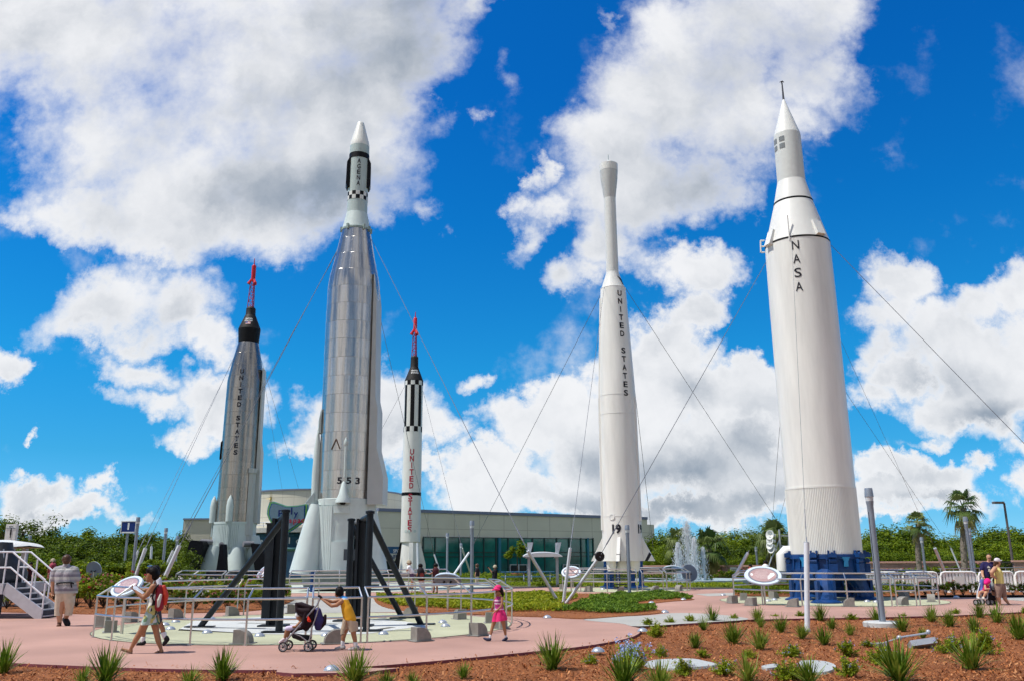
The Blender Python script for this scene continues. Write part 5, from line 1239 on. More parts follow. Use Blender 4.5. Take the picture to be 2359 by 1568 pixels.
# staircase, platform and capsule at the left edge
ZA = Z(0, 1480, 4.127)
SG = mat('stair_grey_metal', (.52, .52, .56), .4, metal=.3, var=.08); SD = mat('stair_dark', (.05, .055, .07), .7, var=.2)
b0 = Vector(G(*ZA(505, 1386))); Ys = b0.y; xt = at(*ZA(95, 958), Ys); H_ = xt[2]; X0, X1 = xt[0], b0.x+.02; wd = 1.0; ns = 6
st = thing('metal_staircase', 'grey metal staircase with white handrails at the left edge', 'staircase', b0)
for yy in (Ys, Ys+wd):
    MB().add([(X0-.02, yy-.03, H_+.02), (X1-.02, yy-.03, .26), (X1-.02, yy-.03, 0.0), (X1-.22, yy-.03, 0), (X0-.1, yy-.03, H_-.3)]+[(X0-.02, yy+.03, H_+.02), (X1-.02, yy+.03, .26), (X1-.02, yy+.03, 0.0), (X1-.22, yy+.03, 0), (X0-.1, yy+.03, H_-.3)], [(0, 1, 2, 3, 4), (9, 8, 7, 6, 5)]+[(i, (i+1) % 5, 5+(i+1) % 5, 5+i) for i in range(5)]).build('stringer', SG, st, False)
for i in range(ns):
    s = (i+.5)/ns; z = H_*(1-(i+1)/(ns+.4)); x = X0+(X1-X0)*(i+.45)/ns
    f_ = MB().box((x+.02, Ys+wd/2, z), (.24, wd-.066, .035)).build('tread', SG, st, False); MB().box((x-.09, Ys+wd/2, z+.09), (.02, wd-.07, .14)).build('riser', SD, st, False)
MB().box((X1-.03, Ys+wd/2, .12), (.03, wd-.066, .2)).build('riser', SD, st, False)
WR = mat('handrail_white', (.72, .72, .76), .35, var=.04)
for yy in (Ys, Ys+wd):
    for hh in (.9, .45):
        MB().path([(X0-2.2, yy, H_+hh), (X0+.02, yy, H_+hh), (X1-.05, yy, hh+.18), ], .028, 8).build('handrail', WR, st)
    for s, hh in ((-1.6, .9), (-.12, .9), (.22, .9), (.62, .9), (.97, .9)):
        x = X0+(X1-X0)*s; zb = H_ if s < 0 else H_*(1-s)+.1*s; MB().tube((x, yy, zb), (x, yy, zb+hh-.02), .024, n=8).build('post', WR, st)
pf_ = thing('viewing_platform', 'grey platform on dark cross braced legs at the left edge', 'platform', (X0-1.2, Ys+1, 0))
MB().box((X0-1.55, Ys+1.2, H_-.16), (2.9, 2.5, .3)).build('deck', SG, pf_, False)
for x in (X0-.35, X0-1.5, X0-2.7):
    for y in (Ys+.12, Ys+2.3): MB().box((x, y, (H_-.31)/2), (.12, .12, H_-.31)).build('leg', SD, pf_, False)
mb = MB(); mb.tube((X0-1.5, Ys+.1, .05), (X0-.35, Ys+.1, H_-.35), .05, n=6); mb.tube((X0-1.5, Ys+.12, H_-.35), (X0-.35, Ys+.12, .05), .05, n=6); mb.build('cross_brace', SD, pf_)
cp_ = Vector(at(*ZA(-20, 800), Ys+1.1)); t = thing('space_capsule', 'dark bell shaped capsule on the platform at the left edge', 'space capsule', (cp_.x, Ys+1.1, H_))
MB().lathe([(H_+.0, .72), (H_+.1, .82), (H_+.3, .82), (H_+1.0, .34), (H_+1.2, .3), (H_+1.22, .001)], (cp_.x-.0, Ys+1.1, 0), 40).build('shell', mat('capsule_grey', (.045, .047, .055), .45, metal=.3, var=.2), t)
mb = MB()
for i in range(6): a = i*math.pi/3+.2; mb.tube((cp_.x+.835*math.cos(a), Ys+1.1+.835*math.sin(a), H_+.12), (cp_.x+.36*math.cos(a), Ys+1.1+.36*math.sin(a), H_+.99), .022, n=5)
mb.build('ribs', mat('capsule_rib', (.30, .31, .34), .4, metal=.5), t)
# oval information signs
FACE = mat('sign_picture', (.36, .22, .22), .25, var=.2, scale=2.2, col2=(.52, .36, .35), coat=.5); FACE2 = mat('sign_picture_edge', (.22, .23, .27), .25, var=.15, coat=.5); RIM = mat('sign_rim', (.60, .70, .80), .35, var=.04); BACKS = mat('sign_back', (.22, .28, .38), .45, var=.08)
def oval(label, x, y, Y, hw, hh, tilt, yaw, roll=0, post=True, facing=True):
    c = Vector(at(x, y, Y)); k = proj(c)[2]/F; t = thing('information_sign', label, 'information sign', (c.x, c.y, 0), 'oval information signs')
    M = Matrix.Translation(c) @ Matrix.Rotation(R(yaw), 4, 'Z') @ Matrix.Rotation(R(90-tilt), 4, 'X') @ Matrix.Rotation(R(roll), 4, 'Z')   # local xy = face, +z towards the reader
    a, b = hw, hh; el = lambda s, z, n=48: [(a*s*math.cos(2*math.pi*i/n), b*s*math.sin(2*math.pi*i/n), z) for i in range(n)]
    def disc_(s0, z0, z1, s1=None):
        mb = MB(); n = 48; s1 = s1 or s0; mb.add(el(s0, z0)+el(s1, z1), [tuple(range(n-1, -1, -1)), tuple(range(n, 2*n))]+[(i, (i+1) % n, n+(i+1) % n, n+i) for i in range(n)], M); return mb
    disc_(1, -.02, .02, .97).build('rim', RIM, t, 30); disc_(1, -.05, -.021, .99).build('back_plate', BACKS, t, 30)
    if facing:
        disc_(.80, .021, .024).build('face_border', FACE2, t, 30); disc_(.70, .0245, .027).build('picture', FACE, t, 30)
        mb = MB()
        for i in range(9):
            w = a*(.42-.03*abs(i-4))*(1 if i % 4 else .6); yy = b*(.5-.11*i); mb.add([(-w-.02, yy, .0285), (w*.75, yy, .0285), (w*.75, yy+b*.028, .0285), (-w-.02, yy+b*.028, .0285)], [(0, 1, 2, 3)], M)
        mb.build('text_lines', mat('sign_text_pale', (.62, .52, .5), .5), t, False)
        mb = MB(); n = 20; mb.add([(-a*.6+a*.07*math.cos(6.283*i/n), b*.05+b*.13*math.sin(6.283*i/n), .029) for i in range(n)], [tuple(range(n))], M)
        mb.add([(a*.2, -b*.5, .029), (a*.36, -b*.36, .029), (a*.62, -b*.02, .029), (a*.6, b*.2, .029), (a*.42, b*.18, .029), (a*.22, -b*.2, .029)], [(0, 1, 2, 3, 4, 5)], M); mb.build('picture_marks', WINK, t, False)
    else:
        mb = MB()
        for s in (-.12, .12): mb.tube(M @ Vector((s*a*2, -b*.1, -.05)), M @ Vector((s*a*2, -b*.1, -.12)), .03, n=8)
        mb.build('bolts', DGREY, t)
    if post:
        q = M @ Vector((0, -b*.2, -.04)); MB().tube((q.x, q.y+.02, 0), (q.x, q.y+.02, q.z-.02), .035, n=10).build('post', STEEL, t)
    return t
oval('large oval sign with a pale blue rim by the woman in the dress', 292, 1349, 20.6, .44, .33, 48, -28, 0)
oval('oval sign tilted nearly edge on, left of the left black frame', 604, 1318, 44.5, .5, .44, 35, -52)
oval('small oval sign left of the blue legs, below the three masts', 1315, 1316, 44.6, .5, .38, 42, -14)
oval('oval sign with pink picture, left of the blue ring stand', 1757, 1324, 31.0, .64, .46, 48, -8)
oval('grey back of an oval sign, left of the lamp behind the girl', 1031, 1333, 28.6, .46, .32, 50, 168, 0, True, False)
oval('round bluish back of a sign at the right end of the railing by the fountain', 1588, 1318, 47.6, .44, .46, 15, 150, 0, True, False)
oval('grey back of an oval sign behind the rocket numbered 19, by the fountain', 1548, 1309, 52, .55, .3, 50, 170, 0, True, False)
oval('blue disc sign among the shrubs behind the man in the striped shirt', 217, 1311, 44, .42, .42, 15, 170, 0, True, False)
# aerial mast with horns beside the big rocket
Zp = Z(1920, 1500, 5.6); Yp = 58; P = lambda x, y: Vector(at(*Zp(x, y), Yp))
t = thing('horn_mast', 'grey mast carrying white loudspeaker horns left of the blue ring stand', 'mast', (P(2110, 900).x, Yp, 0))
g_ = P(2110, 975); MB().box((g_.x, Yp, P(2110, 700).z/2), (.42, .3, P(2110, 700).z)).build('column', LAMPG, t, False)
mb = MB(); mb.tube(P(2065, 300), P(2090, 700), .06, n=6); mb.tube(P(2225, 300), P(2225, 640), .06, n=6); mb.tube(P(2065, 410), P(2235, 410), .035, n=6); mb.tube(P(2080, 560), P(2235, 600), .035, n=6); mb.tube(P(1950, 740), P(1895, 910), .05, n=6); mb.tube(P(2070, 480), P(1960, 740), .04, n=6); mb.build('bracing', GALV, t)
for x, y, s in ((1990, 405, .42), (1990, 500, .36), (1985, 580, .34), (2010, 640, .36)):
    c = P(x, y); MB().lathe([(0, .1), (.3, .14), (.5, s*.75), (.52, s*.75), (.5, s*.55), (.35, .08)], c, 20, ax=(-.8, -.6, .12)).build('horn', WHITE, t)
# picnic tables by the glass wall
for x, lb in ((1185, 'left'), (1245, 'right')):
    g = Vector((at(x, 1330, 58)[0], 58, 0)); t = thing('picnic_table', 'blue picnic table near the canopy, '+lb+' one', 'picnic table', g, 'blue picnic tables'); PB = mat('picnic_blue', (.05, .16, .28), .5)
    MB().box(g+Vector((0, 0, .74)), (1.8, .75, .05)).build('table_top', PB, t, False)
    for s in (-1, 1): MB().box(g+Vector((0, s*.68, .44)), (1.8, .26, .045)).build('bench', PB, t, False); MB().path([g+Vector((s*.6, -.7, 0)), g+Vector((s*.6, -.2, .71)), g+Vector((s*.6, .2, .71)), g+Vector((s*.6, .7, 0))], .03, 6).build('leg', GALV, t)
# floodlight lying on the mulch, stepping slabs
g = Vector(G(*Z4(1440, 1292), z=-.05)); t = thing('floodlight', 'long grey floodlight trough with a swivel arm in the mulch', 'floodlight', g)
pa, pb = Vector(at(*Z4(1345, 1268), g.y)), Vector(at(*Z4(1556, 1238), g.y)); mm_ = (pa+pb)/2
MB().box(mm_, ((pb-pa).length, .2, .11), 0, Matrix.Rotation(-math.atan2(pb.z-pa.z, pb.x-pa.x), 4, 'Y') @ Matrix.Rotation(-.5, 4, 'X')).build('trough', GALV, t, False)
MB().tube(pa+Vector((-.12, .08, .14)), pb+Vector((-.02, .08, .16)), .018, n=8).ball(pb+Vector((-.06, .08, .17)), .045, 12, 8).ball(pa+Vector((-.14, .08, .13)), .05, 12, 8).build('arm', GALV, t)
MB().box(Vector(G(*Z4(1075, 1262), z=-.02)), (.36, .14, .07), .15).tube(Vector(G(*Z4(1075, 1262), z=.02)), pa+Vector((-.14, .08, .13)), .012, n=6).build('ballast_box', GALV, t)
for mb in [MB()]:
    for x in (pa.lerp(pb, .15), pa.lerp(pb, .85)): mb.tube((x.x, x.y+.02, -.06), x, .02, n=6)
    mb.build('stake', GALV, t)
def stone(label, pts):
    q = smooth_line([G(x, y, -.03)[:2] for x, y in pts], 3); mb = MB(); n = len(q); tri = tessellate_polygon([[Vector((p[0], p[1], 0)) for p in q]])
    cx = sum(p[0] for p in q)/n; cy = sum(p[1] for p in q)/n
    mb.add([(p[0], p[1], -.012) for p in q]+[(cx+(p[0]-cx)*1.03, cy+(p[1]-cy)*1.03, -.06) for p in q], [tuple(k) for k in tri]+[(i, (i+1) % n, n+(i+1) % n, n+i) for i in range(n)])
    return tag(mb.build('stepping_slab', groundmat('slab_stone', [(.34, .36, .36), (.46, .48, .48)], 12, .4), smooth=False, loc=(cx, cy, 0)), label, 'slab', 'grey slabs lying in the mulch')
stone('large grey slab in the mulch right of the blue flowers', [Z3(1262, 1425), Z3(1350, 1397), Z3(1500, 1388), Z3(1660, 1386), Z3(1780, 1408), Z3(1872, 1436), Z3(1680, 1458), Z3(1460, 1470), Z3(1340, 1450)])
stone('small grey slab in the mulch, left of the rounded one', [Z4(105, 1450), Z4(170, 1434), Z4(235, 1430), Z4(240, 1455), Z4(150, 1466)])
stone('rounded grey slab in the mulch behind the centre right grass tuft', [Z4(420, 1412), Z4(480, 1402), Z4(560, 1400), Z4(660, 1414), Z4(728, 1446), Z4(690, 1485), Z4(600, 1500), Z4(500, 1492)])
# street light far right
g = Vector((at(2333, 1300, 66)[0], 66, 0)); zt = at(2330, 1157, 66)[2]; t = thing('street_light', 'tall brown street light with a flat head at the right edge', 'street light', g); BR = mat('bronze_pole', (.12, .10, .10), .5)
MB().tube(g, (g.x, g.y, zt), .10, .075, 12).build('pole', BR, t); MB().tube((g.x, g.y, zt-.05), (g.x-.3, g.y, zt), .05, n=6).box((g.x-.45, g.y, zt+.02), (.75, .4, .16)).build('lamp_head', BR, t, False)
# ---------------------------------------------------------------- vegetation
LEAF_D = leafmat('leaf_dark_green', (.010, .022, .002), (.042, .080, .004), (.12, .17, .010), trans=.25)
LEAF_M = leafmat('leaf_mid_green', (.018, .040, .003), (.072, .128, .006), (.19, .25, .012), trans=.3)
LEAF_Y = leafmat('leaf_light_green', (.06, .095, .004), (.15, .22, .008), (.32, .38, .025), trans=.3)
LEAF_B = leafmat('blade_green', (.028, .060, .006), (.09, .17, .012), (.26, .33, .05), rough=.4, trans=.25, scale=3)
PALM_L = leafmat('palm_frond', (.025, .05, .012), (.07, .12, .03), (.18, .22, .07), trans=.3)
BARK = mat('bark_brown', (.07, .05, .035), .9, var=.3, bump=.5, bscale=12); PBARK = mat('palm_bark', (.20, .17, .14), .9, var=.4, scale=9, bump=.8, bscale=14)
def card(mb, c, nrm, l, w, r, bend=.25):
    nrm = nrm.normalized(); t = nrm.cross(Vector((r.uniform(-1, 1), r.uniform(-1, 1), r.uniform(-1, 1))))
    if t.length < .01: t = Vector((1, 0, 0))
    t.normalize(); s = nrm.cross(t)
    a = c-t*l*.5; b = c+t*l*.5-nrm*l*bend*.4; m1 = c+s*w*.5+nrm*l*bend*.2; m2 = c-s*w*.5+nrm*l*bend*.2
    mb.add([a, m1, b, m2], [(0, 1, 2, 3)])
def crown_mb(seed, rx, rz, n_cl, n_leaf, leaf, z0, droop=0):
    r = random.Random(seed); mb = MB(); lumps = []
    for i in range(n_cl):
        a = r.uniform(0, 6.283); e = r.uniform(-.35, 1); q = r.uniform(.35, 1.0)
        p = Vector((math.cos(a)*math.sqrt(max(0, 1-e*e*.75))*rx*q, math.sin(a)*math.sqrt(max(0, 1-e*e*.75))*rx*q, z0+rz*(.45+.55*e*q))); lumps.append((p, r.uniform(.17, .36)*rx))
    for p, s in lumps:
        for j in range(n_leaf):
            d = Vector((r.gauss(0, 1), r.gauss(0, 1), r.gauss(0, .8))).normalized(); q = p+d*s*(r.random()**.4)*Vector((1, 1, .8)).length/1.62
            card(mb, q, (d*.7+Vector((0, 0, .6))+Vector((r.uniform(-.6, .6), r.uniform(-.6, .6), r.uniform(-.6, .6)))), leaf*r.uniform(.7, 1.35), leaf*r.uniform(.4, .75), r)
    return mb, lumps
TREES = []
for k, (rx, rz, ncl, nl, leaf, z0, m_) in enumerate(((2.6, 4.2, 38, 105, .27, 1.0, LEAF_D), (2.8, 3.6, 40, 105, .25, .9, LEAF_M), (2.4, 4.6, 34, 100, .26, 1.2, LEAF_M), (3.0, 3.4, 40, 105, .25, .6, LEAF_D), (2.2, 2.6, 30, 105, .21, .3, LEAF_M))):
    t = thing('tree', 'tree', 'tree', (0, 0, 0)); mb, lumps = crown_mb(11+k, rx, rz, ncl, nl, leaf, z0); mb.build('crown', m_, t, False)
    tb = MB(); tb.path([(0, 0, -.1), (.05, .02, z0*.6), (-.04, .05, z0+rz*.3), (0, 0, z0+rz*.6)], [.2, .15, .11, .05], 8)
    for p, s in lumps[:14]: tb.path([(0, 0, z0*.7+.2), (p*.5)+Vector((0, 0, .2)), p], [.08, .05, .02], 5)
    tb.build('trunk', BARK, t); TREES.append([t, rx, z0+rz, 0])
# airy thin-leaved tree
t = thing('tree', 'tree', 'tree', (0, 0, 0)); mb, lumps = crown_mb(31, 2.7, 3.6, 26, 62, .2, 1.8); mb.build('crown', LEAF_D, t, False); tb = MB(); tb.path([(0, 0, -.1), (.1, 0, 1.2), (-.05, .05, 2.6), (0, 0, 4)], [.2, .16, .12, .05], 8)
for p, s in lumps: tb.path([(0, 0, 1.5), p*.5+Vector((0, 0, .6)), p], [.09, .05, .02], 5)
tb.build('trunk', BARK, t); TREES.append([t, 2.7, 5.4, 0])
def plant_tree(kind, x, ytop, Y, label, group, wf=1.0):
    ytop += rng.uniform(-6, 9); wf *= rng.uniform(.85, 1.15)
    T = TREES[kind]; top = at(x, ytop, Y); s = top[2]/T[2]
    if T[3] == 0: o = T[0]; T[3] = 1
    else: o = copy_tree(T[0])
    o.location = (top[0], Y, -.06); o.scale = (s*wf, s*wf, s); o.rotation_euler.z = rng.uniform(0, 6.283); tag(o, label, 'tree', group); return o
LT = 'trees behind the left shrubs'; RT = 'trees behind the pink wall'
def row(items, Y, group, desc, jit=3):
    for k, x, y, *w in items: plant_tree(k, x, y, Y+rng.uniform(-jit, jit), desc[k], group, w[0] if w else 1.15)
LD = {0: 'dark green bushy tree in the left thicket', 1: 'mid green spreading tree in the left thicket', 2: 'tall mid green tree in the left thicket', 3: 'broad dark green tree in the left thicket', 4: 'low light green shrub tree in the left thicket', 5: 'open airy dark tree rising over the left thicket'}
RD = {0: 'dark green bushy tree beyond the pink wall', 1: 'mid green spreading tree beyond the pink wall', 2: 'tall mid green tree beyond the pink wall', 3: 'broad dark green tree beyond the pink wall', 4: 'low light green tree beyond the pink wall', 5: 'open airy tree beyond the pink wall'}
row([(5, -40, 1190), (5, 14, 1188), (5, 58, 1184), (0, 100, 1212), (3, 128, 1222), (1, 160, 1216), (2, 196, 1213), (1, 232, 1220), (3, 262, 1232), (5, 282, 1222), (0, 322, 1218), (1, 350, 1232), (0, 400, 1232), (3, 385, 1250), (5, 412, 1236)], 78, LT, LD)
row([(3, -20, 1240), (0, 20, 1244), (3, 62, 1240), (0, 104, 1246), (3, 146, 1246), (1, 188, 1244), (0, 226, 1248), (3, 268, 1250), (1, 310, 1252), (0, 350, 1258), (3, 392, 1264)], 66, LT, LD)
row([(1, -20, 1268), (4, 24, 1270), (3, 62, 1272), (1, 98, 1268), (0, 140, 1276), (3, 178, 1274), (0, 214, 1278), (0, 246, 1272), (4, 282, 1286), (1, 316, 1284), (4, 352, 1292), (4, 396, 1300)], 55, LT, LD, 2)
row([(1, 1512, 1238), (5, 1536, 1218), (1, 1550, 1220), (2, 1575, 1226), (1, 1610, 1226), (2, 1650, 1230), (1, 1685, 1226), (5, 1712, 1204), (5, 1745, 1203), (0, 1776, 1210), (5, 1800, 1210), (1, 1830, 1218), (1, 1990, 1226), (1, 2022, 1216), (1, 2062, 1206), (2, 2096, 1210), (1, 2140, 1222), (1, 2180, 1230), (2, 2225, 1232), (5, 2268, 1220), (1, 2300, 1212), (5, 2322, 1206), (1, 2352, 1214), (2, 2400, 1212), (1, 2450, 1218), (1, 2500, 1215)], 82, RT, RD)
row([(1, 1500, 1262), (1, 1530, 1248), (4, 1562, 1252), (1, 1600, 1250), (3, 1640, 1254), (1, 1680, 1250), (3, 1716, 1244), (3, 1752, 1244), (1, 1796, 1246), (1, 1835, 1248), (1, 2000, 1246), (4, 2036, 1244), (1, 2072, 1240), (1, 2110, 1242), (4, 2150, 1250), (1, 2190, 1256), (4, 2230, 1250), (1, 2270, 1244), (4, 2306, 1244), (1, 2344, 1242), (1, 2390, 1244), (4, 2440, 1240)], 73, RT, RD)
row([(4, 1505, 1282), (4, 1640, 1276), (1, 1690, 1272), (4, 1730, 1272), (4, 1790, 1276), (4, 2010, 1272), (1, 2050, 1268), (4, 2095, 1270), (1, 2140, 1274), (4, 2180, 1276), (4, 2215, 1272), (4, 2260, 1268), (1, 2300, 1268), (4, 2340, 1266), (4, 2390, 1268)], 68, RT, RD, 1.2)
# palms
def frond(mb, base, d, L_, r, dead=False, droop=.5):
    # fan leaf: stalk, then pleated blades fanning from its tip
    d = d.normalized(); up = Vector((0, 0, 1)); side = d.cross(up)
    if side.length < .05: side = Vector((1, 0, 0))
    side.normalize(); pts = [base+d*L_*.5*t-up*droop*.12*L_*t*t for t in (0, .5, 1)]
    mb.path(pts, [.03, .024, .018], 4); tip = pts[-1]; dd = (pts[-1]-pts[-2]).normalized(); nn = side.cross(dd).normalized()
    for i in range(19):
        a = R(-105+210*i/18); v = dd*math.cos(a)+side*math.sin(a); l = L_*(.62-.1*abs(math.sin(a)))*r.uniform(.85, 1.1); w = L_*.035
        s = v.cross(nn).normalized()*w; mid = tip+v*l*.55+nn*l*.06; end = tip+v*l-up*l*(.28+droop*.4)*r.uniform(.6, 1.3)
        mb.add([tip, mid+s, end, mid-s], [(0, 1, 2, 3)])
def palm(label, x, yb, yc, Y, tr, L_, n, dead, seed, lean=0.0):
    r = random.Random(seed); top = Vector(at(x, yc, Y)); bx = at(x, yb, Y)[0] if lean == 0 else top.x+lean; b = Vector((bx, Y, -.05)); t = thing('palm_tree', label, 'palm tree', (b.x, b.y, 0), 'sabal palms')
    n_ = 18; pts = [b.lerp(top, i/n_)+Vector((math.sin(i*.5)*.03, 0, 0)) for i in range(n_+1)]
    MB().path(pts, [tr*(1.25-.3*i/n_) for i in range(n_+1)], 12).build('trunk', PBARK, t)
    mb = MB()
    for i in range(int(top.z*9)):       # old leaf boots criss-crossing the trunk
        z = top.z*(.12+.86*i/int(top.z*9)); a = i*2.4; o = Vector((b.x+(top.x-b.x)*z/top.z, Y, z)); dd = Vector((math.cos(a), math.sin(a), 0))
        mb.add([o+dd*tr*1.0+Vector((-dd.y, dd.x, 0))*.07, o+dd*tr*1.0-Vector((-dd.y, dd.x, 0))*.07, o+dd*tr*1.75+Vector((0, 0, .22))], [(0, 1, 2)])
    mb.build('leaf_boots', mat('boot_bark', (.27, .24, .20), .9, var=.35, scale=9), t, False)
    mb = MB()
    for i in range(n):
        a = i*2.399+seed; e = R(78-115*(i/n)); frond(mb, top+Vector((0, 0, r.uniform(-.1, .15))), Vector((math.cos(a)*math.cos(e), math.sin(a)*math.cos(e), math.sin(e))), L_*r.uniform(.85, 1.1), r, droop=.3+.7*i/n)
    mb.build('fronds', PALM_L, t, False)
    if dead:
        mb = MB()
        for i in range(dead):
            a = i*2.1+1; frond(mb, top-Vector((0, 0, .2)), Vector((math.cos(a)*.55, math.sin(a)*.55, -.85)), L_*.95, r, droop=.9)
        mb.build('dry_fronds', leafmat('dry_frond', (.12, .10, .03), (.26, .22, .07), (.40, .34, .14)), t, False)
palm('tall sabal palm with a thin crown at the right', 2217, 1306, 1168, 56, .165, 1.4, 13, 3, 3)
palm('shorter sabal palm with a dense crown right of the blue ring stand', 2113, 1306, 1205, 58, .15, 1.0, 16, 2, 8)
palm('sabal palm with a drooping crown right of the fountain', 1632, 1325, 1262, 64, .2, 1.7, 18, 6, 5)
palm('shaggy sabal palm with yellow dry fronds left of the horn mast', 1783, 1322, 1238, 62, .22, 1.6, 18, 10, 6)
palm('sabal palm half hidden behind the fountain jets', 1566, 1322, 1246, 68, .22, 1.5, 18, 2, 9)
# small potted tree by the glass wall
g = Vector((at(1191, 1320, 66)[0], 66, 0)); t = thing('potted_tree', 'small round potted tree before the glass wall, left of the canopy', 'potted tree', g); mb, lm = crown_mb(77, .95, 1.7, 16, 60, .16, 1.2)
for i, v in enumerate(mb.v): mb.v[i] = (v[0]+g.x, v[1]+g.y, v[2])
mb.build('crown', LEAF_M, t, False); MB().path([g, g+Vector((.03, 0, .8)), g+Vector((0, 0, 1.9))], [.06, .05, .03], 8).build('trunk', BARK, t); MB().lathe([(0, .45), (.5, .6), (.52, .6), (.5, .5)], g, 20).build('pot', mat('terracotta', (.3, .12, .07), .8), t)

# grass tufts with sword leaves
TUFT = []
for k in range(6):
    r = random.Random(50+k); mb = MB(); n = 105+10*k
    for i in range(n):
        a = r.uniform(0, 6.283); e = R(r.triangular(14, 88, 62)); L_ = r.uniform(.6, 1.05)*(.75+.3*math.sin(e)); w = r.uniform(.012, .020); b = Vector((r.gauss(0, .05), r.gauss(0, .05), 0)); d = Vector((math.cos(a)*math.cos(e), math.sin(a)*math.cos(e), math.sin(e))); s = Vector((-math.sin(a), math.cos(a), 0))*w
        dr_ = r.uniform(.05, .35)*math.cos(e); P = [b+d*L_*q-Vector((0, 0, dr_*L_*q*q)) for q in (0, .35, .7, 1)]
        mb.add([P[0]-s*.7, P[0]+s*.7, P[1]-s, P[1]+s, P[2]-s*.75, P[2]+s*.75, P[3]], [(0, 1, 3, 2), (2, 3, 5, 4), (4, 5, 6)])
    zm = sorted(v[2] for v in mb.v)[int(len(mb.v)*.985)]; mb.v = [(v[0]/zm*.92, v[1]/zm*.92, v[2]/zm) for v in mb.v]
    t = thing('grass_tuft', 'x', 'grass tuft', (0, 0, 0)); mb.build('blades', LEAF_B, t, False); TUFT.append([t, 0])
def near_words(x, y):
    if x < 700: return 'below the front path, '
    return ''
tn = 0
def tuft(x, yb, yt, label, wf=1.0):
    global tn
    g = G(x, yb, -.05); h = (yb-yt)*proj(g)[2]/F; k = tn % 6; tn += 1; T = TUFT[k]
    if T[1] == 0: o = T[0]; T[1] = 1
    else: o = copy_tree(T[0])
    o.location = g; s = h*1.1; wf *= 1.15; o.scale = (s*wf, s*wf, s); o.rotation_euler.z = rng.uniform(0, 6.28); tag(o, label, 'grass tuft', 'sword leaved grass tufts in the mulch')
TL = [((8, 1549, 1484), 'at the left edge on the kerb'), ((191, 1578, 1536), 'cut by the lower edge, left of the big left tuft'), ((244, 1572, 1497), 'big one in front of the woman in the dress'), ((437, 1582, 1540), 'cut by the lower edge, left of the tuft under the frame'), ((514, 1566, 1500), 'below the left black frame'), ((816, 1573, 1497), 'below the boy in yellow, by the kerb light'), ((888, 1584, 1545), 'sparse, cut by the lower edge right of the kerb light tuft'), ((950, 1582, 1548), 'cut by the lower edge, second right of the kerb light tuft'), ((1066, 1562, 1528), 'low one below the girl in pink'), ((1271, 1541, 1472), 'at the right tip of the pink path'), ((1437, 1582, 1500), 'large, in front of the blue flowers'), ((1520, 1590, 1524), 'cut by the lower edge, right of the blue flowers')]
for (x, b, t_), lb in TL: tuft(x, b, t_, 'spiky grass tuft '+lb)
for p, t_, lb in ((Z3(1760, 1140), 1040, 'left of a pair by the grey path'), (Z3(1830, 1075), 945, 'right of a pair by the grey path'), (Z3(1690, 1290), 1165, 'small, upper left in the mulch'), (Z3(2010, 1255), 1085, 'midway between the grey path and the slabs'), (Z3(2210, 1070), 955, 'at the path below the oval sign'), (Z3(2240, 1115), 1028, 'small, before the one below the oval sign'), (Z3(2230, 1302), 1125, 'large, left of the white mast'), (Z3(2130, 1572), 1360, 'at the lower edge left of the rounded slab')): tuft(*p, (1450+t_/2.851)/K, 'spiky grass tuft '+lb)
for p, t_, lb in ((Z4(265, 1160), 1025, 'between two tufts left of the white mast'), (Z4(450, 1212), 1095, 'at the foot of the white mast'), (Z4(600, 1062), 935, 'by the path right of the white mast'), (Z4(630, 1262), 1115, 'right of the white mast foot'), (Z4(700, 1132), 1035, 'small, right of the white mast near the path'), (Z4(850, 1182), 1085, 'thin, left of the lamp base'), (Z4(1075, 1082), 945, 'just left of the nearest lamp column'), (Z4(1285, 1152), 1025, 'just right of the lamp base'), (Z4(1530, 1072), 945, 'by the path right of the lamp column'), (Z4(1682, 1112), 975, 'second right of the lamp column'), (Z4(1935, 1036), 915, 'below the stroller at the right'), (Z4(2085, 1077), 930, 'below the woman in the yellow top'), (Z4(1895, 1162), 1035, 'among the lilac flowers at the right'), (Z4(1460, 1207), 1125, 'tiny one above the floodlight'), (Z4(2275, 1217), 1015, 'at the right edge'), (Z4(1255, 1572), 1235, 'largest, in front of the floodlight'), (Z4(1870, 1468), 1190, 'large, right of the floodlight'), (Z4(510, 1590), 1375, 'cut by the lower edge before the rounded slab')): tuft(*p, (1450+t_/2.851)/K, 'spiky grass tuft '+lb)
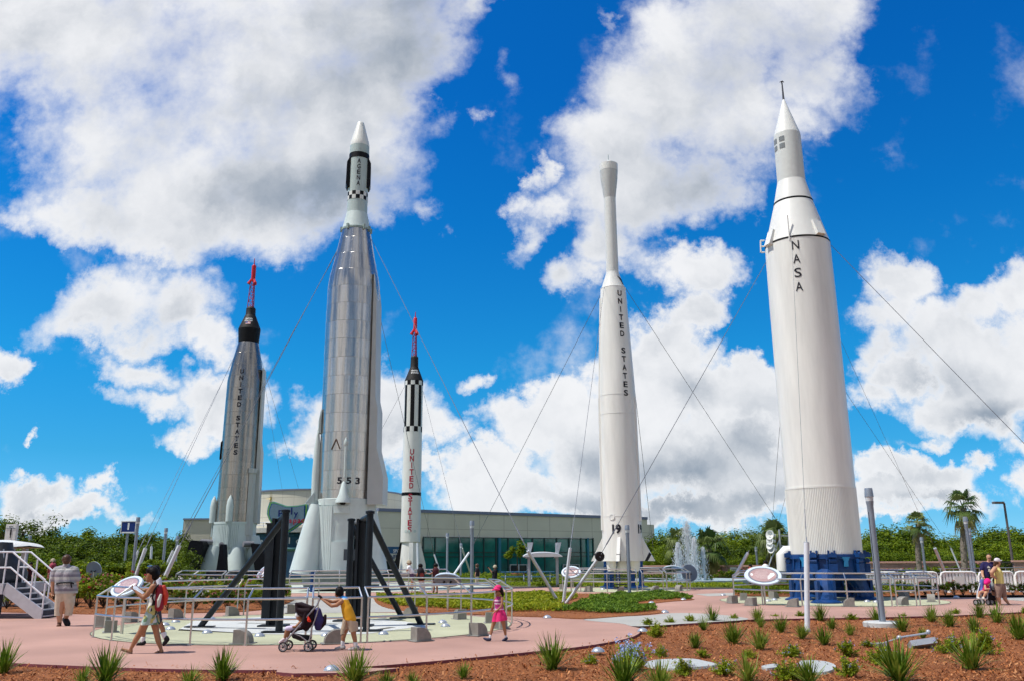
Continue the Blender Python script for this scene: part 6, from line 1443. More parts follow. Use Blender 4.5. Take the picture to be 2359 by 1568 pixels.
# small leafy bushes, some with lilac flowers
LIL = mat('lilac_petal', (.34, .33, .68), .6, var=.15, trans=.3); PBL = mat('pale_blue_petal', (.42, .52, .85), .6, var=.12, trans=.3)
BUSH = []; DENSE = []
for k in range(4):
    r = random.Random(90+k); mb = MB(); st_ = MB()
    tips = []
    for i in range(40):
        a = r.uniform(0, 6.283); e = R(r.uniform(8, 85)); L_ = r.uniform(.55, 1.0); d = Vector((math.cos(a)*math.cos(e)*.85, math.sin(a)*math.cos(e)*.85, math.sin(e))); st_.path([(0, 0, 0), d*L_*.5+Vector((0, 0, .05)), d*L_], [.012, .009, .005], 4); tips.append(d*L_)
        for j in range(44):
            q = r.uniform(.25, 1.05); p = d*L_*q+Vector((r.gauss(0, .05), r.gauss(0, .05), r.gauss(0, .05))); card(mb, p, Vector((r.gauss(0, 1), r.gauss(0, 1), 1.0)), r.uniform(.07, .14), r.uniform(.04, .07), r)
    t = thing('leafy_bush', 'x', 'bush', (0, 0, 0)); mb.build('foliage', LEAF_Y, t, False); st_.build('stems', BARK, t)
    fl = MB()
    for p in r.sample(tips, 9):
        for j in range(10):
            q = p+Vector((r.gauss(0, .045), r.gauss(0, .045), r.gauss(.03, .045))); card(fl, q, Vector((r.gauss(0, 1), r.gauss(0, 1), 1)), .055, .05, r)
    f_ = fl.build('flowers', LIL, t, False); BUSH.append((t, f_))
    fl = MB()
    for p in tips:
        for j in range(15):
            q = p*1.05+Vector((r.gauss(0, .05), r.gauss(0, .05), r.gauss(.05, .05))); card(fl, q, Vector((r.gauss(0, 1), r.gauss(0, 1), 1)), .062, .055, r)
    fb = fl.build('flowers', PBL, None, False); DENSE.append(fb.data); bpy.data.objects.remove(fb)
bn = 0; first = [0]*4
def bush(x, yb, yt, label, flowers=True, wf=1.0, k=None, blue=False):
    global bn
    g = G(x, yb, -.05); h = (yb-yt)*proj(g)[2]/F; k = bn % 4 if k is None else k; bn += 1; T = BUSH[k][0]
    o = copy_tree(T); o.location = g; o.scale = (h*wf, h*wf, h); o.rotation_euler.z = rng.uniform(0, 6.28); tag(o, label, 'bush', 'leafy bushes in the mulch')
    for ch in list(o.children):
        if ch.name.startswith('flowers'):
            if not flowers: bpy.data.objects.remove(ch)
            elif blue:
                ch.data = DENSE[k]
for p, t_, lb, fl, w in ((Z3(1300, 1112), 1035, 'small leafy bush at the grey path, leftmost', 0, 1.3), (Z3(1370, 1200), 1055, 'light green leafy bush in front of the leftmost path bush', 0, .9), (Z3(1475, 1092), 1020, 'small leafy bush on the grey path edge, second from left', 0, 1.1), (Z3(1655, 1082), 1000, 'small leafy bush on the grey path edge, left of the tuft pair', 0, 1.1), (Z3(2015, 1057), 998, 'small leafy bush on the path right of the tuft pair', 0, 1.2), (Z3(810, 1422), 1325, 'yellow green bush by the kerb light left of the blue flowers', 1, 1.2), (Z3(1400, 1362), 1255, 'thin bush with few flowers above the large slab', 1, .9), (Z3(1760, 1372), 1285, 'low thin bush right above the large slab', 0, 1.2), (Z3(1600, 1525), 1370, 'bush with lilac flowers before the large slab', 1, 1.1), (Z3(1940, 1515), 1360, 'bush with lilac flowers at the right of the large slab', 1, 1.2), (Z3(2140, 1375), 1290, 'low sparse bush left of the rounded slab', 0, 1.2), (Z4(215, 1037), 998, 'tiny bush by the path left of the white mast', 0, 1.6), (Z4(430, 1037), 978, 'small bush by the path at the white mast', 0, 1.6), (Z4(855, 1052), 992, 'small bush by the path left of the lamp', 0, 1.6), (Z4(1300, 1037), 995, 'small bush by the path right of the lamp', 0, 1.6), (Z4(1725, 1017), 950, 'small bush by the path below the hedge', 0, 1.3), (Z4(2310, 1002), 945, 'small bush at the right edge by the path', 0, 1.3), (Z4(360, 1362), 1240, 'round bush with lilac flowers above the rounded slab', 1, 1.4), (Z4(330, 1560), 1375, 'bush with lilac flowers left of the rounded slab', 1, 1.2), (Z4(835, 1362), 1205, 'tall bush with lilac flowers left of the largest tuft', 1, 1.0), (Z4(840, 1535), 1360, 'bush with lilac flowers right of the rounded slab', 1, 1.1), (Z4(1000, 1285), 1210, 'small flowering bush below the lamp base', 1, 1.2), (Z4(1110, 1425), 1235, 'flowering bush behind the largest tuft', 1, 1.1), (Z4(1690, 1335), 1160, 'wide flowering bush right of the floodlight', 1, 1.1), (Z4(1990, 1340), 1120, 'tall flowering bush behind the large right tuft', 1, .95)): bush(*p, (1450+t_/2.851)/K, lb, bool(fl), w)
bush(*Z3(1170, 1475), (1450+1215/2.851)/K, 'bush covered with pale blue flowers behind the large tuft', True, 1.0, 1, True)
bush(*Z3(1110, 1450), (1450+1250/2.851)/K, 'bush with pale blue flowers, left of a similar one', True, .9, 3, True)
for t, f_ in BUSH:
    for c in list(t.children): bpy.data.objects.remove(c)
    bpy.data.objects.remove(t)
# rose bushes of the left bed
ROSE = mat('rose_pink', (.62, .22, .20), .6, var=.3, scale=30, trans=.25); ROSER = mat('rose_red', (.45, .03, .05), .6, var=.3, trans=.25); ROSEW = mat('rose_white', (.75, .7, .66), .6, var=.1, trans=.25)
RB = []
for k in range(5):
    mb, lumps = crown_mb(140+k, .62, .95, 15, 46, .115, .12); r = random.Random(k); t = thing('rose_bush', 'x', 'rose bush', (0, 0, 0)); mb.build('foliage', [LEAF_M, LEAF_D, LEAF_Y][k % 3], t, False); sb = MB()
    for p, s in lumps: sb.path([(0, 0, 0), p*.5, p], [.015, .012, .006], 4)
    sb.build('stems', BARK, t); fl = MB()
    for i in range(12):
        p, s = r.choice(lumps); d = Vector((r.gauss(0, 1), r.gauss(-.4, 1), abs(r.gauss(.6, .7)))).normalized(); q = p+d*s*.95
        for j in range(6): card(fl, q+Vector((r.gauss(0, .018), r.gauss(0, .018), r.gauss(0, .018))), Vector((r.gauss(0, 1), r.gauss(0, 1), r.gauss(.5, 1))), .085, .075, r)
    fl.build('flowers', [ROSE, ROSE, ROSER, ROSE, ROSEW][k], t, False); RB.append([t, 0])
def rose_at(x, y, label, group, s, k, z=.02, noflower=False):
    T = RB[k]
    if T[1] == 0: o = T[0]; T[1] = 1
    else: o = copy_tree(T[0])
    o.location = (x, y, z); o.scale = (s*rng.uniform(.9, 1.25), s*rng.uniform(.9, 1.25), s); o.rotation_euler.z = rng.uniform(0, 6.28); tag(o, label, 'rose bush', group)
    if noflower:
        for ch in list(o.children):
            if ch.name.startswith('flowers') and o is not T[0]: bpy.data.objects.remove(ch)
FC = {0: 'green rose bush with pink roses', 1: 'dark rose bush with pink roses', 2: 'light rose bush with red roses', 3: 'leafy rose bush with pink roses', 4: 'dark rose bush with white roses'}
rn = 0
for rowy, xs, s in ((1403, (20, 300, 340, 378, 420, 455, 492, 530, 566, 600), .62), (1399, (-60, 60, 175, 205, 235, 265, 600, 636), .75), (1390, (-20, 30, 80, 160, 192, 225, 262, 300, 338, 376, 414, 452, 490, 528, 565, 602, 640), .8), (1379, (-60, 0, 40, 80, 120, 170, 210, 250, 290, 330, 370, 410, 450, 490, 530, 570, 610, 645), .85), (1371, (-40, 20, 60, 100, 150, 190, 230, 275, 320, 360, 400, 450, 500, 550, 600), .9)):
    for x in xs:
        rn += 1; k = (rn*7+rn//3) % 5; g = G(x+rng.uniform(-8, 8), rowy+rng.uniform(-2, 2)); rose_at(g[0], g[1], FC[k]+' in the bed behind the front pad', 'rose bushes of the left bed', s*rng.uniform(.85, 1.15), k)
for x in range(-80, 420, 26):       # taller shrubs at the back of the bed
    rn += 1; k = (rn*3) % 5; g = G(x+rng.uniform(-8, 8), 1360+rng.uniform(-3, 3)); rose_at(g[0], g[1], 'tall leafy green bush at the back of the left rose bed', 'tall bushes at the back of the left bed', rng.uniform(1.2, 1.7), k, .02, True)
for i, x in enumerate(list(range(2086, 2300, 22))+list(range(2336, 2480, 20))):    # hedge with red flowers at right
    g = G(x+rng.uniform(-4, 4), 1371+rng.uniform(-1, 1)); k = (1, 2, 1)[i % 3]; rose_at(g[0], g[1], {1: 'dark bush with few pink flowers along the white barriers', 2: 'bush with red flowers along the white barriers'}[k], 'bushes along the white barriers', rng.uniform(.42, .6), k)
for i, x in enumerate(range(1790, 2080, 26)):
    g = G(x, 1366+rng.uniform(-2, 2)); rose_at(g[0], g[1], 'low bush in the bed behind the blue ring stand', 'low bushes behind the blue ring stand', rng.uniform(.4, .6), 3)
for i, x in enumerate(list(range(1490, 1840, 16))+list(range(1990, 2340, 17))):     # white flowering shrubs along the pink wall
    Y = 60+rng.uniform(-1, 1); X = at(x, 1320, Y)[0]; rose_at(X, Y, 'low green shrub with white flowers along the pink wall', 'shrubs along the pink wall', rng.uniform(.7, 1.1) if x > 1660 else .55, 4 if i % 3 == 0 else 3, -.05)
# ground cover: low juniper and day lilies in the island bed, clipped hedges
def cover(name, regions, n, m_, h, leaf, seed, kind='stuff', zb=.02):
    r = random.Random(seed); mb = MB(); tot = sum(abs(sum(p[i-1][0]*p[i][1]-p[i][0]*p[i-1][1] for i in range(len(p)))) for p in regions)
    for poly in regions:
        A_ = abs(sum(poly[i-1][0]*poly[i][1]-poly[i][0]*poly[i-1][1] for i in range(len(poly)))); xs = [p[0] for p in poly]; ys = [p[1] for p in poly]; k = 0; N_ = int(n*A_/tot)
        while k < N_:
            x = r.uniform(min(xs), max(xs)); y = r.uniform(min(ys), max(ys))
            if not inside((x, y), poly): continue
            v = mnoise.noise(Vector((x*1.3, y*1.3, seed)))
            if v < -.28: k += .4; continue
            hh = h*(.45+.75*(v+.5))*r.uniform(.3, 1.0); card(mb, Vector((x, y, zb+hh)), Vector((r.gauss(0, .9), r.gauss(0, .9)-.3, r.uniform(.3, 1.3))), leaf*r.uniform(.7, 1.5), leaf*r.uniform(.3, .6), r); k += 1
    return tag(mb.build(name, m_, smooth=False), kind=kind)
jun = [smooth_line(GP([Z3(800, 880), Z3(1000, 850), Z3(1240, 845), Z3(1500, 845), Z3(1670, 882), Z3(1500, 886), Z3(1280, 900), Z3(1150, 935), Z3(1350, 965), Z3(1330, 985), Z3(1100, 1005), Z3(850, 1000), Z3(600, 985), Z3(520, 990), Z3(560, 955), Z3(700, 950), Z3(660, 940), Z3(760, 920), Z3(900, 915)]), 3)]
cover('juniper_ground_cover', jun, 21000, leafmat('juniper', (.025, .055, .006), (.085, .17, .015), (.19, .29, .03), trans=.2, scale=2.5), .15, .11, 3)
lil = [smooth_line(GP([(868, 1380), (880, 1374), (1000, 1374.5), (1178, 1369.5), (1270, 1369), (1330, 1374), (1310, 1384), (1280, 1392), (1300, 1400), (1290, 1408), (1240, 1408), (1178, 1409), (1080, 1404), (950, 1398), (885, 1390)]), 3)]
cover('low_leafy_ground_cover', lil, 24000, leafmat('daylily', (.05, .085, .004), (.17, .23, .008), (.36, .38, .025), trans=.3, scale=2), .17, .13, 4)
def hedge_(pts, n, h, seed, m_, leaf=.14): return cover('low_green_ground_cover', [smooth_line(GP(pts), 2)], n, m_, h, leaf, seed, zb=0)
hedge_([(560, 1380), (600, 1375), (660, 1376), (668, 1384), (640, 1392), (580, 1394)], 4500, .65, 8, LEAF_M, .1)
hedge_([(1020, 1340), (1178, 1342), (1300, 1345), (1300, 1338), (1178, 1331), (1020, 1331)], 7000, .5, 9, LEAF_M)
hedge_([(1178, 1348), (1300, 1350), (1440, 1351), (1690, 1352), (1690, 1344), (1440, 1343), (1300, 1344), (1178, 1343)], 9000, .16, 10, LEAF_Y)
hedge_([(1600, 1334), (1700, 1336), (1770, 1336), (1770, 1330), (1600, 1329)], 5000, .55, 12, LEAF_Y)
hedge_([(1690, 1371), (1780, 1372.5), (1900, 1372), (2080, 1371), (2080, 1362), (1780, 1360), (1710, 1362)], 8000, .4, 13, LEAF_M, .12)
hedge_([(-300, 1345), (0, 1344), (420, 1344), (420, 1334), (0, 1333), (-300, 1333)], 11000, 1.1, 14, LEAF_M, .22)
hedge_([(1380, 1338), (1500, 1340), (1560, 1338), (1560, 1332), (1380, 1331)], 4000, .5, 15, LEAF_M)
# fountain
fx = Vector((at(1590, 1335, 57)[0], 57, 0)); t = thing('fountain', 'fountain with tall white jets rising from a round blue pool', 'fountain', fx)
MB().lathe([(-.05, 3.6), (.22, 3.6), (.24, 3.5), (.22, 3.35), (.1, 3.3)], fx, 56).build('basin', mat('basin_stone', (.35, .42, .45), .7), t)
MB().lathe([(.12, 3.34), (.121, .01)], fx, 48).build('water', mat('pool_water', (.06, .30, .42), .06, var=.2, scale=1.5, bump=.5, bscale=6, spec=.6), t)
WATER = mat('white_water', (.96, .97, .99), .2, var=.02, trans=.4, spec=.7)
for jx, jt, sp_, n in ((1586, 1206, .95, 2600), (1596, 1243, .42, 1300), (1611, 1240, .5, 1500), (1567, 1252, .5, 1300), (1557, 1256, .42, 1100), (1622, 1262, .35, 700)):
    r = random.Random(jx); c = Vector((at(jx, 1335, 57)[0], 57+r.uniform(-1.2, 1.2), .12)); H_ = at(jx, jt, 57)[2]; mb = MB()
    for i in range(int(n*2.0)):
        q = r.random(); up = r.random() < .38; f_ = (q**.8 if up else 1-q**1.6)
        spread = (.03+.07*f_) if up else abs(r.gauss(0, .5))*sp_*(.22+.78*(1-f_)**.6)+.02
        a = r.uniform(0, 6.283); p = c+Vector((math.cos(a)*spread, math.sin(a)*spread, (H_-.12)*f_*r.uniform(.86, 1.06))); l = r.uniform(.02, .07); w = r.uniform(.008, .02)
        d = Vector((math.cos(a+2.1)*w, math.sin(a+2.1)*w, 0)); e_ = Vector((-d.y, d.x, 0)); mb.add([p+d, p-d*.5+e_*.8, p-d*.5-e_*.8, p+Vector((0, 0, l)), p-Vector((0, 0, l))], [(0, 1, 3), (1, 2, 3), (2, 0, 3), (1, 0, 4), (2, 1, 4), (0, 2, 4)])
    mb.build('jet', WATER, t, False)
# ---------------------------------------------------------------- people
def remeshed(name, mb, voxel, m, parent, cuts=(), smooth_it=4):
    me = bpy.data.meshes.new('tmp'); me.from_pydata([tuple(p) for p in mb.v], [], mb.f); o = bpy.data.objects.new('tmp', me); COL.objects.link(o)
    md = o.modifiers.new('r', 'REMESH'); md.mode = 'VOXEL'; md.voxel_size = voxel
    s = o.modifiers.new('s', 'SMOOTH'); s.iterations = smooth_it; s.factor = .5
    dg = bpy.context.evaluated_depsgraph_get(); nm = bpy.data.meshes.new_from_object(o.evaluated_get(dg)); bpy.data.objects.remove(o); bpy.data.meshes.remove(me)
    bm = bmesh.new(); bm.from_mesh(nm)
    for co_, no in cuts:
        g = bm.verts[:]+bm.edges[:]+bm.faces[:]; r_ = bmesh.ops.bisect_plane(bm, geom=g, plane_co=co_, plane_no=no, clear_outer=True)
        bmesh.ops.holes_fill(bm, edges=[e for e in bm.edges if e.is_boundary], sides=0)
    base = WL[parent]
    for v in bm.verts: v.co -= base
    bm.to_mesh(nm); bm.free(); nm.name = name; nm.materials.clear(); nm.materials.append(m)
    nm.polygons.foreach_set('use_smooth', [True]*len(nm.polygons)); nm.set_sharp_from_angle(angle=R(60))
    ob = bpy.data.objects.new(name, nm); COL.objects.link(ob); ob.parent = parent; WL[ob] = base; return ob
class Figure:
    def __init__(s, label, conv, foot, voxel=.011, name='person', cat='person', Y=None, group=None):
        s.c = conv; p = G(*conv(*foot)) if Y is None else Vector((at(*conv(*foot), Y)[0], Y, 0)); s.Y = p[1]; s.vx = voxel
        s.t = thing(name, label, cat, (p[0], p[1], 0), group); q = Vector(at(*conv(*foot), s.Y)); q2 = Vector(at(*conv(foot[0]+10, foot[1]), s.Y)); s.k = (q2-q).length/10
    def W(s, x, y, dy=0.0): return Vector(at(*s.c(x, y), s.Y+dy))
    def chains(s, chains, mb=None):
        mb = mb or MB()
        for ch in chains:
            pts = [(s.W(c[0], c[1], c[2]), c[3]*s.k) for c in ch]
            for i, (p, r) in enumerate(pts):
                mb.ball(p, r, 14, 10)
                if i: mb.tube(pts[i-1][0], p, pts[i-1][1], r, 14)
        return mb
    def blob(s, name, chains, m, cut=None, voxel=None, parent=None, extra=None, it=4):
        mb = s.chains(chains)
        if extra: extra(mb)
        cuts = []
        for c in (cut or []): cuts.append((s.W(*c[0]), Vector(c[1])))
        return remeshed(name, mb, voxel or s.vx, m, parent or s.t, cuts, it)
    def hand(s, mb, wrist, tip, curl=(0, 0, -1), side=1, size=.085):
        # palm, four unequal bent fingers and a thumb from the side of the palm
        w = Vector(wrist); d = (Vector(tip)-w).normalized(); c = Vector(curl).normalized(); sd = d.cross(c).normalized()*side; c = sd.cross(d).normalized()*side
        pl = w+d*size*.55; k = size/.085
        for o in (-.022, 0, .022): mb.tube(w+sd*o*.6*k, w+d*size*.9+sd*o*k, .013*k, .012*k, 8); mb.ball(w+d*size*.9+sd*o*k, .012*k, 8, 6)
        for i, (o, L_) in enumerate(((-.030, .075), (-.011, .085), (.010, .08), (.029, .062))):
            a = w+d*size*.9+sd*o*k; b = a+(d*.8+c*.55).normalized()*L_*.5*k; e = b+(d*.3+c*.95).normalized()*L_*.5*k
            mb.tube(a, b, .0095*k, .0085*k, 8); mb.ball(b, .0085*k, 8, 6); mb.tube(b, e, .0085*k, .007*k, 8); mb.ball(e, .007*k, 8, 6)
        a = w+d*size*.3-sd*.022*k; b = a+(d*.6-sd*.8).normalized()*.035*k; e = b+(d*.8+c*.5-sd*.1).normalized()*.032*k
        mb.tube(a, b, .012*k, .010*k, 8); mb.ball(b, .010*k, 8, 6); mb.tube(b, e, .010*k, .008*k, 8); mb.ball(e, .008*k, 8, 6)
    def face(s, eyes, mouth=None, r=.011):
        mb = MB()
        for e in eyes: mb.ball(s.W(*e), r, 8, 6)
        mb.build('eyes', mat('eye_dark', (.02, .015, .012), .2), s.t)
        if mouth:
            mb = MB(); a, b = s.W(*mouth[0]), s.W(*mouth[1]); mb.tube(a, b, .007, .006, 8); mb.build('mouth', mat('lips', (.38, .13, .11), .5), s.t)
SKIN = mat('skin_light', (.50, .27, .17), .5, var=.08, scale=8); SKINT = mat('skin_tan', (.36, .17, .09), .5, var=.08, scale=8); SKINB = mat('skin_bronze', (.30, .14, .075), .5, var=.08)
HAIRB = mat('hair_black', (.007, .005, .005), .5, spec=.12, var=.3, scale=30, stretch=(1, 1, 5), bump=.3); HAIRBR = mat('hair_brown', (.075, .035, .018), .45, var=.3, scale=30, bump=.3)
KHAKI = mat('khaki_cloth', (.46, .37, .27), .85, var=.1, scale=10, bump=.35, bscale=9); BEIGE = mat('beige_cloth', (.55, .47, .37), .85, var=.1, scale=10, bump=.35, bscale=9)
SHOE = mat('dark_shoe', (.016, .015, .018), .6, spec=.15, var=.3, scale=20); SOCK = mat('white_sock', (.72, .72, .75), .85, var=.05); LEATH = mat('brown_leather', (.12, .05, .03), .6, var=.25)
def stripes(name, cols, period, axis=2, rough=.85):
    m = bpy.data.materials.new(name); m.use_nodes = True; nt = m.node_tree; L = nt.links.new; b = nt.nodes['Principled BSDF']; tc = N(nt, 'ShaderNodeTexCoord'); sp = N(nt, 'ShaderNodeSeparateXYZ'); L(tc.outputs['Object'], sp.inputs[0])
    d = N(nt, 'ShaderNodeMath', operation='DIVIDE'); L(sp.outputs[axis], d.inputs[0]); d.inputs[1].default_value = period; f = N(nt, 'ShaderNodeMath', operation='FRACT'); L(d.outputs[0], f.inputs[0])
    cr = N(nt, 'ShaderNodeValToRGB'); cr.color_ramp.interpolation = 'CONSTANT'
    for i, (p, c) in enumerate(cols):
        e = cr.color_ramp.elements[i] if i < 2 else cr.color_ramp.elements.new(p)
        e.position = p; e.color = (*c, 1)
    L(f.outputs[0], cr.inputs[0]); L(cr.outputs[0], b.inputs['Base Color']); b.inputs['Roughness'].default_value = rough
    n = N(nt, 'ShaderNodeTexNoise'); n.inputs['Scale'].default_value = 9; L(tc.outputs['Object'], n.inputs['Vector']); bp = N(nt, 'ShaderNodeBump'); bp.inputs['Strength'].default_value = .4; bp.inputs['Distance'].default_value = .03; L(n.outputs['Fac'], bp.inputs['Height']); L(bp.outputs[0], b.inputs['Normal'])
    return m
def floral(name):
    m = bpy.data.materials.new(name); m.use_nodes = True; nt = m.node_tree; L = nt.links.new; b = nt.nodes['Principled BSDF']; tc = N(nt, 'ShaderNodeTexCoord')
    v = N(nt, 'ShaderNodeTexVoronoi'); v.inputs['Scale'].default_value = 13; L(tc.outputs['Object'], v.inputs['Vector']); sp = N(nt, 'ShaderNodeSeparateColor'); L(v.outputs['Color'], sp.inputs[0])
    cr = N(nt, 'ShaderNodeValToRGB'); cr.color_ramp.interpolation = 'CONSTANT'
    for i, (p, c) in enumerate(((0, (.02, .02, .015)), (.22, (.50, .45, .15)), (.45, (.62, .62, .58)), (.68, (.12, .22, .12)), (.82, (.35, .48, .45)))):
        e = cr.color_ramp.elements[i] if i < 2 else cr.color_ramp.elements.new(p)
        e.position = p; e.color = (*c, 1)
    L(sp.outputs[0], cr.inputs[0]); L(cr.outputs[0], b.inputs['Base Color']); b.inputs['Roughness'].default_value = .8; return m

# woman in the patterned dress, walking left, seen from her left side
f = Figure('woman in a patterned sleeveless dress walking left with a red backpack', Z(340, 1640, 5.225), (480, 1448))
def hb(mb):
    f.hand(mb, f.W(308, 500, -.2), f.W(262, 470, -.2), (.3, .2, 1)); f.hand(mb, f.W(385, 480, .1), f.W(335, 450, .08), (.2, -.3, 1), -1)
f.blob('body', [[(556, 235, 0, 76)], [(530, 280, 0, 62), (500, 325, 0, 40)], [(472, 285, 0, 16), (462, 298, 0, 9)], [(562, 320, 0, 42), (590, 410, 0, 46)], [(590, 430, -.13, 42), (590, 430, .13, 42)], [(592, 480, -.07, 62), (575, 660, -.05, 58), (550, 830, -.07, 70)], [(592, 480, .07, 62), (575, 660, .05, 58), (550, 830, .07, 70)],
    [(572, 425, -.17, 42), (500, 520, -.2, 37), (428, 600, -.22, 34), (365, 550, -.21, 29), (308, 500, -.2, 20)], [(562, 425, .17, 40), (500, 540, .2, 34), (462, 580, .2, 30), (385, 480, .1, 20)],
    [(505, 890, -.08, 72), (440, 1010, -.08, 60), (372, 1140, -.08, 45), (310, 1240, -.08, 44), (232, 1380, -.08, 25), (238, 1425, -.08, 24), (170, 1405, -.08, 20), (95, 1378, -.08, 14)], [(585, 890, .08, 72), (605, 1020, .08, 60), (625, 1140, .08, 44), (652, 1250, .08, 44), (695, 1385, .08, 25), (712, 1425, .08, 24), (660, 1432, .08, 20), (600, 1440, .08, 13)]], SKINT, extra=hb)
f.blob('hair', [[(575, 205, 0, 84)], [(610, 255, 0, 70)], [(530, 185, 0, 62)], [(520, 180, -.03, 52)], [(600, 290, 0, 48)]], HAIRB, cut=[((476, 200, 0), (-1, 0, -.6))])
f.face([(484, 268, -.05)], ((470, 322, -.02), (490, 325, -.03)))
f.blob('dress', [[(595, 555, -.07, 66), (578, 680, -.06, 66), (548, 830, -.09, 86), (470, 1000, -.1, 82), (460, 1040, -.1, 80)], [(595, 555, .07, 66), (578, 680, .06, 66), (560, 830, .09, 86), (605, 1000, .1, 74), (605, 1040, .1, 74)], [(530, 900, 0, 100), (530, 1050, 0, 130)]], floral('patterned_dress'), cut=[((530, 1008, 0), (0, 0, -1)), ((590, 530, 0), (0, 0, 1))])
f.blob('halter_strap', [[(585, 345, -.07, 8), (560, 430, -.1, 8), (565, 540, -.1, 8)], [(585, 345, -.07, 9), (600, 350, 0, 9), (585, 345, .07, 9), (560, 540, .1, 8)]], mat('halter_print', (.45, .5, .45), .8, var=.5, scale=40), voxel=.007, it=1)
for d, pts in ((-.08, [(250, 1447), (170, 1430), (85, 1398)]), (.08, [(730, 1450), (660, 1452), (590, 1454)])): f.blob('sandal', [[(x, y, d, 12) for x, y in pts], [(x, y, d+.03, 12) for x, y in pts], [(x, y, d-.03, 12) for x, y in pts], [(pts[1][0], pts[1][1]-22, d-.035, 8), (pts[1][0]-15, pts[1][1]-40, d, 8), (pts[1][0], pts[1][1]-22, d+.035, 8)]], LEATH, voxel=.009, it=2)
b = Figure('bright red and maroon backpack on the back of the woman in the dress', Z(340, 1640, 5.225), (480, 1448), name='backpack', cat='backpack'); WL[b.t] = Vector(b.t.location)
b.blob('bag', [[(672, 450, -.09, 52), (668, 740, -.1, 68)], [(672, 450, .09, 52), (668, 740, .1, 68)], [(680, 600, 0, 80)]], mat('maroon_nylon', (.28, .015, .03), .55, var=.2, bump=.3, bscale=14))
b.blob('front_pocket', [[(735, 440, -.06, 40), (768, 560, -.06, 44), (755, 680, -.06, 36)], [(735, 440, .06, 40), (768, 560, .06, 44), (755, 680, .06, 36)]], mat('orange_red_nylon', (.55, .05, .025), .5, var=.15, bump=.3, bscale=14))
b.blob('grey_panel', [[(690, 560, -.165, 22), (665, 640, -.175, 30), (652, 730, -.17, 20)]], mat('panel_grey', (.58, .57, .52), .6), voxel=.008, it=2)
b.blob('strap', [[(655, 400, -.15, 13), (598, 470, -.18, 13), (560, 600, -.15, 12), (610, 720, -.13, 12)]], SHOE, voxel=.008, it=1)
mb = MB(); lf = thing('leaflet', 'white and blue folded leaflet held by the woman in the dress', 'leaflet', f.W(350, 480, -.1)); q = [f.W(235, 430, -.12), f.W(315, 415, .05), f.W(440, 520, .05), f.W(400, 550, -.16), f.W(318, 505, -.18)]
n_ = Vector((.2, -.3, .9)).normalized()*.006; mb.add(q+[p-n_ for p in q], [(0, 1, 2, 3, 4), (9, 8, 7, 6, 5)]+[(i, (i+1) % 5, 5+(i+1) % 5, 5+i) for i in range(5)]); mb.build('paper', mat('leaflet_paper', (.62, .68, .76), .6, var=.2, scale=14), lf, False)
# boy walking behind her
f = Figure('person in a white shirt and black shoes walking just behind the woman in the dress', Z(340, 1640, 5.225), (560, 1335))
f.blob('body', [[(590, 190, 0, 70)], [(545, 215, 0, 52), (520, 235, 0, 34)], [(498, 205, 0, 12)], [(595, 250, 0, 36), (610, 330, 0, 40)], [(615, 380, 0, 70), (600, 600, 0, 66), (585, 760, 0, 70)], [(600, 360, .15, 34), (540, 470, .2, 28), (480, 480, .15, 22), (445, 480, .12, 22)], [(560, 800, .07, 56), (470, 1000, .07, 42), (430, 1100, .07, 38), (420, 1230, .07, 26)], [(620, 800, -.07, 56), (670, 960, -.07, 42), (720, 1080, -.07, 36), (745, 1180, -.07, 28)]], SKINT)
f.blob('hair', [[(610, 170, 0, 76)], [(635, 215, 0, 50)]], HAIRB, cut=[((535, 190, 0), (-1, 0, -.2))])
f.blob('sunglasses', [[(492, 118, -.06, 9), (548, 112, -.07, 11), (560, 120, 0, 10)], [(500, 118, 0, 12), (548, 112, -.04, 14)]], mat('blue_lens', (.02, .12, .35), .15, spec=.8), voxel=.006, it=1)
f.blob('shirt', [[(620, 350, -.1, 60), (625, 560, -.08, 78), (605, 760, -.07, 82)], [(620, 350, .1, 60), (625, 560, .08, 78), (605, 760, .07, 82)], [(650, 330, -.17, 52), (660, 420, -.2, 46)]], mat('white_shirt', (.66, .68, .75), .85, var=.06, bump=.3, bscale=9), cut=[((600, 790, 0), (0, 0, -1))])
f.blob('shorts', [[(580, 790, .07, 72), (520, 960, .08, 62)], [(620, 790, -.07, 72), (650, 960, -.08, 62)]], mat('dark_shorts', (.05, .05, .07), .85), cut=[((580, 985, 0), (0, 0, -1))])
f.blob('sock', [[(420, 1215, .07, 34), (415, 1265, .07, 33)]], SOCK, voxel=.009); f.blob('sock', [[(735, 1150, -.07, 38), (752, 1200, -.07, 36)]], SOCK, voxel=.009)
f.blob('shoe', [[(430, 1290, .07, 36), (395, 1300, .07, 30), (335, 1318, .07, 22)]], SHOE, voxel=.009); f.blob('shoe', [[(775, 1215, -.07, 38), (790, 1240, -.07, 36), (745, 1305, -.07, 30), (735, 1320, -.07, 22)]], SHOE, voxel=.009)

